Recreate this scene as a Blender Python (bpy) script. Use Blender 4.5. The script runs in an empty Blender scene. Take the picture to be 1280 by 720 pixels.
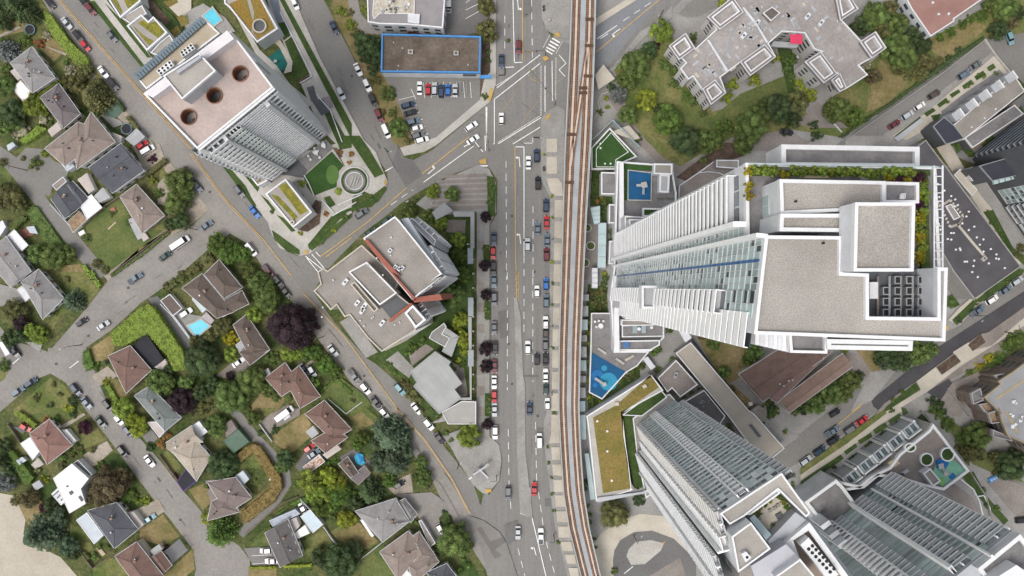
import bpy, bmesh, math, random
from mathutils import Vector, Matrix
R = random.Random(7)
sc = bpy.context.scene
COL = sc.collection
H = 280.0            # camera height over the ground, metres
S = 0.28             # metres per photo pixel on the ground

# ---------------------------------------------------------------- tracing: photo pixels -> metres on a level z
CROPS = dict(A1=(0,0,4),A2=(200,0,4),A3=(400,0,4),A4=(600,0,4),A5=(820,0,4),A6=(1040,0,4),
 B1=(0,170,4),B2=(200,170,4),B3=(380,170,4),B4=(580,170,4),B5=(740,170,4),B6=(1040,170,4),B7=(900,170,4),
 C1=(0,340,4),C2=(200,340,4),C3=(380,340,4),C4=(560,340,4),C5=(720,340,4),C6=(900,340,4),C7=(1040,340,4),
 D1=(0,510,3.4286),D2=(200,510,3.4286),D3=(400,510,3.4286),D4=(560,510,3.4286),D5=(780,500,3.27),D6=(1000,510,3.4286),
 G1=(0,240,3.425),G2=(0,40,4.8),G3=(40,130,4.235),G4=(130,320,4),G5=(300,380,4),G6=(0,460,4.5),I1=(0,560,4.5),I2=(130,560,4.5),I3=(150,480,4.5),I4=(290,560,4.5),I5=(420,560,4.5),I6=(370,500,5.142),
 E1=(740,180,4.8),E2=(740,300,4.8),E3=(920,170,3.4286),E4=(920,330,4.5714),F1=(780,480,4.364),F2=(860,580,5.14),
 F3=(1000,510,6),F4=(1040,580,5.14),F5=(160,20,4.8),F6=(240,90,5.07),P=(0,0,1))
def pts(s):
    """'B2 10,20 30,40' -> photo pixels; a tag switches the tracing window for what follows"""
    out = []; ox, oy, k = CROPS['P']
    for t in s.split():
        if t in CROPS: ox, oy, k = CROPS[t]
        else:
            a, b = t.split(','); out.append((ox+float(a)/k, oy+float(b)/k))
    return out
def L(s): return pts(s) if isinstance(s, str) else s
def W(px, py, z=0.0):
    k = (H-z)/H*S
    return ((px-640)*k, (360-py)*k)
def WP(s, z=0.0): return [W(x, y, z) for x, y in L(s)]

# ---------------------------------------------------------------- materials
MATS = {}
def lin(c):
    return tuple(((v/255)/12.92 if v/255 <= .04045 else ((v/255+.055)/1.055)**2.4) for v in c)
def M(name, col, rough=.85, var=.12, sc1=.35, fine=.0, sc2=3.0, col2=None, spec=.3, metal=0., island=0., objr=0., alpha=None, emit=0, thr=(.35,.65)):
    if name in MATS: return MATS[name]
    m = bpy.data.materials.new(name); m.use_nodes = True
    nt = m.node_tree; N = nt.nodes; b = N['Principled BSDF']
    b.inputs['Roughness'].default_value = rough; b.inputs['Metallic'].default_value = metal
    b.inputs['Specular IOR Level'].default_value = spec
    geo = N.new('ShaderNodeNewGeometry')
    def noise(scale, detail=4):
        n = N.new('ShaderNodeTexNoise'); n.inputs['Scale'].default_value = scale; n.inputs['Detail'].default_value = detail
        n.inputs['Roughness'].default_value = .6
        nt.links.new(geo.outputs['Position'], n.inputs['Vector']); return n.outputs['Fac']
    def rng(f, a, b_, lo, hi):
        r = N.new('ShaderNodeMapRange'); r.inputs['From Min'].default_value = a; r.inputs['From Max'].default_value = b_
        r.inputs['To Min'].default_value = lo; r.inputs['To Max'].default_value = hi
        nt.links.new(f, r.inputs['Value']); return r.outputs['Result']
    mix = N.new('ShaderNodeMix'); mix.data_type = 'RGBA'
    c2 = col2 or tuple(min(1, c*(1+var)) for c in col); c1 = col if col2 else tuple(c*(1-var) for c in col)
    mix.inputs['A'].default_value = (*c1, 1); mix.inputs['B'].default_value = (*c2, 1)
    nt.links.new(rng(noise(sc1), thr[0], thr[1], 0, 1), mix.inputs['Factor'])
    out = mix.outputs['Result']
    def mul(v):
        nonlocal out
        x = N.new('ShaderNodeMix'); x.data_type = 'RGBA'; x.blend_type = 'MULTIPLY'; x.inputs['Factor'].default_value = 1
        nt.links.new(out, x.inputs['A']); nt.links.new(v, x.inputs['B']); out = x.outputs['Result']
    if fine: mul(rng(noise(sc2, 2), .3, .7, 1-fine, 1+fine))
    if island: mul(rng(geo.outputs['Random Per Island'], 0, 1, 1-island, 1+island))
    if objr:
        oi = N.new('ShaderNodeObjectInfo'); mul(rng(oi.outputs['Random'], 0, 1, 1-objr, 1+objr))
        hs = N.new('ShaderNodeHueSaturation'); nt.links.new(out, hs.inputs['Color'])
        nt.links.new(rng(oi.outputs['Random'], 0, 1, .485, .515), hs.inputs['Hue']); out = hs.outputs['Color']
    nt.links.new(out, b.inputs['Base Color'])
    MATS[name] = m
    return m

asphalt   = M('asphalt', (.165,.158,.148), .9, col2=(.20,.192,.18), sc1=.06, fine=.10, sc2=1.2)
asphalt_o = M('asphalt_old', (.195,.182,.168), .9, col2=(.25,.233,.214), sc1=.07, fine=.10, sc2=1.0)
asphalt_d = M('asphalt_new', (.125,.121,.118), .9, col2=(.155,.15,.146), sc1=.05, fine=.10, sc2=1.4)
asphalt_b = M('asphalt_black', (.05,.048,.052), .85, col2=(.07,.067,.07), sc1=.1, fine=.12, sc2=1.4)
concrete  = M('concrete', (.33,.315,.285), .85, col2=(.42,.40,.365), sc1=.12, fine=.10, sc2=1.5)
concrete_g= M('concrete_grey', (.22,.212,.20), .85, col2=(.29,.28,.265), sc1=.12, fine=.12, sc2=1.5)
beige     = M('beige_paving', (.38,.345,.29), .85, col2=(.47,.43,.36), sc1=.15, fine=.08, sc2=2)
pavers    = M('pavers_brown', (.18,.155,.14), .9, col2=(.25,.22,.20), sc1=.12, fine=.12, sc2=1.6)
pavers_g  = M('pavers_grey', (.15,.145,.145), .9, col2=(.21,.20,.20), sc1=.3, fine=.12, sc2=1.6)
dirt      = M('dirt_gravel', (.25,.215,.175), .95, col2=(.34,.30,.25), sc1=.1, fine=.14, sc2=1.2)
soil      = M('soil_mulch', (.062,.042,.032), .95, col2=(.12,.085,.062), sc1=.4, fine=.3, sc2=1.5)
lawn_g    = M('lawn_green', (.066,.098,.027), .95, col2=(.13,.14,.048), sc1=.12, fine=.22, sc2=1.1)
lawn_m    = M('lawn_mixed', (.070,.105,.024), .95, col2=(.18,.165,.065), sc1=.10, fine=.24, sc2=1.0)
lawn_d    = M('lawn_dry', (.13,.115,.042), .95, col2=(.25,.19,.095), sc1=.12, fine=.2, sc2=1.0)
lawn_l    = M('lawn_dark', (.030,.058,.014), .95, col2=(.055,.085,.022), sc1=.2, fine=.25, sc2=1.2)
turf      = M('turf_artificial', (.026,.066,.015), .95, col2=(.038,.082,.021), sc1=.3, fine=.12, sc2=2)
turf_l    = M('turf_putting', (.075,.14,.035), .95, col2=(.09,.16,.045), sc1=.3)
gardenmat = M('garden_ground', (.045,.070,.018), .95, col2=(.125,.118,.048), sc1=.10, fine=.38, sc2=.9, thr=(.38,.68))
sedum_y   = M('sedum_yellow', (.22,.19,.03), .95, col2=(.12,.13,.025), sc1=.35, fine=.3, sc2=1.6)
sedum_o   = M('sedum_orange', (.24,.135,.03), .95, col2=(.19,.15,.035), sc1=.3, fine=.28, sc2=1.6)
sedum_g   = M('sedum_olive', (.14,.125,.03), .95, col2=(.21,.15,.05), sc1=.14, fine=.25, sc2=1.2)
gravel    = M('roof_gravel', (.265,.246,.222), .95, col2=(.345,.322,.292), sc1=.09, fine=.30, sc2=6)
gravel_d  = M('roof_gravel_dull', (.215,.195,.175), .95, col2=(.28,.255,.23), sc1=.15, fine=.26, sc2=4)
white     = M('white_paint', (.56,.57,.59), .6, var=.11, sc1=.25, fine=.06)
lifted_white    = M('facade_white_lifted', (.84,.84,.84), .55, var=.05, sc1=.3, fine=.03)  # brighter copy of the white: colour makes up for weaker light on walls
lifted_grey     = M('facade_grey_lifted', (.54,.55,.57), .6, var=.06, sc1=.25, fine=.04)  # grey panel tone lifted likewise, wall light put into the colour
white_b   = M('white_bright', (.62,.622,.625), .55, var=.05, sc1=.4, fine=.05)
line_w    = M('road_paint_white', (.62,.62,.60), .7, col2=(.8,.8,.78), sc1=.8, fine=.15, sc2=4)
line_y    = M('road_paint_yellow', (.50,.31,.075), .7, col2=(.62,.40,.11), sc1=.6, fine=.2, sc2=3)
greywall  = M('grey_panel', (.36,.37,.39), .6, var=.06, sc1=.25, fine=.05)
grey_m    = M('grey_membrane', (.30,.305,.315), .7, col2=(.36,.365,.375), sc1=.2, fine=.06, sc2=2)
grey_d    = M('grey_dark_panel', (.085,.088,.095), .6, var=.12, sc1=.3)
pinkdeck  = M('pink_deck', (.335,.275,.25), .85, col2=(.41,.335,.305), sc1=.14, fine=.08, sc2=1.6)
brick_red = M('red_cladding', (.27,.095,.065), .8, var=.12, sc1=.4)
rust      = M('rust_rim', (.20,.095,.055), .7, var=.25, sc1=.6)
glass     = M('window_glass', (.27,.36,.355), .15, col2=(.37,.46,.45), sc1=.12, spec=.5, island=.45)
glass_d   = M('window_dark', (.04,.048,.055), .1, col2=(.08,.10,.11), sc1=.2, spec=.5, island=.5)
glass_b   = M('blue_spandrel', (.035,.10,.25), .2, col2=(.05,.15,.33), sc1=.3, spec=.5, island=.4)
glass_c   = M('canopy_glass', (.32,.42,.43), .15, col2=(.40,.50,.51), sc1=.2, spec=.5, island=.1)
black     = M('black_rubber', (.02,.02,.021), .8, var=.1)
steel     = M('steel_grey', (.30,.31,.32), .45, var=.1, metal=.3)
wood      = M('wood_deck', (.20,.135,.085), .85, col2=(.28,.20,.13), sc1=.5, fine=.2, sc2=2)
timber_l  = M('pale_timber', (.36,.29,.20), .85, col2=(.44,.36,.26), sc1=.5, fine=.12, sc2=2)
bluepaint = M('blue_trim', (.06,.21,.46), .6, var=.12, fine=.06, sc2=2)
bluepad   = M('blue_rubber', (.004,.066,.165), .7, col2=(.006,.085,.20), sc1=.3, fine=.06)
cyan_l    = M('cyan_rubber', (.02,.22,.36), .6, var=.1)
azure     = M('azure_rubber', (.007,.12,.32), .6, var=.1)
teal_r    = M('teal_rubber', (.012,.115,.10), .8, var=.12)
mint      = M('mint_rubber', (.17,.36,.26), .8, var=.1)
water     = M('pool_water', (.07,.42,.55), .08, col2=(.10,.50,.62), sc1=.4, spec=.5)
bark      = M('bark', (.085,.06,.042), .95, var=.25, sc1=1)

# ---------------------------------------------------------------- meshes
class MB:
    """collects faces for ONE mesh object; material slots by index"""
    def __init__(s): s.v = []; s.f = []; s.mi = []
    def face(s, vs, mi=0):
        n = len(s.v); s.v += [tuple(v) for v in vs]; s.f.append(tuple(range(n, n+len(vs)))); s.mi.append(mi)
    def grid(s, verts, faces, mi=0):
        n = len(s.v); s.v += [tuple(v) for v in verts]
        for f in faces: s.f.append(tuple(i+n for i in f)); s.mi.append(mi)
    def prism(s, xy, z0, z1, mi=0, mtop=None, bottom=True):
        xy = ccw(xy); n = len(xy)
        v = [(x, y, z0) for x, y in xy]+[(x, y, z1) for x, y in xy]
        s.grid(v, [(i, (i+1) % n, n+(i+1) % n, n+i) for i in range(n)], mi)
        b = len(s.v)-2*n
        s.f.append(tuple(b+n+i for i in range(n))); s.mi.append(mi if mtop is None else mtop)
        if bottom: s.f.append(tuple(b+n-1-i for i in range(n))); s.mi.append(mi)
    def box(s, x, y, z, sx, sy, sz, rot=0, mi=0):
        """box centred at x, y with its bottom at z"""
        c, t = math.cos(rot), math.sin(rot)
        xy = [(x+c*a-t*b, y+t*a+c*b) for a, b in ((-sx/2,-sy/2),(sx/2,-sy/2),(sx/2,sy/2),(-sx/2,sy/2))]
        s.prism(xy, z, z+sz, mi)
    def bar(s, a, b, w, h, mi=0):
        """square bar from point a to point b (3-D)"""
        a, b = Vector(a), Vector(b); d = (b-a).normalized()
        u = d.cross(Vector((0,0,1)));
        if u.length < 1e-4: u = Vector((1,0,0))
        u.normalize(); n = u.cross(d).normalized(); u *= w/2; n *= h/2
        q = [a-u-n, a+u-n, a+u+n, a-u+n, b-u-n, b+u-n, b+u+n, b-u+n]
        s.grid(q, [(0,1,2,3),(7,6,5,4),(0,4,5,1),(1,5,6,2),(2,6,7,3),(3,7,4,0)], mi)
    def cyl(s, x, y, z0, z1, r, r2=None, n=16, mi=0):
        r2 = r if r2 is None else r2
        v = [(x+r*math.cos(6.2832*i/n), y+r*math.sin(6.2832*i/n), z0) for i in range(n)]
        v += [(x+r2*math.cos(6.2832*i/n), y+r2*math.sin(6.2832*i/n), z1) for i in range(n)]
        s.grid(v, [(i, (i+1) % n, n+(i+1) % n, n+i) for i in range(n)]+[tuple(n+i for i in range(n)), tuple(n-1-i for i in range(n))], mi)
    def tube(s, a, b, r0, r1, n=7, mi=0):
        a, b = Vector(a), Vector(b); d = (b-a).normalized()
        u = d.orthogonal().normalized(); w = d.cross(u)
        v = [a+(u*math.cos(6.2832*i/n)+w*math.sin(6.2832*i/n))*r0 for i in range(n)]
        v += [b+(u*math.cos(6.2832*i/n)+w*math.sin(6.2832*i/n))*r1 for i in range(n)]
        s.grid(v, [(i, (i+1) % n, n+(i+1) % n, n+i) for i in range(n)]+[tuple(n+i for i in range(n)), tuple(n-1-i for i in range(n))], mi)
    def ring(s, xy_out, xy_in, z0, z1, mi=0):
        """wall between two outlines of equal point count"""
        n = len(xy_out)
        v = [(*p, z0) for p in xy_out]+[(*p, z1) for p in xy_out]+[(*p, z0) for p in xy_in]+[(*p, z1) for p in xy_in]
        f = []
        for i in range(n):
            j = (i+1) % n
            f += [(i, j, n+j, n+i), (n+i, n+j, 3*n+j, 3*n+i), (2*n+j, 2*n+i, 3*n+i, 3*n+j), (j, i, 2*n+i, 2*n+j)]
        s.grid(v, f, mi)
def area(xy): return sum(xy[i][0]*xy[(i+1) % len(xy)][1]-xy[(i+1) % len(xy)][0]*xy[i][1] for i in range(len(xy)))/2
def ccw(xy): return list(xy) if area(xy) > 0 else list(reversed(xy))
def inset(xy, d):
    """outline moved inwards by d metres (mitred)"""
    xy = ccw(xy); n = len(xy); out = []
    for i in range(n):
        p0, p, p1 = Vector(xy[i-1]), Vector(xy[i]), Vector(xy[(i+1) % n])
        a, b = (p-p0).normalized(), (p1-p).normalized()
        na, nb = Vector((-a.y, a.x)), Vector((-b.y, b.x)); m = na+nb
        k = max(.3, m.dot(na)) if m.length > 1e-6 else 1
        q = p+m*(d/k); out.append((q.x, q.y))
    return out
def build(name, mb, mats, parent=None, loc=None):
    """ONE mesh object; a top-level one gets its origin at its base"""
    if not isinstance(mats, (list, tuple)): mats = [mats]
    me = bpy.data.meshes.new(name)
    if parent is not None: o0 = ORIG.get(parent.name, Vector((0,0,0)))
    else:
        xs = [v[0] for v in mb.v]; ys = [v[1] for v in mb.v]; zs = [v[2] for v in mb.v]
        o0 = Vector(((min(xs)+max(xs))/2, (min(ys)+max(ys))/2, min(zs))) if loc is None else Vector(loc)
    me.from_pydata([(v[0]-o0.x, v[1]-o0.y, v[2]-o0.z) for v in mb.v], [], mb.f)
    for m in mats: me.materials.append(m)
    if len(mats) > 1: me.polygons.foreach_set('material_index', mb.mi)
    me.update()
    o = bpy.data.objects.new(name, me); COL.objects.link(o)
    if parent is not None: o.parent = parent; ORIG[o.name] = o0
    else: o.location = o0; ORIG[o.name] = o0
    return o
ORIG = {}
def tag(o, label=None, cat=None, group=None, kind=None):
    if label: o['label'] = label
    if cat: o['category'] = cat
    if group: o['group'] = group
    if kind: o['kind'] = kind
    return o
def empty(name, x, y, z=0, label=None, cat=None, group=None):
    o = bpy.data.objects.new(name, None); COL.objects.link(o); o.location = (x, y, z); o.empty_display_size = .5
    ORIG[o.name] = Vector((x, y, z))
    return tag(o, label, cat, group)
def struct(name, mb, mats): return tag(build(name, mb, mats), kind='structure')
def thing(name, mb, mats, label, cat, group=None): return tag(build(name, mb, mats), label, cat, group)
_lay = [0.02]; _kerb = [.40]
def sheet(name, outline, mat, z=None, th=None):
    """a flat area of ground on its own level, 4 mm above the one before"""
    mb = MB(); xy = ccw(WP(outline))
    if th:
        _kerb[0] += .004; mb.prism(xy, 0, _kerb[0], bottom=False); return struct(name, mb, mat)
    if z is None: _lay[0] += .004; z = _lay[0]
    mb.face([(x, y, z) for x, y in xy])
    return struct(name, mb, mat)
def path_px(s, w):
    """a centre line in pixels -> outline of a strip w pixels wide"""
    p = L(s); l, r = [], []
    for i, (x, y) in enumerate(p):
        a = p[max(0, i-1)]; b = p[min(len(p)-1, i+1)]
        dx, dy = b[0]-a[0], b[1]-a[1]; q = math.hypot(dx, dy) or 1
        l.append((x-dy/q*w/2, y+dx/q*w/2)); r.append((x+dy/q*w/2, y-dx/q*w/2))
    return l+r[::-1]
def circ(cx, cy, r, n=24, ry=None): return [(cx+r*math.cos(6.2832*i/n), cy+(ry or r)*math.sin(6.2832*i/n)) for i in range(n)]
def cen(poly): return (sum(p[0] for p in poly)/len(poly), sum(p[1] for p in poly)/len(poly))
# ================================================================ THE GROUND
_g = MB(); _g.face([(-3000,-3000,0),(3000,-3000,0),(3000,3000,0),(-3000,3000,0)]); struct('ground', _g, gardenmat)

# large paved / planted fields first, roads over them
sheet('paved_ground', '690,-20 1290,-20 1290,60 1240,110 1130,190 1290,240 1290,740 700,740 690,500 700,300', concrete_g)
sheet('sandy_field', '-10,612 D1 0,365 60,375 90,420 110,480 100,540 180,600 260,640 330,720 P 100,735 -10,735', M('sand_field',(.36,.32,.26),.95,col2=(.43,.39,.325),sc1=.08,fine=.08,sc2=1))
sheet('verge', '40,-10 62,15 107,70 145,120 172,158 192,178 215,205 238,235 262,262 240,282 172,317 137,345 120,330 200,270 200,200 120,120 40,10', lawn_m)
sheet('dirt_verge', 'A1 250,0 330,100 300,130 420,300 P 115,90 150,130 185,172 240,235 262,262 240,280 170,320 135,352 130,345 232,268 215,230 200,200 150,150 100,85 62,20', dirt)
# roads
sheet('road', '45,-15 62,15 107,70 145,120 172,158 192,178 215,205 238,235 262,262 285,290 310,305 327,332 350,360 372,385 400,427 452,495 484,525 512,562 540,600 557,635 590,685 625,740 664,740 640,700 633,690 604,640 592,606 569,575 550,552 510,490 470,455 457,447 417,402 392,365 382,345 384,316 372,320 350,310 340,292 335,277 307,242 266,192 235,160 178,85 109,0 97,-15', asphalt_o)
sheet('road', 'P 65,-15 B2 100,20 330,320 520,520 680,720 P 392,362 382,345 384,316 372,320 350,310 340,292 335,277 307,242 266,192 235,160 178,85 109,0 97,-15', asphalt)
sheet('road', 'P 370,350 380,367 430,420 502,520 531,551 587,641 600,655 604,640 592,606 569,575 550,552 510,490 470,455 457,447 417,402 392,365', asphalt)
sheet('road', '362,-15 400,72 455,180 484,214 500,235 535,215 505,197 496,180 405,0 398,-15', asphalt)
sheet('road', '-10,530 0,515 50,472 65,466 82,478 107,435 140,412 175,380 217,350 260,312 287,292 262,262 240,282 172,317 140,345 100,395 61,440 40,433 14,425 0,408 -10,400', asphalt_o)
sheet('road', '60,435 107,433 125,482 140,515 D1 600,130 690,230 790,360 860,440 P 265,660 D2 340,590 385,650 385,730 P 240,735 D1 830,740 840,690 830,610 740,490 650,380 560,260 480,150 370,10 P 82,478 62,466', asphalt_o)
sheet('lane', '-10,176 0,182 25,200 60,250 92,287 137,342 120,350 72,290 15,220 -10,190', asphalt)
sheet('driveway', 'B1 40,150 130,60 225,65 260,120 350,160 330,210 265,245 250,300 170,290', asphalt)
sheet('lane', path_px('283,505 300,522 318,545 342,570 357,588 359,604 345,626 318,652 300,668', 11), asphalt)
_mr = M('asphalt_main', (.165,.16,.152), .9, col2=(.20,.193,.183), sc1=.06, fine=.09, sc2=1.2)
_n = _mr.node_tree; _tn = [n for n in _n.nodes if n.type == 'TEX_NOISE'][0]; _mp = _n.nodes.new('ShaderNodeMapping'); _mp.inputs['Scale'].default_value = (9, .35, 1)
_n.links.new([n for n in _n.nodes if n.type == 'NEW_GEOMETRY'][0].outputs['Position'], _mp.inputs['Vector']); _n.links.new(_mp.outputs[0], _tn.inputs['Vector'])
sheet('road', '620,-20 678,-20 679,30 690,48 712,55 745,28 795,-5 830,-25 880,-30 P 845,8 820,28 800,45 765,85 745,92 712,140 697,133 680,150 676,175 676,225 687,245 687,505 680,525 679,545 686,600 694,660 714,740 640,740 633,690 600,640 604,618 612,618 625,600 628,575 625,560 613,545 613,280 621,268 622,225 612,210 597,206 613,127 620,108', _mr)
sheet('road', '622,108 613,127 540,188 517,200 505,197 498,195 484,214 485,227 475,247 465,259 447,260 412,292 405,305 382,316 360,345 392,364 405,342 425,320 455,290 480,272 500,255 520,242 560,220 597,206 612,210 640,214 676,200', asphalt)
sheet('road', 'A4 520,120 600,105 770,0 P 860,-25 A4 900,0 640,330 560,420', M('asphalt_blue',(.17,.175,.185),.9,col2=(.205,.21,.22),sc1=.06,fine=.08,sc2=1.2))
sheet('road', 'B3 470,50 490,110 545,120 595,195 510,255 440,140', asphalt_d)
sheet('road', '957,573 1002,540 1082,478 1110,470 1127,462 1175,425 1182,415 1200,407 1215,390 1290,336 1290,380 1145,477 1102,510 1045,550 1000,578 976,589', asphalt)
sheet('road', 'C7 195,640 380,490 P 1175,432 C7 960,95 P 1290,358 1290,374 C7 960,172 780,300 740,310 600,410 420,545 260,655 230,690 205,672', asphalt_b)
sheet('road', '1035,190 1052,175 1235,47 1245,62 1095,175 1070,195', asphalt)
sheet('parking_lot', 'A6 780,190 870,140 960,120 960,420 890,350 820,280', asphalt)
sheet('parking_lot', 'A3 320,375 800,385 800,500 560,720 490,720 440,640 400,540 385,500 330,400', asphalt)
sheet('parking_lot', 'A3 615,0 800,0 790,60 850,90 840,150 720,180 320,165 300,120 240,110 P 455,28 A3 620,140', asphalt_d)
sheet('driveway', 'A3 140,0 190,0 205,70 260,130 320,140 310,175 200,165 150,60', asphalt_o)
sheet('pavement', 'P 728,735 735,690 750,668 772,652 800,642 830,645 850,665 870,700 870,740', beige)
sheet('driveway', 'P 768,740 766,700 768,688 775,675 792,665 815,663 842,673 870,700 870,740', asphalt_d)
sheet('pavement', 'P 783,695 786,686 795,677 814,675 830,679 826,688 806,705 789,706', concrete)
sheet('forecourt', 'P 808,722 850,697 862,735 812,735', pavers)
sheet('planting_bed', 'P 729,730 734,708 744,712 752,735', lawn_l)
# footpaths of the apartment garden and the forecourts beside the tall tower
sheet('path', path_px('762,118 786,150 806,180 828,202 850,212 872,205 890,190 915,178', 11), pavers)
sheet('path', path_px('915,178 945,172 985,165', 8), pavers)
sheet('planting_bed', '862,208 905,178 935,180 930,195 905,203 880,215 862,228 845,222', soil)
sheet('forecourt', 'E1 520,250 640,170 740,100 880,110 900,180 740,240 520,350', pavers)
sheet('forecourt', 'A5 550,680 660,640 740,700 840,720 P 1040,185 920,190 935,176', pavers)
sheet('driveway', 'A5 840,640 960,620 P 1075,150 1062,172 1025,190 1000,190', concrete_g)
sheet('courtyard', 'B4 610,360 650,360 720,440 720,660 640,660 620,720 580,720', pavers)
sheet('planting_bed', 'B4 640,150 760,160 760,440 690,430 680,350 630,350', lawn_l)
sheet('planting_bed', 'C4 700,60 815,80 815,210 715,205 715,400 705,600 770,640 890,520 960,440 960,560 700,710 690,200', lawn_l)
sheet('lawn', 'C6 0,340 200,400 160,480 100,520 0,500', lawn_m)
sheet('lawn', 'C6 60,560 150,640 120,700 20,560', lawn_d)
sheet('lawn', 'C5 590,300 860,350 830,520 760,560 700,500', lawn_d)
sheet('footway', 'C6 620,400 700,410 760,500 720,545 650,480', pavers)
sheet('lawn', 'C6 680,390 770,390 800,490 760,500', lawn_d)
sheet('forecourt', 'C7 190,500 330,480 200,640 90,700', concrete_g)
sheet('driveway', 'C5 860,700 960,640 P 985,540 1000,545 957,575 D5 640,190', concrete_g)
# apartment garden
sheet('lawn', 'A4 660,330 960,180 P 870,100 890,140 1000,110 1010,150 1050,110 1110,60 1140,60 1235,10 1290,-10 1290,40 1235,47 1052,172 990,162 915,172 890,185 850,208 830,198 808,176 786,146 A4 700,420', lawn_m)
sheet('lawn', 'A5 130,560 280,590 420,470 640,380 640,300 700,480 780,500 700,580 480,600 300,620 120,660', lawn_g)
sheet('lawn', 'A6 490,200 700,110 780,130 700,200 560,300 500,260', lawn_d)
sheet('lawn', 'A6 240,300 370,420 280,520 170,560 190,470', lawn_d)
sheet('planting_bed', 'A5 600,220 680,250 700,480 660,470 620,300', lawn_l)
sheet('driveway', 'A5 110,70 180,0 320,0 310,30 200,85 150,85', asphalt)
sheet('terrace', 'A5 700,620 810,510 860,560 960,640 850,640 780,640', pavers)
# planted strips and footways of the white slab tower block
sheet('pavement', 'P 109,-5 130,-5 151,24 185,65 270,178 266,192 235,160 178,85', concrete, z=0, th=.12)
sheet('pavement', 'P 262,186 266,192 B2 430,290 540,430 560,490 600,560 700,600 750,590 850,500 960,400 960,310 P 452,238 B3 380,310 420,230 390,160 P 470,190 455,175 400,72 362,-15 330,-15 340,20 400,160 420,180 380,190 330,235 275,185', concrete, z=0, th=.12)
_lay[0] = .47
for s in ('A1 445,10 475,5 725,330 712,340', 'A1 525,15 605,95 760,290 740,290 640,165', 'B2 270,95 300,100 430,250 460,310 485,350 470,355',
          'B2 385,150 430,170 500,260 490,280', 'B2 505,295 540,320 580,370 570,380', 'B2 585,395 620,410 680,475 660,480', 'B2 560,470 590,490 700,570 700,595 640,580 575,520',
          'B2 745,545 860,455 960,385 960,405 850,505 760,575', 'A2 600,0 625,0 960,620 960,700', 'A2 590,120 625,110 655,180 620,205', 'B3 215,0 280,0 330,70 400,190 355,210',
          'B3 140,400 300,330 405,250 415,265 370,330 320,355 220,380 120,480 30,570 20,545', 'A2 625,210 660,185 750,375 700,410 670,380 665,310', 'A2 820,560 850,550 950,720 890,720', 'B2 880,0 960,0 960,60 900,70'):
    sheet('planting_bed', s, lawn_l)
for s in ('A2 0,130 40,170 70,205 120,150 60,70 20,40', 'A2 60,40 130,0 165,0 80,60', 'A1 760,30 850,110 820,130 740,50'):
    sheet('planting_bed', s, lawn_l)
sheet('terrace', 'A2 90,80 220,20 330,90 380,160 310,170 230,90 140,150', concrete_g)
sheet('playground', 'A2 530,300 600,245 640,320 630,350 595,365', teal_r)
sheet('path', 'A2 560,200 590,180 640,260 665,310 660,360 620,370 640,320 600,240', beige)
for s_, m_ in (('A2 330,-20 345,-20 500,250 585,330 650,420 770,520 740,540 640,440 560,350 480,270', concrete), ('A2 545,-10 590,-20 615,110 590,120', metal0 := M('skylight_bluegrey',(.16,.18,.21),.4,var=.15)), ('A2 735,440 770,430 790,500 760,510', grey_d), ('A2 760,505 815,495 850,560 810,580', grey_d), ('A2 690,410 740,375 760,390 700,425', soil), ('A2 815,490 850,480 870,540 840,545', M('pavers_mauve',(.24,.21,.22),.9,var=.1)), ('A2 70,205 130,160 180,210 120,240', beige), ('A2 90,95 140,75 150,110 110,140', lawn_m), ('B2 865,60 885,60 950,160 925,155', soil), ('B2 905,110 930,95 960,140 960,175 940,180', concrete), ('A1 760,0 850,100 860,110 830,130 740,40 730,10', soil), ('A1 870,0 960,0 960,50 900,90 850,40', beige), ('A1 885,90 915,75 950,120 920,135', sedum_g), ('A1 820,10 890,0 895,15 850,40', sedum_g), ('A1 855,155 890,130 910,160 880,190', sedum_g)):
    sheet('garden_bed' if m_ in (soil, lawn_m, sedum_g) else 'paving', s_, m_)
sheet('lawn', 'B2 720,205 860,80 920,150 885,190 885,255 770,300 735,255', turf)
sheet('putting_green', circ(416,218.5,7.8,24,12), turf_l)
sheet('terrace', 'B2 740,90 830,15 870,60 720,200 680,190 620,200 600,190', pavers_g)
sheet('terrace', 'B2 600,190 690,120 740,170 720,210 680,205', grey_d)
sheet('path', circ(443.5,226.5,18,32), pavers)
sheet('planting_bed', circ(443.5,226.5,16,32), lawn_l)
sheet('courtyard', circ(443.5,226.5,13.5,32), pavers_g)
sheet('courtyard', circ(443.5,226.5,10.3,32), concrete_g)
sheet('planting_bed', 'B2 780,320 810,330 800,440 740,480 690,470', soil)
sheet('planting_bed', 'B2 820,310 850,300 880,345 850,360', lawn_l)
# yards round the store
_lay[0] = .06
sheet('verge', 'A3 60,0 140,0 150,60 200,150 310,180 320,370 390,480 440,640 470,720 370,720 240,420 150,250 80,100', lawn_d)
sheet('verge', 'A3 805,190 850,190 850,370 805,380', soil)
sheet('verge', 'A3 780,400 850,395 855,450 800,500', soil)
sheet('verge', 'A3 800,0 880,0 870,90 800,60', lawn_m)
sheet('verge', 'B3 440,0 560,0 550,80 520,95 480,60', lawn_d)
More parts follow.
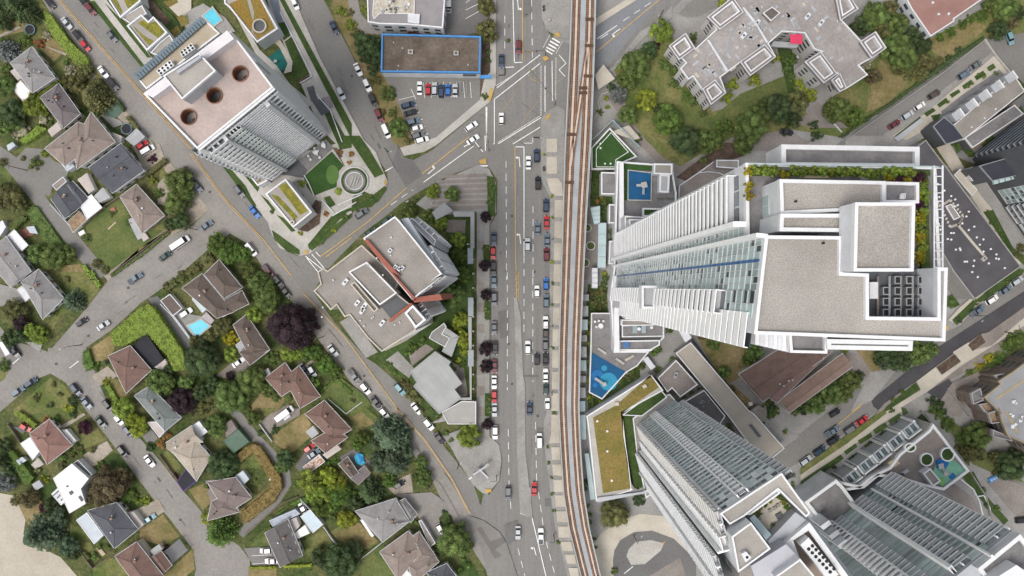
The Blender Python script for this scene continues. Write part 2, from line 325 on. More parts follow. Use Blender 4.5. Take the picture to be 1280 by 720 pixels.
# pavements as raised slabs
sheet('pavement', '612,-15 620,-15 620,105 613,127 545,182 530,190 P 505,195 500,185 545,172 600,125 605,100 613,90', concrete, z=0, th=.12)
sheet('pavement', '677,-15 677,20 A4 310,90 330,150 400,190 450,195 P 716,48 716,-15', concrete_g, z=0, th=.12)
sheet('pavement', '676,225 676,172 681,152 A4 390,530 420,555 P 706,138 706,200 702,350 699,500 700,540 706,610 731,735 717,735 694,660 686,600 679,545 680,525 687,505 687,245', concrete_g, z=0, th=.12)
sheet('pavement', 'A4 570,100 745,-10 800,-10 600,118 570,140', beige, z=0, th=.12)
sheet('pavement', 'A4 960,30 880,110 800,160 660,340 580,400 590,420 670,350 820,190 960,90', concrete_g, z=0, th=.12)
sheet('pavement', 'P 597,206 611,211 620,228 620,265 612,280 612,545 624,556 627,575 624,600 609,618 603,616 592,606 575,580 562,556 552,545 566,540 596,530 596,265 545,270 520,255 555,225', concrete_g, z=0, th=.12)
_lay[0] = .47
for i in range(7): sheet('paving', f'P {548-i*1.5:.1f},{219+i*6.6:.1f} 609,{217+i*6.6:.1f} 609,{221.2+i*6.6:.1f} {548-i*1.5:.1f},{223.2+i*6.6:.1f}', pavers if 1 else None)
for y in range(288, 540, 13): sheet('paving', f'P 597.5,{y} 605.5,{y} 605.5,{y+11} 597.5,{y+11}', pavers if y % 2 else concrete_g)
sheet('planting_bed', 'B4 115,200 140,205 160,250 155,400 120,410', lawn_l)
for s in ('B4 95,545 125,545 130,620 100,650', 'C4 182,140 212,150 214,240 184,235', 'C4 185,605 212,605 214,720 184,720', 'D3 1,1 1,2 2,2' ):
    if not s.startswith('D3'): sheet('planting_bed', s, lawn_l)
for a in ('B4 412,15 465,15 465,82 412,82', 'B4 412,105 465,105 465,190 412,190', 'B4 412,212 470,212 490,240 495,300 450,300 430,275'): sheet('paving', a, beige)
yy = 250
for k in range(11):
    y0 = 250+k*26.8
    sheet('paving', f'P {693.5-.016*(y0-250):.1f},{y0:.1f} {704-.02*(y0-250):.1f},{y0:.1f} {703.5-.02*(y0-250):.1f},{y0+22:.1f} {693-.016*(y0-250):.1f},{y0+22:.1f}', beige)
for s in ('D4 450,70 475,70 478,148 432,150', 'D4 442,166 478,166 482,220 445,220', 'D4 446,240 484,240 488,290 450,285', 'D4 450,305 492,305 496,358 455,358', 'D4 458,372 500,372 504,422 462,422', 'D4 463,440 508,440 514,487 468,487',
          'D4 470,505 518,505 524,552 475,552', 'D4 482,570 528,570 536,610 490,610', 'D4 500,625 542,625 550,665 510,665', 'D4 515,682 556,682 564,740 530,740'): sheet('paving', s, beige)
sheet('lawn', 'C3 60,600 190,530 300,610 340,660 250,720 150,720', lawn_g); 
# median and islands of the main road
sheet('pavement', 'P 642.5,372 646,372 651,395 654,470 P 656,480 657,565 666,648 652,642 650,640 646,560 645,470', concrete_g, z=0, th=.08)
sheet('pavement', 'A4 305,600 330,560 385,530 415,545 P 705,138 706,180 676,180', concrete_g, z=0, th=.12)
sheet('pavement', 'D3 640,460 700,480 770,530 800,580 820,640 850,730 720,730 P 610,722 D3 690,600 650,520', asphalt, z=0, th=.10)
_lay[0] = .47
sheet('paving', 'D3 672,515 690,505 730,570 785,550 795,575 750,605 780,630 750,645 725,600', M('asphalt_patch',(.135,.122,.112),.9,col2=(.155,.142,.132)))
# lower right: pavements along the streets by the far towers
_lay[0] = .47
sheet('pavement', 'C7 230,690 260,655 420,545 600,410 740,310 780,300 960,175 P 1290,378 C7 960,260 P 1290,395 1290,410 C7 960,330 780,440 600,530 520,590 440,600 200,730', pavers, z=0, th=.12)
sheet('footway', 'C7 420,545 515,475 545,515 640,450 600,400 680,350 700,390 790,370 960,225 P 1290,390 1290,402 C7 960,265 640,470 470,600 250,730 210,730 440,590', beige)
sheet('footway', 'D6 0,285 200,140 330,40 420,-10 440,10 340,70 200,180 0,310', beige)
sheet('planting_bed', 'C7 270,670 415,550 440,585 230,720', lawn_l)
sheet('planting_bed', 'C7 520,475 610,410 640,445 545,512', soil)
sheet('planting_bed', 'C7 675,365 740,310 765,350 700,395', soil)
sheet('planting_bed', 'C7 640,530 780,430 820,390 890,410 870,450 760,490', lawn_g)
sheet('planting_bed', 'C7 850,370 960,290 960,420 890,430', lawn_g)
sheet('driveway', 'C7 470,600 580,530 600,560 540,640', asphalt_b)
sheet('lane', 'C7 540,640 600,550 780,480 830,480 700,600 640,720 600,720', pavers)
sheet('parking_lot', 'D6 790,330 850,290 960,330 960,480 900,480', pavers)
sheet('lane', 'D6 520,20 560,10 700,200 900,440 960,500 930,530 880,480 650,200', concrete_g)
sheet('planting_bed', 'D6 690,290 740,270 800,380 890,480 870,500 780,400', lawn_l)
sheet('planting_bed', 'D6 560,0 700,90 790,180 870,240 960,320 850,290 740,240 640,100', lawn_g)
sheet('forecourt', 'D6 600,345 660,330 740,390 780,470 700,430', pavers)
sheet('verge', 'D6 0,260 190,120 350,10 370,20 200,150 0,285', lawn_m)
for s in ('D6 185,185 235,150 243,165 195,200', 'D6 245,138 300,105 308,122 255,155', 'D6 310,92 365,62 372,80 320,112', 'D6 375,55 425,22 432,38 385,68', 'D6 0,315 170,198 185,215 0,345',
          'D6 205,215 240,190 255,215 220,235', 'D6 270,160 315,135 330,155 285,180', 'D6 335,110 375,90 390,115 350,135', 'D6 395,70 440,45 455,70 410,95', 'D6 430,0 450,0 460,20 440,30', 'D6 500,40 530,20 560,60 540,75'):
    sheet('planting_bed', s, lawn_l)
sheet('pavement', 'C7 575,240 640,170 740,90 760,110 700,180 600,250', beige); sheet('planting_bed', 'C7 595,240 700,140 720,150 690,200 620,265', lawn_l)
sheet('planting_bed', 'C7 560,130 600,110 635,165 590,185', lawn_l)
sheet('planting_bed', 'C7 700,150 920,-20 960,-10 940,20 740,150', lawn_l)
# townhouse street, upper right
sheet('terrace', 'A6 640,700 960,470 P 1290,120 1290,190 1215,205 1180,190', pavers_g)
for q_ in ('A6 730,690 830,610 850,640 750,715', 'A6 860,590 940,530 955,560 880,620', 'B6 590,30 640,-10 680,40 620,90', 'B6 740,40 800,0 830,30 760,80'): sheet('planting_bed', q_, lawn_l)
for q_ in ('A6 850,560 915,520 950,580 890,620', 'B6 660,20 720,-20 760,30 700,70'): sheet('terrace', q_, wood)
sheet('pavement', 'A6 210,720 300,680 445,580 800,285 820,280 890,365 500,600 560,720 520,720 480,640 340,720', beige, z=0, th=.12)
for s in ('A6 305,685 435,585 450,600 320,705', 'A6 455,570 500,540 515,555 470,585', 'A6 520,525 565,490 578,508 533,540', 'A6 583,475 628,448 638,462 595,492', 'A6 645,432 690,400 702,418 656,450', 'A6 706,385 750,355 765,375 718,405', 'A6 768,340 800,320 815,340 785,358', 'A6 490,580 540,570 520,620 500,600'):
    sheet('planting_bed', s, lawn_l)
sheet('terrace', 'A6 540,560 640,480 760,400 830,350 860,380 760,450 640,540 560,600', pavers_g)
sheet('forecourt', 'B6 60,0 300,0 420,40 470,20 440,70 60,50', concrete_g)
sheet('pavement', 'B6 490,20 520,0 560,0 740,300 790,360 880,540 940,640 900,640 700,320 610,200', beige)
sheet('planting_bed', 'B6 750,380 800,370 900,560 960,600 960,650 900,600 830,500', lawn_l)
sheet('planting_bed', 'B6 620,40 660,30 720,100 680,110', lawn_l)
# ---------------------------------------------------------------- residential lawns, drives and yards
_lay[0] = .03
for s, m in (('B1 430,440 600,310 680,470 820,470 650,600 550,690 500,650 430,500', lawn_g), ('B1 550,690 830,470 940,400 960,430 700,560 610,720 560,720', lawn_d), ('A1 200,240 240,170 330,250 270,310', lawn_d),
             ('A1 250,340 340,280 380,330 300,390', lawn_g), ('A1 0,150 130,80 150,150 60,170 0,190', lawn_d), ('B1 130,380 200,340 330,560 260,600', lawn_g), ('B1 300,650 400,640 470,720 330,720', lawn_d),
             ('B1 0,130 30,120 60,200 50,240 0,180', lawn_g), ('B1 60,80 220,0 260,0 110,90', lawn_g), ('C1 300,0 460,0 500,90 440,160 300,220 240,340 180,360 250,250 330,90', lawn_m), ('C1 0,480 30,440 50,480 20,540 0,550', lawn_m),
             ('C1 70,690 250,530 320,560 420,720 70,720', lawn_m), ('C1 440,390 560,310 580,370 540,440 470,450', lawn_d), ('C1 540,520 600,540 640,620 590,640', lawn_d),
             ('C2 440,690 530,570 600,600 630,640 590,690 500,720', lawn_d), ('C2 700,470 760,440 820,560 800,590 740,540', lawn_m), ('C2 800,620 870,570 960,620 960,700 900,720', lawn_d),
             ('D1 60,50 240,0 330,0 340,40 240,60 180,60', lawn_g), ('D1 310,80 400,60 450,135 330,190 270,210 330,130', lawn_m), ('D1 250,210 300,180 330,180 260,240', lawn_g), ('D1 20,120 60,90 110,190 80,210', lawn_m),
             ('D1 440,220 490,190 560,260 600,330 560,400', lawn_l), ('D1 680,200 720,180 780,250 740,280', lawn_m), ('D1 810,350 880,320 910,400 870,440', lawn_d), ('D1 600,520 700,455 770,550 700,590 600,560', lawn_d),
             ('D1 700,720 830,600 835,690 800,720', lawn_d), ('D1 60,370 160,370 200,430 200,520 120,500', lawn_d), ('D1 300,500 370,520 400,600 350,640 300,560', lawn_m), ('D1 400,680 470,640 520,650 560,720 400,720', lawn_m),
             ('D1 180,340 240,300 260,350 300,440 280,460 200,430', lawn_l), ('D2 300,210 400,170 440,240 320,330 330,250', lawn_m), ('D2 340,440 470,330 520,330 510,370 400,470 360,500', lawn_d), ('D2 330,190 400,155 470,230 525,320 500,400 380,480 340,470 480,340 440,250 400,190', M('lawn_straw',(.17,.13,.045),.95,col2=(.11,.115,.03),sc1=.4,fine=.3,sc2=1.5)),
             ('D2 470,130 620,20 650,70 640,130 560,200', lawn_d), ('D2 350,590 460,510 470,590', lawn_g), ('D2 610,570 700,520 760,590 640,640', lawn_m), ('D2 730,530 830,470 940,580 850,620 780,580', lawn_m), ('D2 800,0 880,0 920,60 880,80', lawn_d),
             ('D2 860,640 960,580 960,720 880,720', lawn_g), ('D2 380,680 500,680 500,720 380,720', lawn_d), ('D2 420,0 500,0 440,60', lawn_m), ('D3 60,540 170,490 250,570 170,620 120,600', lawn_d), ('D3 160,650 260,590 330,720 180,720', lawn_g),
             ('D3 590,680 640,640 680,720 590,720', lawn_l), ('D3 110,20 170,0 260,60 200,80 150,70', lawn_d), ('D3 160,0 200,0 260,50 240,70', lawn_g)):
    sheet('lawn', s, m)
for s, m in (('A6 0,0 1,0 1,1', None), ('B1 660,50 800,40 830,130 720,180 690,100', dirt), ('C1 740,130 790,120 960,350 910,390', asphalt_d), ('C2 0,170 40,220 170,360 130,390 0,240', asphalt_d), ('C1 460,520 540,470 590,520 500,570', dirt),
             ('D1 360,200 460,140 485,180 420,240 380,260', dirt), ('D1 570,440 680,390 710,440 620,500', dirt), ('D1 690,625 770,560 805,610 735,670', concrete_g), ('D1 610,120 650,90 680,130 640,160', asphalt), ('D1 880,310 960,300 960,480 910,430', pavers),
             ('D2 430,60 480,20 600,0 600,30 510,80 470,110', pavers), ('D2 580,250 640,160 720,210 620,290', asphalt_d), ('D2 360,600 500,590 510,670 400,675', asphalt), ('D2 770,210 840,170 900,230 900,300 840,320', asphalt_d),
             ('D3 320,370 480,360 560,420 510,470 540,590 490,570 430,480 380,400', asphalt_o), ('D3 280,330 390,280 400,360 320,370', dirt), ('D3 490,300 520,330 650,560 560,450', asphalt_o), ('C2 100,200 250,230 180,330 60,220', concrete_g), ('C2 280,520 420,400 460,460 380,540', pavers),
             ('C2 700,470 760,470 780,510 730,520', concrete_g), ('C2 540,720 640,660 700,690 600,740', pavers), ('C1 0,0 1,1 1,0', None), ('D1 0,40 60,80 130,80 100,110 40,70', asphalt_d), ('A1 500,570 600,600 620,620 570,640', concrete_g), ('B1 790,240 850,180 860,250 830,350 790,340', dirt),
             ('C1 130,350 220,350 200,400', concrete_g), ('C1 0,60 80,80 140,140 100,160 0,170', concrete_g), ('D1 700,30 760,0 800,20 720,60', soil)):
    if m: sheet('yard', s, m)
for a in ('A1 0,175 100,130 110,140 0,190', 'A1 225,230 340,268 330,280 240,240', 'D1 255,80 360,20 370,28 270,92', 'C2 740,460 800,400 808,410 750,470', 'C3 0,470 90,400 96,408 0,485', 'C3 200,690 270,655 276,665 210,705', 'A1 170,235 250,320 240,330 160,240'):
    sheet('path', a, dirt)
# central block and its garden
sheet('yard', 'B3 690,405 830,405 850,640 P 590,505 590,520 540,520 510,480 470,440 520,420 552,380 560,300', lawn_l)
sheet('terrace', 'B3 720,420 810,420 805,490 710,480', pavers)
sheet('terrace', 'C3 410,440 470,395 550,480 525,530', concrete_g)
sheet('planting_bed', 'C3 400,460 420,440 470,510 455,525', lawn_l)
sheet('terrace', 'C3 525,415 610,360 650,385 540,470', pavers)
sheet('terrace', 'C3 740,450 800,480 820,620 780,620 760,590', pavers)
sheet('terrace', 'C3 180,250 230,220 370,400 310,430', concrete_g)
sheet('terrace', 'C3 700,690 785,640 862,645 862,720 620,760 P 552,522', concrete_g)

# ---------------------------------------------------------------- painted road markings (sheets over the asphalt)
ZM = .30
def mark(name, segs, mat, z=None):
    """one marking: strips given as pixel outlines"""
    mb = MB()
    for s in segs:
        xy = ccw(WP(s)); mb.face([(x, y, z or ZM) for x, y in xy])
    return struct(name, mb, mat)
def dash(p0, p1, w, on=0, off=0):
    (x0, y0), (x1, y1) = p0, p1; d = math.hypot(x1-x0, y1-y0); ux, uy = (x1-x0)/d, (y1-y0)/d; out = []; t = 0
    while t < d-.01:
        e = min(d, t+(on or d)); a = (x0+ux*t, y0+uy*t); b = (x0+ux*e, y0+uy*e)
        out.append([(a[0]-uy*w/2, a[1]+ux*w/2), (b[0]-uy*w/2, b[1]+ux*w/2), (b[0]+uy*w/2, b[1]-ux*w/2), (a[0]+uy*w/2, a[1]-ux*w/2)]); t = e+off
    return out
def lines(name, spec, mat, w=.9, on=0, off=0):
    for s in spec:
        p = L(s); segs = []
        for i in range(len(p)-1): segs += dash(p[i], p[i+1], w, on, off)
        mark(name, segs, mat)
lines('lane_line', ['A4 165,0 172,315 212,312', 'A4 85,378 125,376 125,338 170,336', 'A4 85,440 300,275', 'A4 75,495 300,318', 'A4 72,495 72,720 66,720', 'A4 35,535 33,720', 'A4 325,330 325,560', 'A4 360,305 362,505', 'A4 395,275 430,318 395,350 425,383',
   'A4 90,720 305,588', 'A4 165,720 300,637', 'A4 220,718 262,718 262,688 305,688', 'B4 258,55 300,55 300,600', 'B4 300,36 344,36 344,8 380,8', 'A4 585,195 685,128', 'B3 598,232 850,50', 'B3 545,270 570,252', 'B3 895,80 855,30', 'B3 905,0 908,75', 'B3 800,55 880,10 870,0',
   'B3 8,600 110,680', 'B3 60,580 85,605', 'B3 405,178 445,155', 'A3 830,535 832,720', 'A3 888,378 925,376 925,338', 'C1 65,460 108,423', 'C1 350,480 395,445', 'D4 310,450 360,470 420,720', 'D4 350,340 358,470', 'A4 600,195 640,170', 'D4 755,708 792,678', 'B2 760,590 830,670', 'B2 735,610 800,690'], line_w, 1.0)
lines('lane_dash', ['A4 124,80 124,250', 'A4 258,0 262,290', 'B4 210,125 213,720', 'B4 345,350 345,720', 'C4 297,0 297,590', 'C4 424,30 424,550', 'C4 380,70 380,320', 'D4 258,90 262,330', 'D4 268,400 270,440', 'D4 300,600 330,720', 'D4 375,60 380,340', 'D4 388,360 410,520', 'D4 420,570 460,720', 'A4 716,105 860,10', 'B3 435,345 570,252', 'B4 300,600 300,720'], line_w, .7, 9, 7)
for seg in ('A4 305,330 305,580', 'A4 380,290 378,505', 'A4 90,712 300,580', 'A4 350,175 315,240', 'A4 412,208 378,272', 'A3 880,430 960,380'):
    lines('crossing_edge', [seg], line_w, .9, 1.1, .9)
lines('centre_line', ['A1 300,0 960,745', 'B2 160,85 330,320 520,520 660,700', 'C3 0,108 200,318 400,590 495,720', 'D3 325,0 450,140 560,300 640,450', 'A4 213,0 213,300', 'B4 255,55 258,620', 'B3 80,605 320,430 515,258', 'B3 590,190 825,5', 'A4 580,262 895,0', 'B4 258,620 264,720', 'C4 340,0 345,150', 'D1 1,1 1,2' if 0 else 'D6 110,110 260,-10', 'B2 830,605 960,508', 'C7 100,700 150,655', 'D4 640,720 640,721' if 0 else 'D4 910,585 930,572'], line_y, .8)
lines('lane_line', ['D3 330,0 455,140 565,300 645,450', 'A1 290,0 950,745', 'B2 150,85 322,322 512,524'], M('concrete_gutter',(.36,.27,.20),.9,col2=(.42,.33,.25)), 1.0)
lines('turning_guide', ['A4 105,560 150,510 190,450 205,395', 'A4 205,630 240,570 305,490', 'A4 240,375 260,400 305,412', 'A4 385,410 430,380'], line_y, .45, 1.6, 1.4)
for z in ('A4 360,192 400,215', 'A4 350,207 392,230', 'A4 342,222 382,245', 'A4 332,237 372,258', 'A4 326,250 362,272'): lines('crosswalk_bar', [z], line_w, 1.9)
for z in ('B4 75,150 118,150', 'B4 72,163 116,163', 'B4 70,176 116,176', 'B4 66,188 114,188'): lines('crosswalk_bar', [z], line_w, 1.7)
def arrow(s, sz=1.0):
    """a left-turn arrow: shaft, elbow and head"""
    p = L(s); (x0, y0), (x1, y1) = p[0], p[1]; dx, dy = x1-x0, y1-y0; d = math.hypot(dx, dy); u = (dx/d, dy/d); n = (u[1], -u[0])
    def q(a, b): return (x0+u[0]*a+n[0]*b, y0+u[1]*a+n[1]*b)
    mark('turn_arrow', [[q(0,-.5), q(0,.5), q(d,.5), q(d,-.5)], [q(d-1.2,.4), q(d-1.2,2), q(d,2), q(d,.4)], [q(d-2.6,1.9), q(d-.6,4.6), q(d+1.4,1.9)]], line_w)
arrow('A4 188,0 192,50'); arrow('A4 700,145 660,175'); arrow('B3 620,190 655,160'); arrow('B4 280,155 275,105'); arrow('B4 284,540 278,490'); arrow('D4 378,630 368,595')
# hatched median taper, parking bays
for k in range(5): lines('hatch_line', [f'C4 {336},{(k*34)} {350},{(k*34+24)}'], line_y, .5)
lines('lane_line', ['C4 352,0 354,150'], line_y, .4)
for k in range(9): lines('bay_line', [f'A3 {492+k*33.4-8:.0f},412 {492+k*33.4-2:.0f},490'] if k > 0 else ['A3 455,445 480,497'], line_w, .6)
for k in range(6): lines('bay_line', [f'A3 {395+k*15},{500+k*42} {475+k*13},{(480 if k==0 else 488+k*36)}'], line_w, .5)
for s in ('A3 730,15 750,0', 'A3 728,52 790,22', 'A3 728,95 795,58', 'A3 628,65 655,65 658,0'): lines('bay_line', [s], line_w, .6)
for k in range(6): lines('bay_line', [f'D6 {825+k*22:.0f},{340+k*22:.0f} {860+k*22:.0f},{312+k*22:.0f}'], line_y, .5)
for s in ('D2 395,632 480,628', 'D2 395,668 480,660'): lines('bay_line', [s], line_w, .5)
# warm tactile plates at the kerb ramps
for s in ('A3 840,510 850,440 865,450 862,480 848,512', 'A4 370,168 392,165 405,185 385,190', 'A4 310,290 330,280 345,295 325,308', 'A4 325,590 350,565 350,585 330,605', 'B4 75,125 110,110 112,140 80,140', 'D3 710,345 735,345 735,358 710,362', 'B2 720,575 740,570 742,590 728,592', 'B3 400,225 413,220 412,245 402,245', 'C7 560,270 575,265 580,285 568,292'):
    sheet('tactile_plate', s, M('tactile_yellow',(.45,.29,.085),.8,var=.15), z=.66)
_pm = [M('asphalt_seam_dark',(.115,.111,.107),.9,col2=(.14,.136,.13),sc1=.2,fine=.1), M('asphalt_seam_pale',(.20,.195,.185),.9,col2=(.235,.228,.215),sc1=.2,fine=.1), M('asphalt_seam_dark',(.115,.111,.107))]
for i_ in range(64):
    x_, y_, a_ = R.choice([(R.uniform(624,674), R.uniform(190,640), 1.57), (R.uniform(624,674), R.uniform(0,100), 1.57), (640+R.uniform(-40,30), 150+R.uniform(-30,30), .6)]+[(lambda t: (105+t*270+R.uniform(-8,8), 20+t*320+R.uniform(-8,8), .86))(R.random()), (lambda t: (400+t*190+R.uniform(-10,10), 400+t*240+R.uniform(-8,8), .9))(R.random()), (lambda t: (110+t*130+R.uniform(-8,8), 480+t*180+R.uniform(-8,8), .95))(R.random()), (lambda t: (20+t*220+R.uniform(-8,8), 475-t*150+R.uniform(-8,8), -.58))(R.random()), (lambda t: (385+t*100+R.uniform(-8,8), 10+t*190, 1.1))(R.random())])
    l_, w_ = R.choice([(R.uniform(3,9), R.uniform(1,2.6)), (R.uniform(10,34), R.uniform(.35,.7)), (R.uniform(8,20), R.uniform(.3,.6))]); c_, s_ = math.cos(a_), math.sin(a_)
    sheet('asphalt_patch', [(x_+c_*l_*u/2-s_*w_*v/2, y_+s_*l_*u/2+c_*w_*v/2) for u, v in ((-1,-1),(1,-1),(1,1),(-1,1))], R.choice(_pm), z=.286+i_*.0002)
# worn seams and patches in the asphalt
for s, m in (('A4 215,0 255,0 258,70 217,90', asphalt), ('C4 250,200 300,190 300,330 260,330', asphalt), ('D4 380,85 408,85 410,150 375,150', asphalt_d), ('D4 415,390 438,390 438,420 415,420', asphalt_d), ('C4 345,515 450,515 450,525 345,525', asphalt_d), ('D4 240,500 300,480 300,560 250,590', asphalt_d)):
    sheet('asphalt_patch', s, M('asphalt_seam',(.128,.124,.12),.9,col2=(.15,.146,.14),sc1=.2,fine=.1), z=.285)
# ================================================================ TALL BUILDINGS
class Bag:
    """collects repeated parts of one building: the 100 highest (largest in the picture) of a name stay parts, the rest become one part of kind stuff"""
    def __init__(s, root): s.root = root; s.d = {}
    def add(s, name, mb, mats, w): s.d.setdefault(name, []).append((w, mb, tuple({white: lifted_white, white_b: lifted_white, greywall: lifted_grey}.get(m, m) for m in (mats if isinstance(mats, (list, tuple)) else (mats,)))))  # facade parts swap to the lifted tones that stand in for wall light
    def flush(s):
        for name, items in s.d.items():
            items.sort(key=lambda t: -t[0])
            for w_, mb, mats in items[:98]: build(name, mb, list(mats), s.root)
            rest = {}
            for w_, mb, mats in items[98:]: rest.setdefault(mats, []).append(mb)
            if rest:
                allm = []; big = MB()
                for mats, ms in rest.items():
                    off = len(allm); allm += list(mats)
                    for mb in ms:
                        n = len(big.v); big.v += mb.v; big.f += [tuple(i+n for i in f) for f in mb.f]; big.mi += [i+off for i in mb.mi]
                tag(build('lower_storey_'+name, big, allm, s.root), kind='stuff')

def block(root, outline, z0, z1, wall=None, top=None, pw=.5, ph=.7, pmat=None, names=('wall','roof','parapet')):
    """a flat-roofed volume: wall, roof surface inside a parapet. outline traced at z1"""
    wall = wall or white; top = top or gravel; pmat = pmat or white_b
    xy = ccw(WP(outline, z1)); mb = MB(); mb.prism(xy, z0, z1-.05); build(names[0], mb, wall, root)
    ins = inset(xy, pw)
    mb = MB(); mb.prism(inset(xy, pw*.5), z1-.05, z1+.02); build(names[1], mb, top, root)
    if ph > 0:
        mb = MB(); mb.ring(inset(xy, -.05), ins, z1-.4, z1+ph); build(names[2], mb, pmat, root)
    return xy

def facade(bag, A, B, z0, pitch, n, segs, core=0.):
    """storeys of one facade. A, B: ground points (metres) of its ends; outward is towards the world origin side"""
    A, B = Vector((*A, 0)), Vector((*B, 0)); u = (B-A); ln = u.length; u.normalize()
    nrm = Vector((u.y, -u.x, 0))
    if nrm.dot(-(A+B)/2) < 0: nrm = -nrm
    def q(t, d, z): p = A+u*(t*ln)+nrm*d; return (p.x, p.y, z)
    def slab(mb, t0, t1, d0, d1, za, zb, mi=0): mb.prism([q(t0,d0,0)[:2], q(t1,d0,0)[:2], q(t1,d1,0)[:2], q(t0,d1,0)[:2]], za, zb, mi)
    for sg in segs:
        t0, t1, kind = sg[:3]; o = sg[3] if len(sg) > 3 else {}
        za, zb, pt = o.get('z0', z0), o.get('z1', z0+pitch*n), o.get('pitch', pitch)
        off = o.get('off', 0.)
        if kind == 'pier':
            mb = MB(); slab(mb, t0, t1, -.4, o.get('d', .8)+off, za, zb); bag.add('pier', mb, o.get('mat', white), zb); continue
        k = int((zb-za)/pt+.5)
        for i in range(k):
            z = za+i*pt
            if kind == 'balcony':
                d = o.get('d', 1.6); gh = o.get('gh', 1.15); mb = MB()
                th = o.get('th', .28); slab(mb, t0, t1, 0.05+off, d+off+(.03 if th > .3 else 0), z+.28-th, z+.28, 1)
                slab(mb, t0, t1, d-.16+off, d+off, z+.28, z+.28+gh, 0)
                if o.get('cap'): slab(mb, t0, t1, d-.3+off, d+.12+off, z+.28+gh, z+.4+gh, 1)
                e = .14/ln
                slab(mb, t0, t0+e, 0.05+off, d-.16+off, z+.28, z+.28+gh, 0); slab(mb, t1-e, t1, 0.05+off, d-.16+off, z+.28, z+.28+gh, 0)
                for j in range(1, o.get('div', 0)+1):
                    tj = t0+(t1-t0)*j/(o['div']+1); slab(mb, tj-e, tj+e, 0.05+off, d-.16+off, z+.28, z+pt*.92, 1)
                bag.add('balcony', mb, [o.get('guard', white), o.get('slab', greywall)], z)
                mb = MB(); m = max(1, int((t1-t0)*ln/2.2)); 
                for j in range(m): slab(mb, t0+(t1-t0)*(j+.06)/m, t0+(t1-t0)*(j+.94)/m, -.1+off, .04+off, z+.35, z+pt-.15)
                bag.add('window', mb, o.get('win', glass_d), z-200)
            elif kind == 'glass':
                mb = MB(); m = max(1, int(round((t1-t0)*ln/o.get('pane', 1.6))))
                for j in range(m):
                    a, b = t0+(t1-t0)*j/m, t0+(t1-t0)*(j+1)/m; g = .07/ln
                    r = R.random(); mi = 0 if r > o.get('dark', .12) else 1
                    if R.random() < o.get('open', 0): slab(mb, a+g, b-g, 0+off, .5+off, z+.5, z+.62, 2)
                    slab(mb, a+g, b-g, -.1+off, .08+off, z+.3+.9*(mi == 1), z+pt-.06, mi)
                    if mi == 1: slab(mb, a+g, b-g, -.1+off, .085+off, z+.3, z+1.18, 0)
                slab(mb, t0, t1, -.1+off, .16+off, z-.04, z+.24, 2)
                for j in range(m+1):
                    a = t0+(t1-t0)*j/m; g = .05/ln; slab(mb, a-g, a+g, -.1+off, .14+off, z+.24, z+pt-.04, 2)
                bag.add('window', mb, [o.get('glass', glass), o.get('darkm', glass_d), o.get('bar', greywall)], z)
            elif kind == 'punched':
                mb = MB(); m = o.get('m', 1)
                for j in range(m):
                    a, b = t0+(t1-t0)*(j+.5-.5*o.get('fill', .6))/m, t0+(t1-t0)*(j+.5+.5*o.get('fill', .6))/m
                    slab(mb, a, b, -.1+off, .07+off, z+.7, z+pt-.5)
                bag.add('window', mb, o.get('win', glass_d), z)
                mb = MB(); slab(mb, t0, t1, -.1+off, .3+off, z-.1, z+.5); bag.add('sill_band', mb, o.get('mat', white), z)
            elif kind == 'louvre':
                for zz in (z, z+pt/2):
                    mb = MB(); slab(mb, t0, t1, .06+off, .34+off, zz, zz+.62); bag.add('louvre', mb, o.get('mat', white), zz)
                mb = MB(); slab(mb, t0, t1, -.1+off, .08+off, z+.55, z+pt-.05); bag.add('window', mb, glass_d, z)
            elif kind == 'spandrel':
                mb = MB(); slab(mb, t0, t1, -.1+off, .18+off, z+.3, z+pt-.08); bag.add('spandrel', mb, o.get('mat', glass_b), z)
def plain_sides(bag, xy, z0, z1, pitch, skip=(), mat=None):
    """storey bands on the sides that the photograph does not show"""
    n = len(xy)
    for i in range(n):
        if i in skip: continue
        A, B = Vector((*xy[i], 0)), Vector((*xy[(i+1) % n], 0)); u = B-A; ln = u.length
        if ln < 3: continue
        u.normalize(); nr = Vector((u.y, -u.x, 0)); mb = MB()
        for k in range(int((z1-z0)/pitch)):
            z = z0+k*pitch
            a, b, c, d = A+u*.6-nr*.1, B-u*.6-nr*.1, B-u*.6+nr*.08, A+u*.6+nr*.08
            mb.prism([(a.x,a.y),(b.x,b.y),(c.x,c.y),(d.x,d.y)], z+.7, z+pitch-.35)
        tag(build('glazing', mb, mat or glass, bag.root), kind='stuff')

def root_for(name, outline, z, label, cat, group=None):
    c = cen(WP(outline, z)); return empty(name, c[0], c[1], 0, label, cat, group)

# ---------------------------------------------------------------- the tallest tower: white balcony bands and gravel roofs
RT = root_for('apartment_tower', '941,295 1180,295 1180,430 941,430', 168, 'tallest white tower with several stepped gravel roofs and a sunken machine pit', 'tower', 'residential towers')
bag = Bag(RT)
block(RT, '941,417 955,295 1050,296 1050,341 1083,342.5 1083,396 1169,397 1169,335 1181,335 1178,426', 0, 168, white, gravel, .42, .7)
mb = MB(); mb.prism(WP('1083,342 1169,336 1169,397 1083,397', 168), 150, 163); build('machine_pit', mb, grey_d, RT)
block(RT, '1067,254 1141,254 1139,339 1065,339', 168, 172.6, white, gravel, .4, .6)
block(RT, '973,225 1104,227.5 1104,262 974.5,268', 150, 166, white, gravel, .45, .6)
block(RT, '974,268 1064,268 1064,290 973,289', 150, 167.2, white, gravel, .5, .6)
block(RT, '1102,228 1146,229 1146,254 1102,254', 150, 164.5, white, pavers_g, .4, .6)
block(RT, '930,205 1166,209 1172,342 1130,342 1050,341 1050,302 932,302 931,279', 0, 158.4, white, pavers_g, .45, .9)
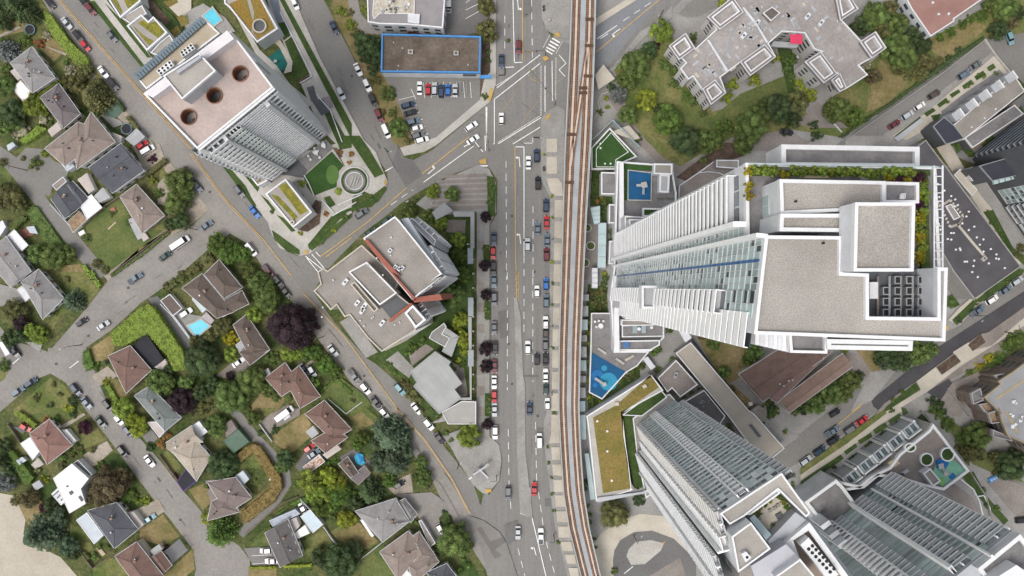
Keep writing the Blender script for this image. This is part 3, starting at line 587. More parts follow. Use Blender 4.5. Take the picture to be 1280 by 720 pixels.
block(RT, '975,182 1146,185 1146,211 975,209', 146, 153, white, pavers_g, .7, .8)
block(RT, '984,416 1031,418 1031,441 986,440', 0, 159, white, pavers_g, .35, .9)
block(RT, '1032,424 1139,426 1138,438 1033,436', 0, 160, white, grey_m, .6, .5)
# east glass rail frame and its posts
for i in range(13):
    x0, y0 = W(1160, 212+i*10.2, 158); x1, y1 = W(1171, 212+i*10.2, 158)
    mb = MB(); mb.bar((x0,y0,159.5), (x1,y1,159.5), .14, .14); build('canopy_rafter', mb, white_b, RT)
for x in (1160.5, 1171):
    a = W(x, 209, 158); b = W(x, 338, 158); mb = MB(); mb.bar((*a, 159.6), (*b, 159.6), .22, .22); build('canopy_beam', mb, white_b, RT)
a, b = W(932, 208, 158), W(1166, 210.5, 158); mb = MB(); mb.bar((*a,159.4), (*b,159.4), .12, .9); build('glass_rail', mb, glass_c, RT)
# stair windows of the set-back
for k in range(2):
    mb = MB(); p = WP('954,246 968,241 968,254 954,258' if k == 0 else '954,259 968,255 968,266 954,270', 159); mb.prism(p, 158.5, 161.5); build('stair_window', mb, glass, RT)
# machine pit: 4 x 3 fans in frames, a white cabinet, ribs
for r in range(4):
    for c in range(4):
        px, py = 1106+c*14.5, 349+r*13.6
        if r == 0 and c == 0: continue
        x, y = W(px+1, py+1, 164); mb = MB(); mb.box(x, y, 163, .95, 1.15, 1.2); f = build('cooling_unit', mb, steel, RT)
        mb = MB(); mb.box(x, y, 164.2, .62, .85, .05); build('fan_grille', mb, black, f)
for c in range(5):
    a, b = W(1099+c*14.5, 345, 164), W(1099+c*14.5, 394, 164); mb = MB(); mb.bar((*a,163.5), (*b,163.5), .3, .3); build('pit_rail', mb, steel if c % 2 else pavers, RT)
x, y = W(1090, 363, 164); mb = MB(); mb.box(x, y, 163, 1.2, 2.4, 1.6); build('pit_cabinet', mb, white_b, RT)
x, y = W(1163, 366, 164); mb = MB(); mb.box(x, y, 163, 1.2, 5.2, .6); build('pit_plinth', mb, concrete_g, RT)
for px, py in ((1028,304),(1134,263),(1134,288),(1000,250),(1057,320)):
    x, y = W(px, py, 168); mb = MB(); zz = 172.6 if px > 1100 else (166 if py < 260 else 168); mb.cyl(x, y, zz, zz+.6, .16); build('roof_vent', mb, black, RT)
# west facade
X = 35.3
def yy(s): return s*X
fA, fB = (X, yy(.19)), (X, yy(.50)); LN = fB[1]-fA[1]
def ts(s): return (yy(s)-fA[1])/LN
facade(bag, fA, fB, 14, 2.95, 48, [
    (ts(.287), ts(.503), 'balcony', dict(d=1.5, gh=1.0, guard=white_b, slab=greywall, win=glass_d, z1=157)),
    (ts(.262), ts(.285), 'pier', dict(d=1.9, z0=10, z1=159.2, mat=white)),
    (ts(.222), ts(.262), 'glass', dict(z1=158, dark=.3, pane=.8)),
])
gA, gB = (35.28, 7.28), (33.71, -6.38)
def tg(s): return (7.28-s*35)/13.66
facade(bag, gA, gB, 14, 2.95, 48, [
    (tg(.216), tg(.200), 'pier', dict(d=1.2, z0=8, z1=168.5, mat=white)),
    (tg(.200), tg(.118), 'glass', dict(z1=167, dark=.16, pane=1.0)),
    (tg(.118), tg(.104), 'spandrel', dict(z1=167)),
    (tg(.104), tg(-.01), 'glass', dict(z1=167, dark=.18, pane=1.0)),
    (tg(-.01), tg(-.12), 'balcony', dict(z0=94, z1=152, pitch=3.9, d=1.5, gh=2.0, guard=white_b, slab=greywall)),
    (tg(-.006), tg(-.12), 'balcony', dict(z0=22, z1=88, pitch=4.1, d=2.6, gh=2.3, guard=white_b, slab=greywall)),
    (tg(-.10), tg(-.245), 'balcony', dict(z0=30, z1=166, pitch=3.4, d=.7, gh=2.3, guard=white, slab=white, off=-.4)),
    (tg(-.01), tg(-.12), 'glass', dict(z0=152, z1=167, dark=.4)),
])
for i in range(8):
    a = 944+i*5.6; mb = MB(); mb.prism(WP(f'P {a},416 {a+5.4},416 {a+5.4},{431+i*1.3} {a},{431+i*1.3}', 160-i*.2), 140, 160-i*.2); build('stepped_slab', mb, white if i % 2 else white_b, RT)
mb = MB(); mb.prism(WP('P 938,213 1163,213 1163,219 938,219', 159.2), 158.4, 159.2); build('planter', mb, lawn_l, RT)
mb = MB(); mb.prism(WP('P 1150,219 1160,219 1163,336 1152,336', 159.2), 158.4, 159.2); build('planter', mb, lawn_l, RT)
# lower terrace on top of the projecting southern bays
x0, x1 = X-4.2, X-.4
mb = MB(); mb.prism([(x0, yy(-.135)), (x1, yy(-.135)), (x1, yy(.012)), (x0, yy(.012))], 86, 89); build('bay_roof', mb, grey_m, RT)
mb = MB(); o_ = [(x0-.3, yy(-.14)), (x1, yy(-.14)), (x1, yy(.016)), (x0-.3, yy(.016))]; mb.ring(o_, inset(o_, .55), 86, 90); build('bay_parapet', mb, white_b, RT)
_c = ccw(WP('941,417 955,295 1050,296 1181,335 1178,426', 168)); plain_sides(bag, _c, 10, 160, 3.2, skip=[i for i in range(5) if _c[i][0] < 36 and _c[(i+1) % 5][0] < 36])
bag.flush()

# podium of that tower: play deck, small roofs, terraces with furniture
PD = root_for('podium', 'E1 148,105 480,120 500,690 135,690', 9, 'white-edged grey podium carrying the square blue play deck below the tallest tower', 'podium')
block(PD, 'E1 148,106 362,122 372,118 482,120 484,185 503,295 503,352 600,420 P 880,300 880,385 860,392 E2 430,480 430,585 410,605 350,665 130,675 108,332 130,170', 0, 9, white, pavers_g, .5, 1.0)
mb = MB(); mb.prism(WP('E1 165,108 190,108 192,600 190,690 165,690', 12), 0, 12); build('screen_wall', mb, white_b, PD)
mb = MB(); mb.prism(WP('E2 132,215 158,215 165,670 132,670', 12), 0, 12.2); build('screen_wall', mb, white_b, PD)
block(PD, 'E1 372,120 480,122 478,184 370,180', 9, 13, white, gravel_d, .4, .5)
block(PD, 'E1 405,183 465,185 460,293 402,290', 9, 12.5, white, grey_m, .6, .4)
block(PD, 'E1 55,170 146,172 144,303 55,302', 0, 6, white, pavers_g, .4, .5)
block(PD, 'E1 102,362 140,364 140,476 100,475', 0, 6, white, pavers_g, .4, .5)
block(PD, 'E1 105,582 135,582 135,720 100,720', 0, 5, white, grey_m, .4, .5)
block(PD, 'E1 302,385 425,387 425,438 302,436', 0, 10.5, white, turf, .5, .7)
block(PD, 'E1 196,432 330,440 330,700 196,700', 0, 22, white, gravel_d, .4, .7)
block(PD, 'E1 222,452 288,452 288,520 222,522', 0, 30, white, grey_m, .4, .7)
block(PD, 'E2 207,366 374,388 366,482 200,474', 9, 19, white, grey_m, .5, .7)
block(PD, 'E2 178,478 372,484 370,512 175,514', 9, 15, white, gravel_d, .3, .4)
block(PD, 'E2 180,512 430,500 428,578 180,582', 9, 12, white, pavers_g, .3, .6)
block(PD, 'E2 162,604 405,600 405,630 350,660 162,662', 0, 10.5, white, pavers_g, .4, .6)
for s, m, z in (('E1 195,118 362,132 360,160 216,156 216,340 195,336', turf, 9.3), ('E1 216,154 360,172 356,340 215,338', bluepad, 9.5)):
    mb = MB(); mb.prism(WP(s, z), 8.9, z); build('play_surface' if m is bluepad else 'planter', mb, m, PD)
mb = MB(); xy = WP('E1 214,153 361,171 357,341 213,339', 9.6); mb.ring(ccw(xy), inset(xy, .3), 9, 9.75); build('play_kerb', mb, concrete, PD)
# lower deck with the sharp blue play pad
PL = root_for('podium', 'C5 75,205 190,205 250,500 75,600', 4, 'low paved deck with the pointed blue play pad beside the elevated railway', 'podium')
block(PL, 'C5 76,205 190,205 190,398 365,398 305,470 250,503 130,636 65,602 72,395', 0, 4, concrete, pavers_g, .35, .4)
mb = MB(); mb.prism(WP('C5 75,400 250,501 130,634 66,600', 4.2), 3.9, 4.2); build('play_surface', mb, bluepad, PL)
for i, (px, py, r, m) in enumerate(((760.5,477,11.2,cyan_l),(747,469.5,7.2,azure),(755.3,460.3,3.6,cyan_l),(744,481.5,3,azure))):
    mb = MB(); xy = [W(a, b, 4.3) for a, b in circ(px, py, r, 28)]; mb.prism(xy, 4.15, 4.25+.02*(3-i)); build('splash_disc', mb, m, PL)

# ---------------------------------------------------------------- square tower with the pink roof deck and three round openings
LT = root_for('apartment_tower', '181,118 290,40 343,110 248,187', 64, 'square white tower with pink roof deck and three round rust-rimmed openings', 'tower', 'residential towers')
bag = Bag(LT); ZR = 64.
core = ccw(WP('181,118 290,40 343,110 248,187', ZR))
mb = MB(); mb.prism(core, 0, 60.4); build('wall', mb, M('panel_light',(.58,.59,.60),.6,var=.05), LT)
mb = MB(); mb.ring(core, inset(core, .5), 60.4, ZR+.9); build('parapet', mb, white_b, LT)
bm = bmesh.new(); inn = inset(core, .45)
def loop(p, z): vs = [bm.verts.new((x, y, z)) for x, y in p]; return [bm.edges.new((vs[i], vs[(i+1) % len(vs)])) for i in range(len(vs))]
ed = loop(inn, ZR)
holes = [(236,146.2),(268.2,119.6),(300.5,92.3)]
for hx, hy in holes: ed += loop([W(a, b, ZR) for a, b in circ(hx, hy, 9.6, 32)], ZR)
bmesh.ops.triangle_fill(bm, edges=ed, use_beauty=True)
mb = MB(); bm.verts.index_update(); mb.grid([v.co[:] for v in bm.verts], [[v.index for v in f.verts] for f in bm.faces]); bm.free()
build('roof', mb, pinkdeck, LT)
for i, (hx, hy) in enumerate(holes):
    o_ = [W(a, b, ZR) for a, b in circ(hx, hy, 10.4, 32)]; i_ = [W(a, b, ZR) for a, b in circ(hx, hy, 9.3, 32)]
    mb = MB(); mb.ring(ccw(o_), ccw(i_), 60.5, ZR+.35); rm = build('round_opening', mb, rust, LT)
    mb = MB(); mb.prism(i_, 60.41, 60.5); build('well_floor', mb, grey_d if i == 1 else concrete_g, rm)
    cx, cy = cen(i_); mb = MB(); mb.box(cx+.7, cy-.5, 60.5, 1.2, 1.4, 1.1, .5); build('well_hatch', mb, M('well_brown',(.07,.04,.03),.8), rm)
mb = MB(); mb.prism(WP('F5 95,462 595,86 636,136 150,490', 67), 58, 67); build('screen_wall', mb, M('white_lilac',(.60,.57,.58),.7,var=.05), LT)
block(LT, 'F5 216,362 432,226 530,332 330,502', ZR, 69.5, greywall, gravel, .35, .6)
mb = MB(); mb.prism(WP('F5 290,330 430,235 440,248 300,346', 71), 69.6, 71); build('roof_duct', mb, greywall, LT)
xy = block(LT, 'F5 42,356 446,8 552,105 112,440', 0, 59, greywall, M('roof_sand',(.34,.29,.215),.9,col2=(.41,.355,.27),sc1=.2,fine=.1), .4, .2)
A_, B_ = Vector((*W(*pts('F5 42,356')[0], 59), 0)), Vector((*W(*pts('F5 446,8')[0], 59), 0))
for i in range(26):
    p = A_+(B_-A_)*(i/26); q_ = A_+(B_-A_)*((i+.8)/26); n_ = Vector((-(B_-A_).y, (B_-A_).x, 0)).normalized()*-1.0
    mb = MB(); mb.prism([(p.x,p.y),(q_.x,q_.y),(q_.x+n_.x*2.2,q_.y+n_.y*2.2),(p.x+n_.x*2.2,p.y+n_.y*2.2)], 59.6, 60.1); build('sun_louvre', mb, M('louvre_blue',(.12,.16,.19),.4), LT)
for s, z in (('F5 168,330 255,262 275,298 195,358', 61), ('F5 310,218 380,162 402,195 328,248', 61)):
    xy = WP(s, z); mb = MB(); mb.prism(xy, 59.02, z); u_ = build('chiller', mb, white_b, LT)
    a_, b_, c_, d_ = [Vector(p) for p in xy]
    for i in range(4):
        for j in range(2):
            p = a_.lerp(b_, (i+.5)/4).lerp(d_.lerp(c_, (i+.5)/4), (j+.5)/2); mb = MB(); mb.cyl(p.x, p.y, z, z+.08, .34); build('fan', mb, black, u_)
for s, z0, z1 in (('F5 712,215 770,270 760,292 705,235', 50, 63),):
    block(LT, s, z0, z1, greywall, sedum_g, .3, .3)
bl, br = W(335, 224), W(414, 165)
LTL, LTR = WP('248,187 343,110', ZR)
facade(bag, LTL, LTR, 3, 3.4, 17, [
    (-.09, -.005, 'balcony', dict(d=1.3, gh=1.0, guard=greywall, slab=greywall, off=-2.2)),
    (0, .035, 'pier', dict(d=.5, mat=white, z1=63.5)),
    (.04, .24, 'balcony', dict(d=1.3, gh=1.5, guard=white, slab=white, div=2, win=glass_d)),
    (.245, .285, 'pier', dict(d=1.9, mat=M('panel_light',(.58,.59,.60),.6,var=.05))),
    (.29, .46, 'balcony', dict(d=1.1, gh=1.6, guard=M('balcony_pale_green',(.72,.78,.74),.6,var=.05), slab=white, div=3, win=glass_d)),
    (.44, .80, 'louvre', dict(mat=white_b)),
    (.805, .85, 'pier', dict(d=1.7, mat=MATS['panel_light'])),
    (.86, .96, 'punched', dict(m=1, fill=.62, mat=white)),
    (.965, 1., 'pier', dict(d=.4, mat=greywall)),
    (.0, 1., 'punched', dict(z0=60.7, z1=63.9, pitch=3.2, m=26, fill=.8, off=.1)),
])
mb = MB(); a_, b_ = Vector((*LTL, 0)), Vector((*LTR, 0)); mb.bar((*LTL, 64.1), (*LTR, 64.1), 1.2, .5); build('cornice', mb, white_b, LT)
plain_sides(bag, core, 3, 60, 3.4, skip=[i for i in range(4) if (core[i][1]+core[(i+1)%4][1])/2 < 72 or (core[i][0]+core[(i+1)%4][0])/2 > -75])
bag.flush()

# ---------------------------------------------------------------- tower at the lower edge with roof garden and fan block
ZB = 115.
BT = root_for('apartment_tower', '901,641 976,591 1012,640 950,720', ZB, 'tall glass tower with sunken roof garden and white two-row fan block', 'tower', 'residential towers')
bag = Bag(BT)
mb = MB(); core = ccw(WP('901,641 976,591 1012,640 1110,770 1010,840 940,770 922,714 913,670', ZB)); mb.prism(core, 0, 108); build('wall', mb, greywall, BT)
block(BT, 'F2 205,315 598,56 780,312 755,338 575,160 360,330 265,385', 108, ZB, greywall, gravel, .3, .4)
block(BT, 'F2 355,325 570,160 590,185 400,322', 108, ZB-1, greywall, grey_m, .3, .3)
mb = MB(); mb.prism(WP('F2 400,320 580,185 690,300 530,440', 109.5), 107.9, 109.5); build('roof_garden', mb, beige, BT)
mb = MB(); mb.prism(WP('F2 395,350 425,325 545,465 510,500', 112), 108, 112); build('glass_roof', mb, glass_c, BT)
mb = MB(); mb.prism(WP('F2 515,495 690,310 760,360 545,555', 113), 108, 113); build('roof_screen', mb, greywall, BT)
block(BT, 'F2 278,462 400,372 525,540 320,690', 108, 118, white, gravel, .3, .5)
block(BT, 'F2 540,550 765,365 1130,870 800,1000 720,740 640,520', 108, 113, white, M('roof_brown',(.17,.13,.105),.9,col2=(.22,.175,.145),sc1=.2,fine=.12), 1.1, 1.4)
mb = MB(); mb.prism(WP('F2 405,655 630,515 720,605 560,725 430,730', 117), 108, 117); build('roof_screen', mb, M('lilac_grey',(.40,.40,.43),.6,var=.05), BT)
block(BT, 'F2 555,720 715,605 830,745 640,860', 108, 119, white, gravel, .3, .5)
mb = MB(); mb.prism(WP('F2 330,690 400,640 440,730 330,740', 116), 108, 116); build('roof_screen', mb, gravel_d, BT)
xy = WP('F2 722,520 775,472 968,712 900,745', 116); mb = MB(); mb.prism(xy, 113, 116); u_ = build('chiller', mb, white_b, BT)
for i in range(7):
    for j in range(2):
        px, py = 860+(775+j*24+i*23)/5.14, 580+(546-j*20+i*24.5)/5.14; x, y = W(px, py, 116); mb = MB(); mb.cyl(x, y, 116, 116.1, .36); build('fan', mb, black, u_)
xy = WP('F2 340,575 372,560 405,600 370,630', 119); mb = MB(); mb.prism(xy, 118, 119.2); u_ = build('air_handler', mb, white, BT)
mb = MB(); x, y = cen(xy); mb.cyl(x+.2, y-.2, 119.2, 119.25, .3); build('fan', mb, black, u_)
A_, B_ = WP('901,641 976,591', ZB)
facade(bag, A_, B_, 9, 2.85, 37, [
    (0, .035, 'pier', dict(d=.4, mat=greywall, z1=113)),
    (.04, .31, 'glass', dict(pane=1.3, dark=.38, glass=M('spandrel_pale',(.46,.53,.54),.3,col2=(.56,.62,.62),sc1=.12,island=.2), bar=M('bar_light',(.60,.63,.64),.5,var=.05))),
    (.32, .34, 'pier', dict(d=.9, mat=white, z1=114)),
    (.345, .475, 'punched', dict(m=1, fill=.74, win=M('pale_infill',(.45,.47,.49),.5,var=.06), mat=white_b, off=.5)),
    (.48, .50, 'pier', dict(d=.9, mat=white, z1=114)),
    (.51, .98, 'glass', dict(pane=1.4, dark=.3, glass=MATS['spandrel_pale'], bar=M('bar_bluegrey',(.50,.55,.56),.5,var=.06))),
    (.985, 1.16, 'balcony', dict(d=1.0, gh=1.2, guard=M('balcony_grey',(.47,.49,.50),.5,var=.06), slab=white_b, th=.5, off=-2.2)),
])
A_, B_ = WP('901,641 918,700', ZB)
facade(bag, A_, B_, 9, 2.85, 37, [
    (.02, .5, 'balcony', dict(d=1.0, gh=1.2, guard=M('slab_warm',(.48,.465,.445),.7,var=.08), slab=white_b, th=.5, div=1, win=greywall)),
    (.52, .82, 'balcony', dict(d=1.6, gh=2.0, guard=white_b, slab=white_b)),
    (.83, .87, 'pier', dict(d=2.6, mat=white, z1=113)),
    (.88, 1.5, 'balcony', dict(d=1.0, gh=1.2, guard=greywall, slab=white_b, th=.5, div=2, off=3, win=steel)),
    (1.52, 1.58, 'pier', dict(d=4.6, mat=white, z1=111)),
    (1.6, 2.2, 'balcony', dict(d=1.6, gh=1.0, guard=greywall, slab=white, div=2, off=2)),
])
mb = MB(); mb.prism(WP('F2 265,80 540,10 600,60 210,312', 100), 30, 31) if 0 else None
# end bay on the north-east side
A_, B_ = WP('976,591 1012,640', ZB)
plain_sides(bag, core, 9, 106, 2.85, skip=())
bag.flush()
# its low podium
PB = root_for('podium', 'F1 50,190 240,60 280,90 110,560', 7, 'low concrete podium edging the foot of the glass tower', 'podium')
block(PB, 'F1 48,188 190,75 250,55 285,95 560,260 300,500 120,620 75,420', 0, 7, concrete, concrete_g, .3, .4)

# ---------------------------------------------------------------- tower in the lower right corner
ZC = 78.
CT = root_for('apartment_tower', '1203,722 1272,666 1310,720', ZC, 'grey balcony tower in the lower corner with a rooftop cut by the frame edge', 'tower', 'residential towers')
bag = Bag(CT)
core = ccw(WP('1203,722 1272,666 1330,735 1340,860 1130,900 1120,790', ZC)); mb = MB(); mb.prism(core, 0, 76); build('wall', mb, greywall, CT)
block(CT, 'F4 925,665 1195,445 1350,640 1350,900 1100,900', 70, ZC, white, pavers_g, 1.0, .9)
mb = MB(); mb.prism(WP('F4 1010,760 1185,648 1290,720 1200,860', 82), 78, 82); build('roof_screen', mb, white_b, CT)
A_, B_ = WP('1203,722 1272,666', ZC)
sg = M('balcony_rail_grey',(.42,.44,.46),.5,var=.05); sl_ = M('slab_shadow_grey',(.46,.465,.475),.6,var=.08); gg = M('glass_green_grey',(.40,.49,.47),.25,col2=(.50,.58,.56),sc1=.15,island=.3)
facade(bag, A_, B_, 13, 2.7, 23, [
    (.60, .98, 'balcony', dict(d=.9, gh=1.25, guard=M('guard_frosted',(.42,.435,.455),.4,var=.08), slab=white_b, th=.55, div=1, win=M('window_mid',(.26,.29,.30),.15,var=.3,sc1=.3,island=.4))),
    (.985, 1.0, 'pier', dict(d=.6, mat=white)),
    (.51, .60, 'glass', dict(pane=1.8, dark=.2, glass=gg)),
    (.475, .505, 'pier', dict(d=1.0, mat=white_b, z1=80)),
    (.30, .47, 'glass', dict(pane=2.2, dark=.15, glass=gg)),
    (.03, .30, 'balcony', dict(d=1.0, gh=1.25, guard=MATS['guard_frosted'], slab=white_b, th=.55, div=1, win=M('window_mid',(.26,.29,.30),.15,var=.3,sc1=.3,island=.4))),
    (-.03, .03, 'balcony', dict(d=2.2, gh=2.2, guard=white_b, slab=white)),
    (-.22, -.035, 'glass', dict(pane=2., dark=.6, off=-1.5, bar=greywall)),
    (-.25, -.22, 'spandrel', dict(off=-1.2)),
    (-.45, -.25, 'balcony', dict(d=1.2, gh=1.2, guard=MATS['guard_frosted'], slab=white_b, th=.5, off=-1.)),
    (-.48, -.45, 'pier', dict(d=1.2, mat=white)),
    (-.75, -.48, 'balcony', dict(d=1.3, gh=.9, guard=white, slab=white)),
])
plain_sides(bag, core, 10, 74, 2.7, skip=())
bag.flush()
PC = root_for('podium', 'D6 420,200 560,70 715,270 610,345', 11, 'podium deck with the multicoloured curved play court and white rim walls', 'podium')
xy = block(PC, 'D6 420,195 545,95 565,66 720,268 610,350 520,330 420,300 330,290 270,340 130,360 150,310 250,330 300,290 380,250', 0, 11, concrete, pavers, .8, 1.0)
for s, m, z in (('D6 575,260 590,222 640,215 668,228 712,268 608,336 560,300', mint, 11.35), ('D6 585,225 612,215 640,238 622,262 585,258', azure, 11.5), ('D6 640,285 658,278 670,292 650,308 640,300', azure, 11.5), ('D6 590,300 615,300 625,320 605,336', M('lime_rubber',(.16,.33,.10),.8), 11.5)):
    mb = MB(); mb.prism(WP(s, z), 10.9, z); build('play_surface', mb, m, PC)
block(PC, 'D6 525,280 555,257 600,312 568,335', 11, 14, white, gravel_d, .4, .5)
for cx, cy, rx, ry in ((1158.5,574.5,8.5,8.5),(1184.5,568,9,9),(1138,559.5,7.5,6)):
    o_ = ccw([W(a, b, 12) for a, b in circ(cx, cy, rx, 24, ry)]); mb = MB(); mb.ring(o_, inset(o_, .45), 11, 12.1); pl = build('round_planter', mb, white_b, PC)
    mb = MB(); mb.prism(inset(o_, .45), 11, 11.8); build('planter_soil', mb, lawn_l, pl)
PT = root_for('podium', 'F2 745,240 945,95 1010,170 880,430', 13, 'white-rimmed terrace podium wedged between the two lower towers', 'podium')
block(PT, 'F2 745,240 945,95 990,140 1131,330 1131,520 1000,560 880,440 815,330', 0, 13, white, pavers_g, 1.0, .9)
for i in range(4): mb = MB(); mb.prism(WP(f'F2 {850+i*55},{400+i*62} {905+i*55},{360+i*62} {925+i*55},{385+i*62} {870+i*55},{425+i*62}', 22+i*4), 13, 22+i*4); build('stepped_roof', mb, [white, greywall][i % 2], PT)
# row of five glazed terrace houses along the street at its foot
ROW = []
for i, (px, py) in enumerate(((1067,598),(1085.5,582.5),(1103.5,568.5),(1122,553.5),(1140.5,538.5))):
    t = empty('terrace_house', *W(px, py, 9), 0, ['glazed row house nearest the glass tower, lowest of the five steps','glazed row house second in the stepped row, next to the lowest','glazed row house in the middle of the five stepped units','glazed row house fourth up, beside the topmost of the stepped row','topmost glazed row house, at the garden end of the stepped row'][i], 'row house', 'stepped row houses under the corner tower')
    def g(a, b): return (px+a*.79+b*.61, py-a*.61+b*.79)   # along the row, and away from the street
    z = 9+i*.02
    mb = MB(); mb.prism([W(*g(a, b), z) for a, b in ((-11,-7),(11,-7),(11,9),(-11,9))], 0, 8); build('wall', mb, greywall, t)
    for k in range(7):
        a0 = -8.5+k*2.7; mb = MB(); mb.prism([W(*g(a, b), z) for a, b in ((a0,-5),(a0+2,-5),(a0+2,6),(a0,6))], 8, 8.3); build('roof_window', mb, glass_d if k % 3 else glass, t)
    for (a0, a1, b0, b1) in ((-11,-9.6,-8,8),(-11,11,5.6,7.2),(8,11,-8.5,-6)):
        mb = MB(); mb.prism([W(*g(a, b), z+1) for a, b in ((a0,b0),(a1,b0),(a1,b1),(a0,b1))], 0, 9.6); build('frame_wall', mb, white_b, t)
# ================================================================ MID-SIZE BUILDINGS, RAILWAY
def wall_windows(root, xy, z0, storeys, sh, bay=3.2, frac=.5, mat=None, frame=None, every=False):
    """separate windows on the walls that face the middle of the scene"""
    xy = ccw(xy); n = len(xy); cnt = 0
    for i in range(n):
        A, B = Vector(xy[i]), Vector(xy[(i+1) % n]); u = B-A; ln = u.length
        if ln < 2.2: continue
        u.normalize(); nr = Vector((u.y, -u.x)); mid = (A+B)/2
        if not every and nr.dot(-mid.normalized()) < .15: continue
        m = max(1, int(ln/bay))
        for s in range(storeys):
            for j in range(m):
                if cnt >= 96: return
                c = A+u*(ln*(j+.5)/m); w_ = ln/m*frac/2
                q = [c-u*w_-nr*.05, c+u*w_-nr*.05, c+u*w_+nr*.06, c-u*w_+nr*.06]
                mb = MB(); mb.prism([(p.x, p.y) for p in q], z0+s*sh+.9, z0+s*sh+sh*.78); build('window', mb, mat or glass_d, root); cnt += 1
def vent(root, px, py, z, s=.5, h=.6, mat=None, name='roof_vent'):
    x, y = W(px, py, z+h); mb = MB(); mb.box(x, y, z, s, s*.9, h, R.uniform(0, 1.5)); return build(name, mb, mat or white, root)
def hvac(root, px, py, z, sx=1.8, sy=1.5, rot=0, mat=None):
    x, y = W(px, py, z+1); mb = MB(); mb.box(x, y, z, sx, sy, .9, rot); u_ = build('air_handler', mb, mat or white, root)
    mb = MB(); mb.cyl(x, y, z+.9, z+1.0, min(sx, sy)*.32); build('fan', mb, grey_d, u_); return u_
flat = M('flat_roof_brown', (.115,.10,.09), .9, col2=(.17,.15,.135), sc1=.12, fine=.18, sc2=1.2)
# blue-trimmed store
ST = root_for('store', 'A3 310,172 805,185 800,365 305,360', 6, 'flat dark-roofed store with bright blue trim beside the small car park', 'store')
block(ST, 'A3 310,172 805,185 800,368 306,362', 0, 6, white, M('flat_roof_store',(.082,.064,.05),.9,col2=(.15,.12,.095),sc1=.15,fine=.2,sc2=1), .5, .9, bluepaint)
for px, py in ((513,64.5),(570,66)): hvac(ST, px, py, 6, 1.7, 1.5, 0, concrete)
for a, b in ((498,82),(492,53),(585,81),(503,60),(497,88)): vent(ST, a, b, 6, .5, .4, grey_m)
mb = MB(); mb.prism(WP('A3 800,375 858,374 858,390 800,392', 5), 4.2, 5); build('canopy', mb, bluepaint, ST)
mb = MB(); mb.prism(WP('A3 715,368 780,368 780,377 715,377', 5), 3.8, 5.4); build('sign_panel', mb, grey_d, ST)
mb = MB(); mb.prism(WP('A3 330,360 790,368 790,374 330,366', 3), .6, 2.8); build('shop_window', mb, glass_d, ST)
# building at the upper edge
NB = root_for('commercial_building', 'A3 235,0 625,0 615,140 240,120', 8, 'grey-roofed building with cluttered white plant area, cut by the upper frame edge', 'building')
xy = block(NB, 'A3 235,-60 630,-60 615,142 440,125 300,122 240,112', 0, 8, white, M('roof_greylilac',(.235,.22,.225),.8,var=.08,fine=.06), .4, .5)
block(NB, 'A3 272,-60 475,-60 472,68 300,68 270,95 262,70', 8, 8.4, white, M('roof_white_stained',(.5,.48,.43),.9,col2=(.34,.28,.2),sc1=.8,fine=.2), .2, .1)
block(NB, 'A3 440,68 498,72 495,118 440,110', 8, 9, white, white, .2, .2)
for k in range(14): vent(NB, 400+R.uniform(290,460)/4, R.uniform(2,60)/4, 8.4, R.uniform(.4,1.1), R.uniform(.4,1), R.choice([white,grey_d,steel]))
wall_windows(NB, xy, 0, 2, 3.6)
# stepped apartment block with white-rimmed bays
AP = root_for('apartment_block', 'P 837,57 1107,60 1030,130', 11, 'sprawling low apartment block with stepped outline and white-rimmed roof bays', 'apartment block')
roofap = M('roof_ap', (.25,.228,.215), .9, col2=(.32,.295,.28), sc1=.12, fine=.14, sc2=1.4)
xy = block(AP, 'P 837,57 857,42 869,61 895,37 885,21 916,-4 922,-30 1040,-30 1072,11 1051,25 1076,52 1094,40 1107,60 1087,74 1073,82 1084,94 1056,112 1046,92 1030,102 1007,77 1026,65 1017,62 1005,42 977,40 960,55 969,71 937,95 927,77 900,97 907,116 889,130 866,96 860,100 850,86 857,79', 0, 11, M('wall_pale',(.52,.50,.485),.8,var=.05), roofap, .35, .6)
wall_windows(AP, xy, 0, 4, 2.7, 3.4, .4)
for s in ('P 837,57 857,42 868,60 849,74', 'P 885,21 916,-3 929,15 900,36', 'P 926,77 956,56 969,71 938,94', 'P 879,111 894,100 907,116 889,130', 'P 1007,77 1026,65 1046,92 1030,103', 'P 1076,52 1094,40 1107,60 1090,72', 'P 1045,-6 1062,-6 1072,11 1051,25', 'P 1040,100 1050,92 1058,110 1050,114'):
    o_ = ccw(WP(s, 13)); mb = MB(); mb.ring(o_, inset(o_, .75), 11, 12.8); build('bay_surround', mb, M('taupe_panel',(.20,.17,.16),.8), AP)
    mb = MB(); i1 = inset(o_, .75); mb.ring(i1, inset(i1, .45), 11, 13); build('bay_rim', mb, white_b, AP)
    mb = MB(); mb.ring(inset(o_, -.15), inset(o_, .1), 12.4, 13); build('bay_rim', mb, white, AP)
for s in ('A5 255,200 265,200 360,350 350,355', 'A5 500,125 510,125 560,210 552,215', 'A5 430,40 440,35 500,110 490,115'):
    mb = MB(); mb.prism(WP(s, 11.4), 11, 11.5); build('roof_upstand', mb, white, AP)
for k in range(92):
    px, py = R.choice([(R.uniform(868,925),R.uniform(62,95)),(R.uniform(930,1000),R.uniform(5,40)),(R.uniform(985,1060),R.uniform(5,75)),(R.uniform(905,955),R.uniform(30,60))])
    x, y = W(px, py, 11); mb = MB(); mb.box(x, y, 11.02, R.uniform(.6,2.4), R.uniform(.6,1.1), .05, R.choice([.65,-.9,.65,2.2])); build('roof_patch', mb, R.choice([greywall,grey_m,grey_m,beige,steel]), AP)
for px, py in ((930,44),(1027,28),(947,28),(1010,20)): hvac(AP, px, py, 11, 2.4, 1.2, .9)
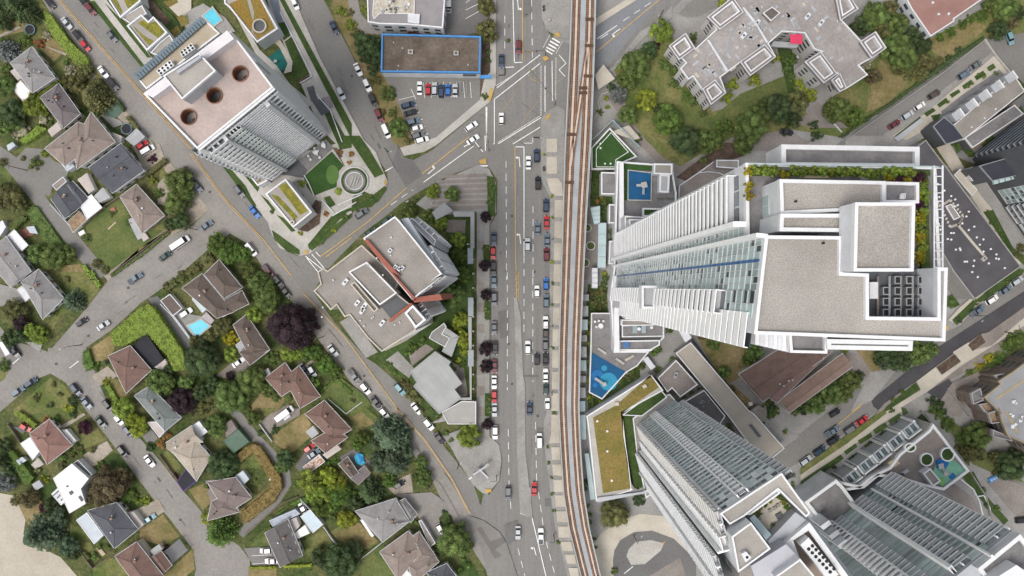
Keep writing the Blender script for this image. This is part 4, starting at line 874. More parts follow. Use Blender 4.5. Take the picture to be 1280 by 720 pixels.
block(AP, 'A5 535,65 580,35 620,65 575,105', 11, 13, M('taupe_panel',(.20,.17,.16),.8), flat, .2, .2)
mb = MB(); mb.prism(WP('A5 570,232 590,205 715,215 705,240', 8), 7, 8); build('terrace_slab', mb, grey_m, AP)
mb = MB(); mb.prism(WP('A5 560,222 630,166 735,178 785,245 720,260 575,250', 8), 6.9, 7.2)
x, y = W(994, 50, 12.5)
mb = MB(); mb.box(x, y, 11.0, 4.1, 3.3, .08); mb.mi = [0]*len(mb.f)
sh = empty('sunshade', x, y, 11, 'bright pink square sunshade on the terrace of the stepped apartment block', 'sunshade')
mb = MB(); mb.prism([(x-2,y-1.5),(x+2,y-1.7),(x+2,y+1.6),(x-2,y+1.6)], 13.4, 13.6); build('canopy', mb, M('pink_cloth',(.58,.045,.10),.8,var=.12), sh)
for a, b in ((-1.8,-1.3),(1.8,-1.3),(1.8,1.4),(-1.8,1.4)): mb = MB(); mb.cyl(x+a, y+b, 11, 13.4, .05, n=8); build('post', mb, steel, sh)
# red-brown roof building, upper right
RB = root_for('commercial_building', 'A6 365,0 720,0 610,105 490,180', 7, 'red-brown flat-roofed building with white side wall above the dry lawn', 'building')
xy = block(RB, 'A6 340,-60 400,50 492,182 610,106 608,95 745,0 760,-60', 0, 7, white, M('roof_redbrown',(.235,.13,.11),.9,col2=(.29,.17,.145),sc1=.15,fine=.08), .3, .2)
wall_windows(RB, xy, 0, 2, 3.2, 3.5)
for s in ((505,12),(535,70),(585,68)): vent(RB, 1040+s[0]/4, s[1]/4, 7, .8, .5)
# townhouses in the upper right
TH = root_for('townhouse_row', 'A6 560,620 910,370 960,450 640,700', 8, 'pale flat-roofed townhouse strip with five white boxed dormers over parked cars', 'townhouses')
block(TH, 'A6 600,630 905,372 962,455 655,700', 0, 8, white, gravel_d, .25, .3)
block(TH, 'A6 505,632 560,585 612,630 660,692 570,722', 0, 9, grey_d, M('roof_charcoal_smooth',(.035,.037,.05),.7,var=.1), .2, .2, steel)
for px, py in ((1198,144),(1215,131.5),(1231,120),(1247,108.5),(1264,97)):
    f = lambda a, b: W(px+a*.80+b*.58, py-a*.58+b*.80, 9.5)
    mb = MB(); mb.prism([f(-6,-6), f(4,-6), f(4,5), f(-6,5)], 0, 9.2); bx = build('dormer', mb, greywall, TH)
    mb = MB(); mb.prism([f(4,-6.5), f(6,-6.5), f(6,5.5), f(4,5.5)], 8, 10.2); build('dormer_frame', mb, white_b, bx)
    mb = MB(); mb.prism([f(-10,-4), f(-6.2,-4), f(-6.2,4), f(-10,4)], 0, 5.5); build('dormer_window', mb, glass_d, bx)
for p in ((820,545),(765,590),(900,500),(700,635)): vent(TH, 1040+p[0]/4, p[1]/4, 8, .5, .4)
mb = MB(); mb.prism(WP('A6 312,690 445,590 460,605 330,708', 1.4), 0, 1.4); tag(build('low_wall', mb, greywall), 'low grey planter wall along the pale forecourt below the parked red car', 'wall')
block(TH, 'A6 660,690 910,525 955,570 700,740', 0, 6, grey_d, pavers_g, .3, .4)
# charcoal roof with white paver trail
CR = root_for('commercial_building', '1140,185 1157,175 1276,333 1218,374', 12, 'charcoal flat-roofed building dotted with white vents and a paver trail', 'building')
xy = block(CR, '1100,185 1140,188 1157,175 1276,333 1218,374 1192,340', 0, 12, concrete_g, M('roof_charcoal',(.062,.058,.064),.85,col2=(.085,.08,.088),sc1=.15,fine=.1), .3, .2, concrete_g)
def trail(p, n):
    p = L(p)
    for i in range(n):
        t = (len(p)-1)*i/n; a = int(t); f_ = t-a; x, y = W(p[a][0]+(p[a+1][0]-p[a][0])*f_, p[a][1]+(p[a+1][1]-p[a][1])*f_, 12)
        mb = MB(); mb.box(x, y, 12.02, .85, .6, .08, .9); build('roof_paver', mb, beige, CR)
trail('B6 490,290 545,355 590,455 640,440 655,400 590,320 545,350', 34); trail('B6 630,445 700,530 765,605', 22)
for s in ((515,243),(530,240),(563,273),(537,305),(597,300),(617,317),(630,345),(673,402),(685,378),(653,437),(535,440),(543,468),(597,485),(610,485),(580,515),(597,518),(685,470),(712,453),(725,507),(758,517),(740,543),(795,565),(823,592),(835,615),(822,612),(785,637),(712,623),(708,650),(665,628),(676,628),(620,568),(643,570),(758,578),(865,660),(702,680),(730,705),(640,562),(612,350)):
    vent(CR, 1040+s[0]/4, 170+s[1]/4, 12, .6, .3, white_b)
block(CR, 'B6 568,350 595,340 640,405 610,420', 12, 12.6, concrete_g, gravel_d, .2, .2); hvac(CR, 1231, 323, 12, 1.6, 1.3, .7, concrete)
# pitched brown roofs behind the tall tower
def hip(name, root, quad, ze, h, mat, gable=False, over=.5, wallm=None, z0=0, walls=True):
    """one roof wing: quad traced at the eaves; ridge along the longer side; walls set in below"""
    q = [Vector((*p, 0)) for p in ccw(WP(quad, ze))]
    if (q[1]-q[0]).length < (q[2]-q[1]).length: q = q[1:]+q[:1]
    m0, m1 = (q[1]+q[2])/2, (q[3]+q[0])/2; d = (m0-m1); wd = ((q[1]-q[2]).length+(q[0]-q[3]).length)/4
    ins = 0 if gable else min(wd, d.length*.48); d.normalize()
    r0, r1 = m0-d*ins, m1+d*ins
    mb = MB(); z = ze
    b = [(*v.xy, z) for v in q]; e = [(*v.xy, z-.22) for v in q]; t0, t1 = (r0.x, r0.y, z+h), (r1.x, r1.y, z+h)
    mb.grid(b+[t0, t1], [(0,1,4,5), (1,2,4), (2,3,5,4), (3,0,5)]); mb.grid(e+b, [(3,2,1,0)]+[(i, (i+1) % 4, 4+(i+1) % 4, 4+i) for i in range(4)])
    rf = build(name, mb, mat, root)
    mb = MB(); o_ = [v.xy[:] for v in q]; o_ = ccw(o_); mb.ring(inset(o_, -.12), inset(o_, .02), ze-.16, ze-.02); build('gutter', mb, white if wallm is not grey_d else grey_d, rf)
    if not gable:
        mb = MB()
        for a, c in ((b[1],t0),(b[2],t0),(b[3],t1),(b[0],t1),(t0,t1)): mb.bar((a[0],a[1],a[2]+.03), (c[0],c[1],c[2]+.03), .22, .06)
    else:
        mb = MB(); mb.bar((t0[0],t0[1],t0[2]+.03), (t1[0],t1[1],t1[2]+.03), .3, .06)
    build('ridge_cap', mb, MATS.get(mat.name+'_cap') or M(mat.name+'_cap', tuple(c*.85 for c in mat['base']), .9, var=.1), rf)
    if walls:
        w_ = inset(o_, over); mb = MB(); mb.prism(w_, z0, ze-.2)
        if gable:
            for s_ in (0, 1):
                pass
        build('wall', mb, wallm or white, root)
    return rf, o_
def shingle(name, c, k=1.25):
    m = M(name, c, .92, col2=tuple(min(1, v*k) for v in c), sc1=.35, fine=.16, sc2=2.2); m['base'] = c; return m
sh_brown = shingle('shingle_brown', (.135,.088,.072)); sh_taupe = shingle('shingle_taupe', (.19,.155,.135)); sh_grey = shingle('shingle_grey', (.20,.192,.19)); sh_purple = shingle('shingle_purplegrey', (.125,.108,.11))
sh_slate = shingle('shingle_slate', (.072,.075,.085)); sh_red = shingle('shingle_redbrown', (.142,.090,.074)); sh_tan = shingle('shingle_tan', (.30,.262,.215)); sh_green = shingle('shingle_greygreen', (.14,.155,.15)); sh_dark = shingle('shingle_darkbrown', (.10,.078,.066)); sh_lbrown = shingle('shingle_lightbrown', (.215,.15,.12))
CH = root_for('hall', 'C6 95,510 590,390 660,475 345,705', 7, 'long brown pitched-roof hall with parallel ridges below the tallest tower', 'hall')
hip('roof', CH, 'C6 95,512 360,345 520,430 215,648', 6.5, 3.5, sh_brown, gable=True, wallm=beige)
hip('roof', CH, 'C6 205,600 400,425 560,395 285,655', 6.2, 1.0, shingle('shingle_brown_worn', (.15,.098,.085)), gable=True, wallm=beige)
hip('roof', CH, 'C6 300,640 612,408 660,476 345,706', 6.0, 2.2, sh_lbrown, gable=True, wallm=beige)
for a, b in ((350,490),(345,545),(365,540),(300,560),(320,570)): vent(CH, 900+a/4, 340+b/4, 8.5, .6, .4, grey_m)
mb = MB(); mb.prism(WP('C6 150,695 190,665 235,690 230,740 190,760', 3.5), 0, 3.5); tag(build('garage', mb, pavers), 'small flat brown garage beside the long brown pitched hall', 'garage')
# brown flats in the lower right
BF = root_for('apartment_block', 'C7 690,600 960,430 960,720', 12, 'brown stepped apartment block with yellow-lined grey roof at the edge of frame', 'apartment block')
xy = block(BF, 'C7 760,625 840,560 830,545 900,500 980,440 P 1300,440 1300,575 D6 960,150 890,120 860,50 850,0 P 1252,518', 0, 12, M('brown_cladding',(.15,.115,.095),.85,col2=(.215,.175,.145),sc1=.6,fine=.15), M('roof_midgrey',(.20,.20,.205),.85,col2=(.26,.26,.265),sc1=.15,fine=.1), .25, .4, M('ochre_rim',(.33,.26,.15),.8))
wall_windows(BF, xy, 0, 4, 2.9, 3.6, .5)
for i, s in enumerate(('C7 690,605 735,580 750,640 700,660', 'C7 805,515 890,500 900,540 830,545', 'C7 920,470 960,430 980,450 940,500', 'D6 800,20 850,5 860,60 815,65', 'D6 820,90 890,120 905,140 820,120', 'C7 730,660 790,650 830,700 760,700')):
    block(BF, s, 0, 9.5-.4*(i % 3), MATS['brown_cladding'], wood if i % 2 else pavers_g, .25, .9, M('rail_grey',(.34,.33,.33),.6))
for k in range(9): vent(BF, 1262+R.uniform(-4,16), 505+R.uniform(-15,30), 12, R.uniform(.5,1.3), .6, white)
for s in ('C7 820,630 960,535 962,545 825,640', 'D6 880,20 930,110 940,105 890,15'):
    mb = MB(); mb.prism(WP(s, 12.1), 12.03, 12.1); build('roof_line', mb, M('ochre_rim',(.42,.30,.13),.8), BF)
# dark glassy tower at the frame's right edge
ET = root_for('apartment_tower', '1225,200 1290,185 1290,290 1240,240', 40, 'dark glass tower with white balconies leaning in from the right frame edge', 'tower', 'residential towers')
bag = Bag(ET)
core = ccw(WP('1345,170 1400,170 1400,330 1345,262', 75)); core = ccw([W(1214,199), W(1276,150), W(1420,150), W(1420,330), W(1285,303), W(1240,238)]); mb = MB(); mb.prism(core, 0, 60); build('wall', mb, grey_d, ET)
facade(bag, W(1214,199), W(1276,150), 3, 3.0, 18, [(0, 1, 'balcony', dict(d=1.3, gh=.7, guard=M('rail_bluegrey',(.20,.225,.25),.4,var=.08), slab=grey_d, div=4))])
facade(bag, W(1240,238), W(1285,303), 3, 3.0, 18, [(0.02,.28,'glass',dict(dark=.7)), (.3,.62,'balcony',dict(d=1.4,gh=.6,guard=greywall,slab=steel,div=2)), (.64,1,'balcony',dict(d=1.0,gh=1.2,guard=greywall,slab=steel,div=3,win=glass))])
block(ET, 'B6 735,150 960,85 960,190 800,225', 0, 16, grey_d, M('roof_charcoal_smooth',(.035,.037,.05),.7), .2, .3, steel)
for k in range(4): mb = MB(); p = [(805+k*30, 222-k*8), (828+k*30, 216-k*8), (834+k*30, 236-k*8), (811+k*30, 242-k*8)]; mb.prism([W(1040+a/4, 170+b/4, 14.6) for a, b in p], 13.8, 14.6); build('skylight', mb, glass_c, ET)
bag.flush()
block(ET, 'B6 665,170 700,155 740,205 700,225', 0, 7, white, grey_m, .2, .3); block(ET, 'B6 610,195 640,165 725,270 700,300', 0, 5, beige, beige, .2, .2)
# central block: three gravel roofs, red fin, fluted facade
CB = root_for('apartment_block', '392,365 494,271 552,342 477,439', 30, 'mid-rise block with gravel roofs split by a long red fin', 'apartment block')
bag = Bag(CB)
xy1 = block(CB, 'B3 298,512 455,403 478,425 690,690 640,720 P 552,346 524,368 516,375 487,340', 0, 62, M('wall_bluegrey',(.30,.32,.35),.6,var=.06), gravel_d, .35, .6)
xy2 = block(CB, 'C3 50,95 85,60 70,0 100,-20 120,-5 B3 290,545 480,725 C3 450,95 530,160 560,290 390,398 P 477,439 C3 320,330 230,215 205,225 165,165 135,190 110,160', 0, 52, beige, gravel_d, .35, .6, beige)
block(CB, 'C3 225,0 315,-50 465,105 380,165', 48, 57, beige, gravel_d, .35, .6)
block(CB, 'C3 235,62 255,48 372,185 350,200', 52, 54.5, white, flat, .3, .4, beige)
block(CB, 'C3 505,205 545,165 610,238 560,280', 40, 60, white, gravel_d, .5, .7)
mb = MB(); mb.prism(WP('C3 385,172 470,112 525,155 435,235', 52.6), 48, 52.5); build('light_well', mb, grey_d, CB)
for s, z in (('B3 300,522 318,518 480,700 C3 440,0 555,128 545,145 530,120 420,-10', 63.4), ('C3 545,128 680,110 692,140 550,153', 60), ('C3 422,240 530,155 545,160 430,252', 53.5)):
    mb = MB(); mb.prism(WP(s, z), 18, z); build('red_fin', mb, brick_red, CB)
mb = MB(); mb.prism(WP('B3 485,415 520,408 695,690 640,715 590,640', 60), 10, 60); build('link_wing', mb, M('roof_bluegrey',(.34,.36,.39),.6,var=.05), CB)
block(CB, 'B3 520,415 545,412 660,520 650,550 580,480', 0, 52, greywall, grey_m, .25, .4)
gsl = M('guard_slate',(.52,.53,.55),.5,var=.05)
for s_, z_, n_ in (('B3 697,690 612,552', 60, 19), ('B3 664,522 546,411', 52, 16), ('C3 690,2 552,110', 62, 19), ('C3 562,160 612,236', 60, 18)):
    A_, B_ = WP(s_, z_); facade(bag, A_, B_, 3, 3.0, n_, [(.02, .46, 'balcony', dict(d=1.1, gh=1.25, guard=gsl, slab=white, th=.45, div=1, win=steel)), (.47, .53, 'pier', dict(d=1.3, mat=greywall, z1=z_-2)), (.54, .98, 'balcony', dict(d=1.1, gh=1.25, guard=gsl, slab=white, th=.45, div=1, win=glass))])
A_, B_ = WP('C3 390,398 560,288', 52)
facade(bag, A_, B_, 3, 3.0, 16, [(.5,.98,'glass',dict(dark=.4,pane=2)),(.02,.45,'punched',dict(m=5,mat=beige))])
bag.flush()
for s in ((265,155,1.1),(300,170,1.4),(290,195,1.2),(390,255,1.2),(205,50,1.3)): hvac(CB, 380+s[0]/4, 340+s[1]/4, 52, 1.6*s[2], 1.0, .9)
for s in ((430,572),(455,655),(475,665),(490,660)): hvac(CB, 380+s[0]/4, 170+s[1]/4, 62, 1.2, .9, .9)
for k in range(18):
    px, py = R.choice([(R.uniform(398,440),R.uniform(350,400)),(R.uniform(455,490),R.uniform(310,345)),(R.uniform(470,520),R.uniform(285,325)),(R.uniform(450,500),R.uniform(395,420))])
    vent(CB, px, py, 52.1 if px < 452 or py > 390 else (57.1 if px < 482 and py > 312 else 62.1), .4, .5, white)
# grey flat-roofed hall, striped link, canopy walls
GH = root_for('hall', 'C3 530,500 655,395 790,555 675,710', 6, 'pale grey flat-roofed hall with angular outline beside the mid-rise block', 'hall')
gr = M('roof_palegrey', (.28,.285,.28), .7, col2=(.33,.335,.33), sc1=.2, fine=.04)
xy = block(GH, 'C3 530,500 655,397 735,450 722,465 790,557 752,587 786,632 676,710 547,572 563,552', 0, 6, concrete, gr, .2, .25, gr)
wall_windows(GH, xy, 0, 1, 4, 3.5)
for i in range(7): mb = MB(); a, b = W(*[(380+v[0]/4, 340+v[1]/4) for v in [(545+i*22,512-i*17)]][0], 6.1), W(*[(380+v[0]/4, 340+v[1]/4) for v in [(645+i*20,655-i*22)]][0], 6.1); mb.bar((*a,6.08), (*b,6.08), .14, .1); build('roof_seam', mb, steel, GH)
block(GH, 'C3 640,300 700,255 712,275 690,310 730,330 705,375 660,350 625,330', 0, 4.5, beige, concrete_g, .2, .3)
LK = root_for('covered_walkway', 'C3 690,305 775,320 740,420 690,395', 4, 'ribbed pale metal roof bent around the courtyard by the angular hall', 'walkway')
mb = MB(); mb.prism(WP('C3 688,308 712,278 775,322 738,425 688,397 720,335', 4.2), 3.9, 4.2); build('roof', mb, gr, LK)
for i in range(10):
    t = i/9; a, b = W(380+(712+63*t)/4, 340+(280+44*t)/4, 4.3), W(380+(690+32*t)/4, 340+(308+28*t)/4, 4.3); mb = MB(); mb.bar((*a,4.25), (*b,4.25), .18, .1); build('rib', mb, steel, LK)
    a, b = W(380+(722-30*t)/4, 340+(338+58*t)/4, 4.3), W(380+(772-32*t)/4, 340+(325+95*t)/4, 4.3); mb = MB(); mb.bar((*a,4.25), (*b,4.25), .18, .1); build('rib', mb, steel, LK)
for p in ((712,283),(770,325),(738,418),(692,395)): x, y = W(380+p[0]/4, 340+p[1]/4, 4); mb = MB(); mb.cyl(x, y, 0, 3.9, .12, n=8); build('post', mb, steel, LK)
block(GH, 'C3 690,700 790,645 860,648 860,760 720,760', 0, 4, concrete, M('roof_palewarm',(.31,.30,.285),.8,var=.06), .2, .3)
CW = root_for('colonnade', 'B3 745,375 850,380 850,640', 4, 'narrow grey canopy wall running along the sidewalk beside the mid-rise garden', 'canopy')
for s in ('B3 745,377 852,377 852,560 832,560 832,403 750,403', 'C3 820,225 838,225 838,640 780,640 780,628 830,628'):
    mb = MB(); mb.prism(WP(s, 4.2), 3.6, 4.2); build('roof', mb, gr, CW)
for s in ('B3 818,560 846,560 846,640 818,640', 'C3 820,128 847,128 847,222 820,222', 'C3 820,390 848,390 848,472 820,472'):
    mb = MB(); mb.prism(WP(s, 4.6), 4.25, 4.6); build('gate_roof', mb, M('canopy_bluegrey',(.25,.275,.30),.5,var=.06), CW)
for y in range(270, 500, 18): x, yy_ = W(591.5, y, 3); mb = MB(); mb.box(x, yy_, 0, .5, .5, 3.6); build('column', mb, concrete, CW)
for s in ('B3 640,382 700,332 747,375 660,420',):
    mb = MB(); mb.prism(WP(s, 4.6), 4.2, 4.6); build('roof', mb, M('canopy_mid',(.24,.245,.25),.6,var=.05), CW)
mb = MB(); mb.prism(WP('B3 815,405 830,405 830,560 815,560', 1), 0, 1.1); tag(build('hedge_planter', mb, lawn_l), 'narrow green planter strip inside the grey canopy wall', 'planter')
# sedum-roofed block beside the railway
SR = root_for('commercial_building', 'P 735,520 815,470 795,605 752,616', 8, 'flat building under an olive sedum roof edged white, beside the curving railway', 'building')
block(SR, 'P 733,520 814,469 829,488 D4 745,20 D4 760,150 775,260 785,345 P 791,612 D4 640,400 P 745,626 D4 598,60', 0, 8, white, concrete, .4, .3)
mb = MB(); mb.prism(WP('D4 622,42 720,-10 C5 372,515 415,575 D4 748,20 752,120 770,230 782,345 665,365', 8.3), 8, 8.3); build('sedum', mb, sedum_g, SR)
mb = MB(); mb.prism(WP('D4 640,385 830,360 858,348 860,362 640,405', 9), 7, 9); build('screen_wall', mb, greywall, SR)
for s in ((640,57),(683,100),(683,186),(702,312)): vent(SR, 560+s[0]/3.4286, 510+s[1]/3.4286, 8.3, .7, .5, white_b)
for s in ((205,660),(343,572),(873,660)): vent(SR, 720+s[0]/4, 340+s[1]/4, 8.3, 1.3, .6, beige)
block(SR, 'C5 230,715 415,578 455,625 330,720', 0, 7.5, greywall, lawn_l, .3, .5)
mb = MB(); mb.prism(WP('D4 750,20 800,0 840,50 840,200 845,330 800,345 770,200', 6), 0, 6); build('roof_planting', mb, lawn_l, SR)
for i, s in enumerate(('D4 562,30 590,30 592,135 572,135', 'D4 585,195 603,195 632,390 610,395')):
    t = tag(build('glass_canopy', (lambda m: (m.prism(WP(s, 4), 3.8, 4), m)[1])(MB()), glass_c), ['short pale glass canopy between the railway and the sedum roof','longer tapering glass canopy between the railway and the sedum roof'][i], 'canopy', 'glass canopies by the railway')
# paved roofs and long ramp between the towers
LR = root_for('parking_ramp', 'C5 500,400 570,350 860,690 760,720', 5, 'long pale concrete ramp roof running diagonally between the towers', 'ramp')
block(LR, 'C5 498,405 572,352 860,690 P 942,517 980,560 955,580 C5 760,720', 0, 5, concrete, M('roof_pale_tan',(.32,.285,.24),.9,col2=(.385,.345,.295),sc1=.12,fine=.08), .25, .6)
mb = MB(); mb.prism(WP('F1 685,225 700,222 750,285 735,292', 5.6), 5, 5.5); build('ramp_grille', mb, grey_d, LR)
QR = root_for('plant_roof', 'C5 410,530 505,440 605,560 480,640', 5, 'square brown paved roof with one grey duct next to the pale ramp', 'roof deck')
block(QR, 'C5 408,530 500,440 607,562 520,625 480,580 455,600', 0, 5, concrete, pavers, .3, .5); hvac(QR, 845, 469, 5, 2.2, 1.2, 1.2, steel)
DR = root_for('plant_roof', 'C5 550,660 640,590 740,715 650,760', 5, 'dark rooftop scattered with pipes between the pale ramp and the glass tower', 'roof deck')
block(DR, 'C5 530,655 640,590 745,720 700,790 P 905,545 C5 560,720', 0, 5, concrete, M('roof_darkgrey',(.10,.095,.095),.85,var=.12), .25, .4)
for k in range(9): a = W(872+R.uniform(0,16), 497+R.uniform(2,18), 5.5); mb = MB(); b = (a[0]+R.uniform(-1.5,1.5), a[1]+R.uniform(-1.8,1.8)); mb.bar((*a,5.4), (*b,5.4), .2, .3); build('pipe', mb, steel, DR)
mb = MB(); mb.prism(WP('C5 500,270 535,255 578,330 548,352', 6), 5, 6); tag(build('stair_roof', mb, white), 'slim white stair roof linking the tallest tower to the pale ramp', 'roof')
mb = MB(); mb.prism(WP('C5 335,435 358,422 398,475 375,490', 3), 0, 3); tag(build('gate_house', mb, white), 'small white roofed kiosk beside the pointed blue play pad', 'kiosk')
mb = MB(); mb.prism(WP('E1 745,95 880,97 880,150 745,140', 4), 0, 4); GK = tag(build('kiosk', mb, gravel_d), 'low flat-roofed kiosk with pale rim on the curved paved forecourt', 'kiosk')
xy = ccw(WP('E1 745,95 880,97 880,150 745,140', 4)); mb = MB(); mb.ring(xy, inset(xy, .35), 3.9, 4.3); build('parapet', mb, white, GK)
# little white retaining walls: forecourt arc, sports pitch, courtyard
def wall_line(name, s, w, z0, z1, mat, label, cat='wall', group=None):
    mb = MB(); p = WP(s, z1)
    for i in range(len(p)-1): mb.bar((*p[i], (z0+z1)/2), (*p[i+1], (z0+z1)/2), w, z1-z0)
    return tag(build(name, mb, mat), label, cat, group)
wall_line('retaining_wall', 'E1 520,350 525,250 640,172 740,100', .35, 0, .9, white, 'white kerb wall bounding the curved paved forecourt')
wall_line('retaining_wall', 'E1 648,172 700,166 760,172 820,198', .25, 0, .7, white, 'thin white arc inside the curved paved forecourt')
SP = root_for('sports_pitch', 'A4 560,710 660,650 760,780', 3, 'fenced dark green play pitch beside the elevated railway', 'pitch')
block(SP, 'P 739,212 739,185 762,160 796,196 775,205 775,212', 0, 3, concrete, turf, .4, .5)
xy = ccw(WP('P 745,209 745,186 764,165 786,190 770,200 770,209', 3.1)); mb = MB(); mb.ring(xy, inset(xy, .22), 3.02, 3.06); build('pitch_line', mb, line_w, SP)
for p in ((683,38),(683,60),(705,138),(733,138)): vent(SP, 580+p[0]/4, 170+p[1]/4, 3.05, .6, .4, white_b, 'play_cube')
wall_line('glass_fence', 'A4 560,700 665,600 800,735', .15, 0, 4, glass_c, 'angled glass fence wrapping the dark green play pitch', 'fence')
for i, s in enumerate(('B4 632,360 680,350 680,440 650,440', 'B4 672,435 712,435 708,660 668,660', 'B4 640,660 668,660 668,760 640,760')):
    t = tag(build('glass_pavilion', (lambda m: (m.prism(WP(s, 4), 0, 4), m)[1])(MB()), [glass_c, glass_c, white][i]), ['short glass-roofed pavilion at the upper end of the planter court','long glass-roofed pavilion beside the three round planters','white-roofed pavilion at the lower end of the planter court'][i], 'pavilion')
    a, b, c, d = WP(s, 4); mb = MB()
    for k in range(5): p, q_ = Vector(a).lerp(Vector(d), k/4), Vector(b).lerp(Vector(c), k/4); mb.bar((*p, 4.1), (*q_, 4.1), .18, .16)
    build('roof_frame', mb, steel, t)
for px, py, r in ((734,285,5.2),(738.3,307.3,5.6),(731.3,328.7,5.4)):
    n_ = {285:'upper',307.3:'middle',328.7:'lower'}[py]; t = empty('round_planter', *W(px, py), 0, f'round white-rimmed planter, {n_} of three in the court by the railway', 'planter', 'round planters in the court')
    xy = ccw([W(a, b) for a, b in circ(px, py, r)]); mb = MB(); mb.ring(xy, inset(xy, .22), 0, .8); build('rim', mb, white_b, t); mb = MB(); mb.prism(inset(xy, .22), 0, .6); build('planting', mb, lawn_g, t)
wall_line('retaining_wall', 'A4 565,605 600,550 590,510 610,470 640,460', .3, 0, .8, beige, 'curving low wall around the planting bed by the railway shelter')

# ---------------------------------------------------------------- elevated railway
EDGE = [(-25,715.5,746.5),(0,714,745),(60,712,743.5),(120,709,741.5),(180,706,739),(260,703.5,734),(350,701,729.5),(430,698.5,726),(510,698,724),(560,700.5,726),(615,704,730),(660,711,737),(720,726,751),(750,735,760)]
def edge(y):
    for i in range(len(EDGE)-1):
        if EDGE[i][0] <= y <= EDGE[i+1][0]:
            a, b = EDGE[i], EDGE[i+1]; t = (y-a[0])/(b[0]-a[0]); return a[1]+(b[1]-a[1])*t, a[2]+(b[2]-a[2])*t
ZG = 9.
GW = empty('elevated_railway', *W(718, 360, ZG), 0, 'elevated concrete railway with two rust-brown tracks curving past the towers', 'railway')
ys = [-25+i*12.9 for i in range(61)]; ys = [min(y, 750) for y in ys]
def band(name, f0, f1, z0, z1, mat, par=None, y0=-25, y1=750, fs=None):
    """a strip of the deck between two fractions of its width"""
    mb = MB(); yy_ = [y for y in ys if y0 <= y <= y1]; Lp, Rp = [], []
    for y in yy_:
        a, b = edge(y); g0, g1 = (f0, f1) if fs is None else fs(y); Lp.append(W(a+(b-a)*g0, y, ZG)); Rp.append(W(a+(b-a)*g1, y, ZG))
    mb.prism(Lp+Rp[::-1], z0, z1); return build(name, mb, mat, par or GW)
deckm = M('deck_bluegrey', (.27,.285,.30), .8, col2=(.34,.355,.37), sc1=.2, fine=.06)
bed = M('track_bed_rust', (.13,.082,.056), .95, col2=(.195,.13,.09), sc1=.5, fine=.25, sc2=2)
band('deck', 0, 1, 7.2, 8.6, deckm)
for a, b in ((0,.035),(.965,1)): band('parapet', a, b, 8.62, 9.5, M('parapet_concrete',(.40,.40,.385),.8,var=.05))
plate = M('reaction_plate', (.44,.36,.30), .6, col2=(.52,.44,.375), sc1=.5, fine=.08); railm = M('rail_rust', (.24,.13,.075), .7, var=.2, sc1=.5)
for c in (.235, .765):
    t = band('track', c-.155, c+.155, 8.62, 8.72, bed)
    band('reaction_plate', c-.04, c+.04, 8.73, 8.9, plate, t)
    for d_ in (-.10, .10): band('rail', c+d_-.013, c+d_+.013, 8.73, 8.95, railm, t)
    mb = MB(); y = -20.
    while y < 745:
        a, b = edge(y); p, q_ = W(a+(b-a)*(c-.15), y, ZG), W(a+(b-a)*(c+.15), y, ZG); mb.bar((*p, 8.76), (*q_, 8.76), .22, .08); y += 2.9
    tag(build('sleeper', mb, M('sleeper_dark',(.085,.05,.035),.9,var=.2), t), kind='stuff')
for (y0, y1, c0, c1) in ((40,215,.765,.235),):
    f_ = lambda y: c0+(c1-c0)*min(1, max(0, (y-y0)/(y1-y0)))
    t = band('crossover_track', 0, 0, 8.74, 8.8, bed, None, y0, y1, lambda y: (f_(y)-.10, f_(y)+.10))
    band('reaction_plate', 0, 0, 8.91, 8.95, plate, t, y0, y1, lambda y: (f_(y)-.03, f_(y)+.03))
    for d_ in (-.085, .085): band('rail', 0, 0, 8.8, 8.98, railm, t, y0, y1, lambda y: (f_(y)+d_-.013, f_(y)+d_+.013))
for y in (24, 57, 95, 110, 116, 168, 228):
    a, b = edge(y); c = .765 if y < 100 else (.6 if y < 120 else .235); p, q_ = W(a+(b-a)*(c-.17), y, ZG), W(a+(b-a)*(c+.17), y, ZG); mb = MB(); mb.bar((*p, 8.97), (*q_, 8.97), 1.1, .12); build('switch_tie', mb, M('sleeper_dark',(.085,.05,.035),.9), GW)
for y in range(-10, 760, 96):
    a, b = edge(min(y+20, 745)); x, y_ = W((a+b)/2, y+20, 0); x *= (H-ZG)/H; y_ *= (H-ZG)/H; mb = MB(); mb.cyl(x, y_, 0, 6, .95, n=20); build('pier', mb, concrete, GW); mb = MB(); mb.prism([(x-3.4,y_-1),(x+3.4,y_-1),(x+3.4,y_+1),(x-3.4,y_+1)], 6, 7.2); build('pier_cap', mb, concrete, GW)
# fittings along the station side
for k in range(9):
    y = 372+k*17; a, b = edge(y); px = b+3.5; x, y_ = W(px, y, 3); mb = MB(); mb.box(x, y_, 0, 2.2, 3.6 if k % 3 else 2.2, 3.0); tag(build('service_cabinet', mb, [grey_m, steel, glass_c][k % 3]), f'{["grey","steel","glass-topped"][k%3]} service box beside the railway deck, {["first","second","third","fourth","fifth","sixth","seventh","eighth","ninth"][k]} going down from the planter court', 'cabinet', 'service boxes along the railway')
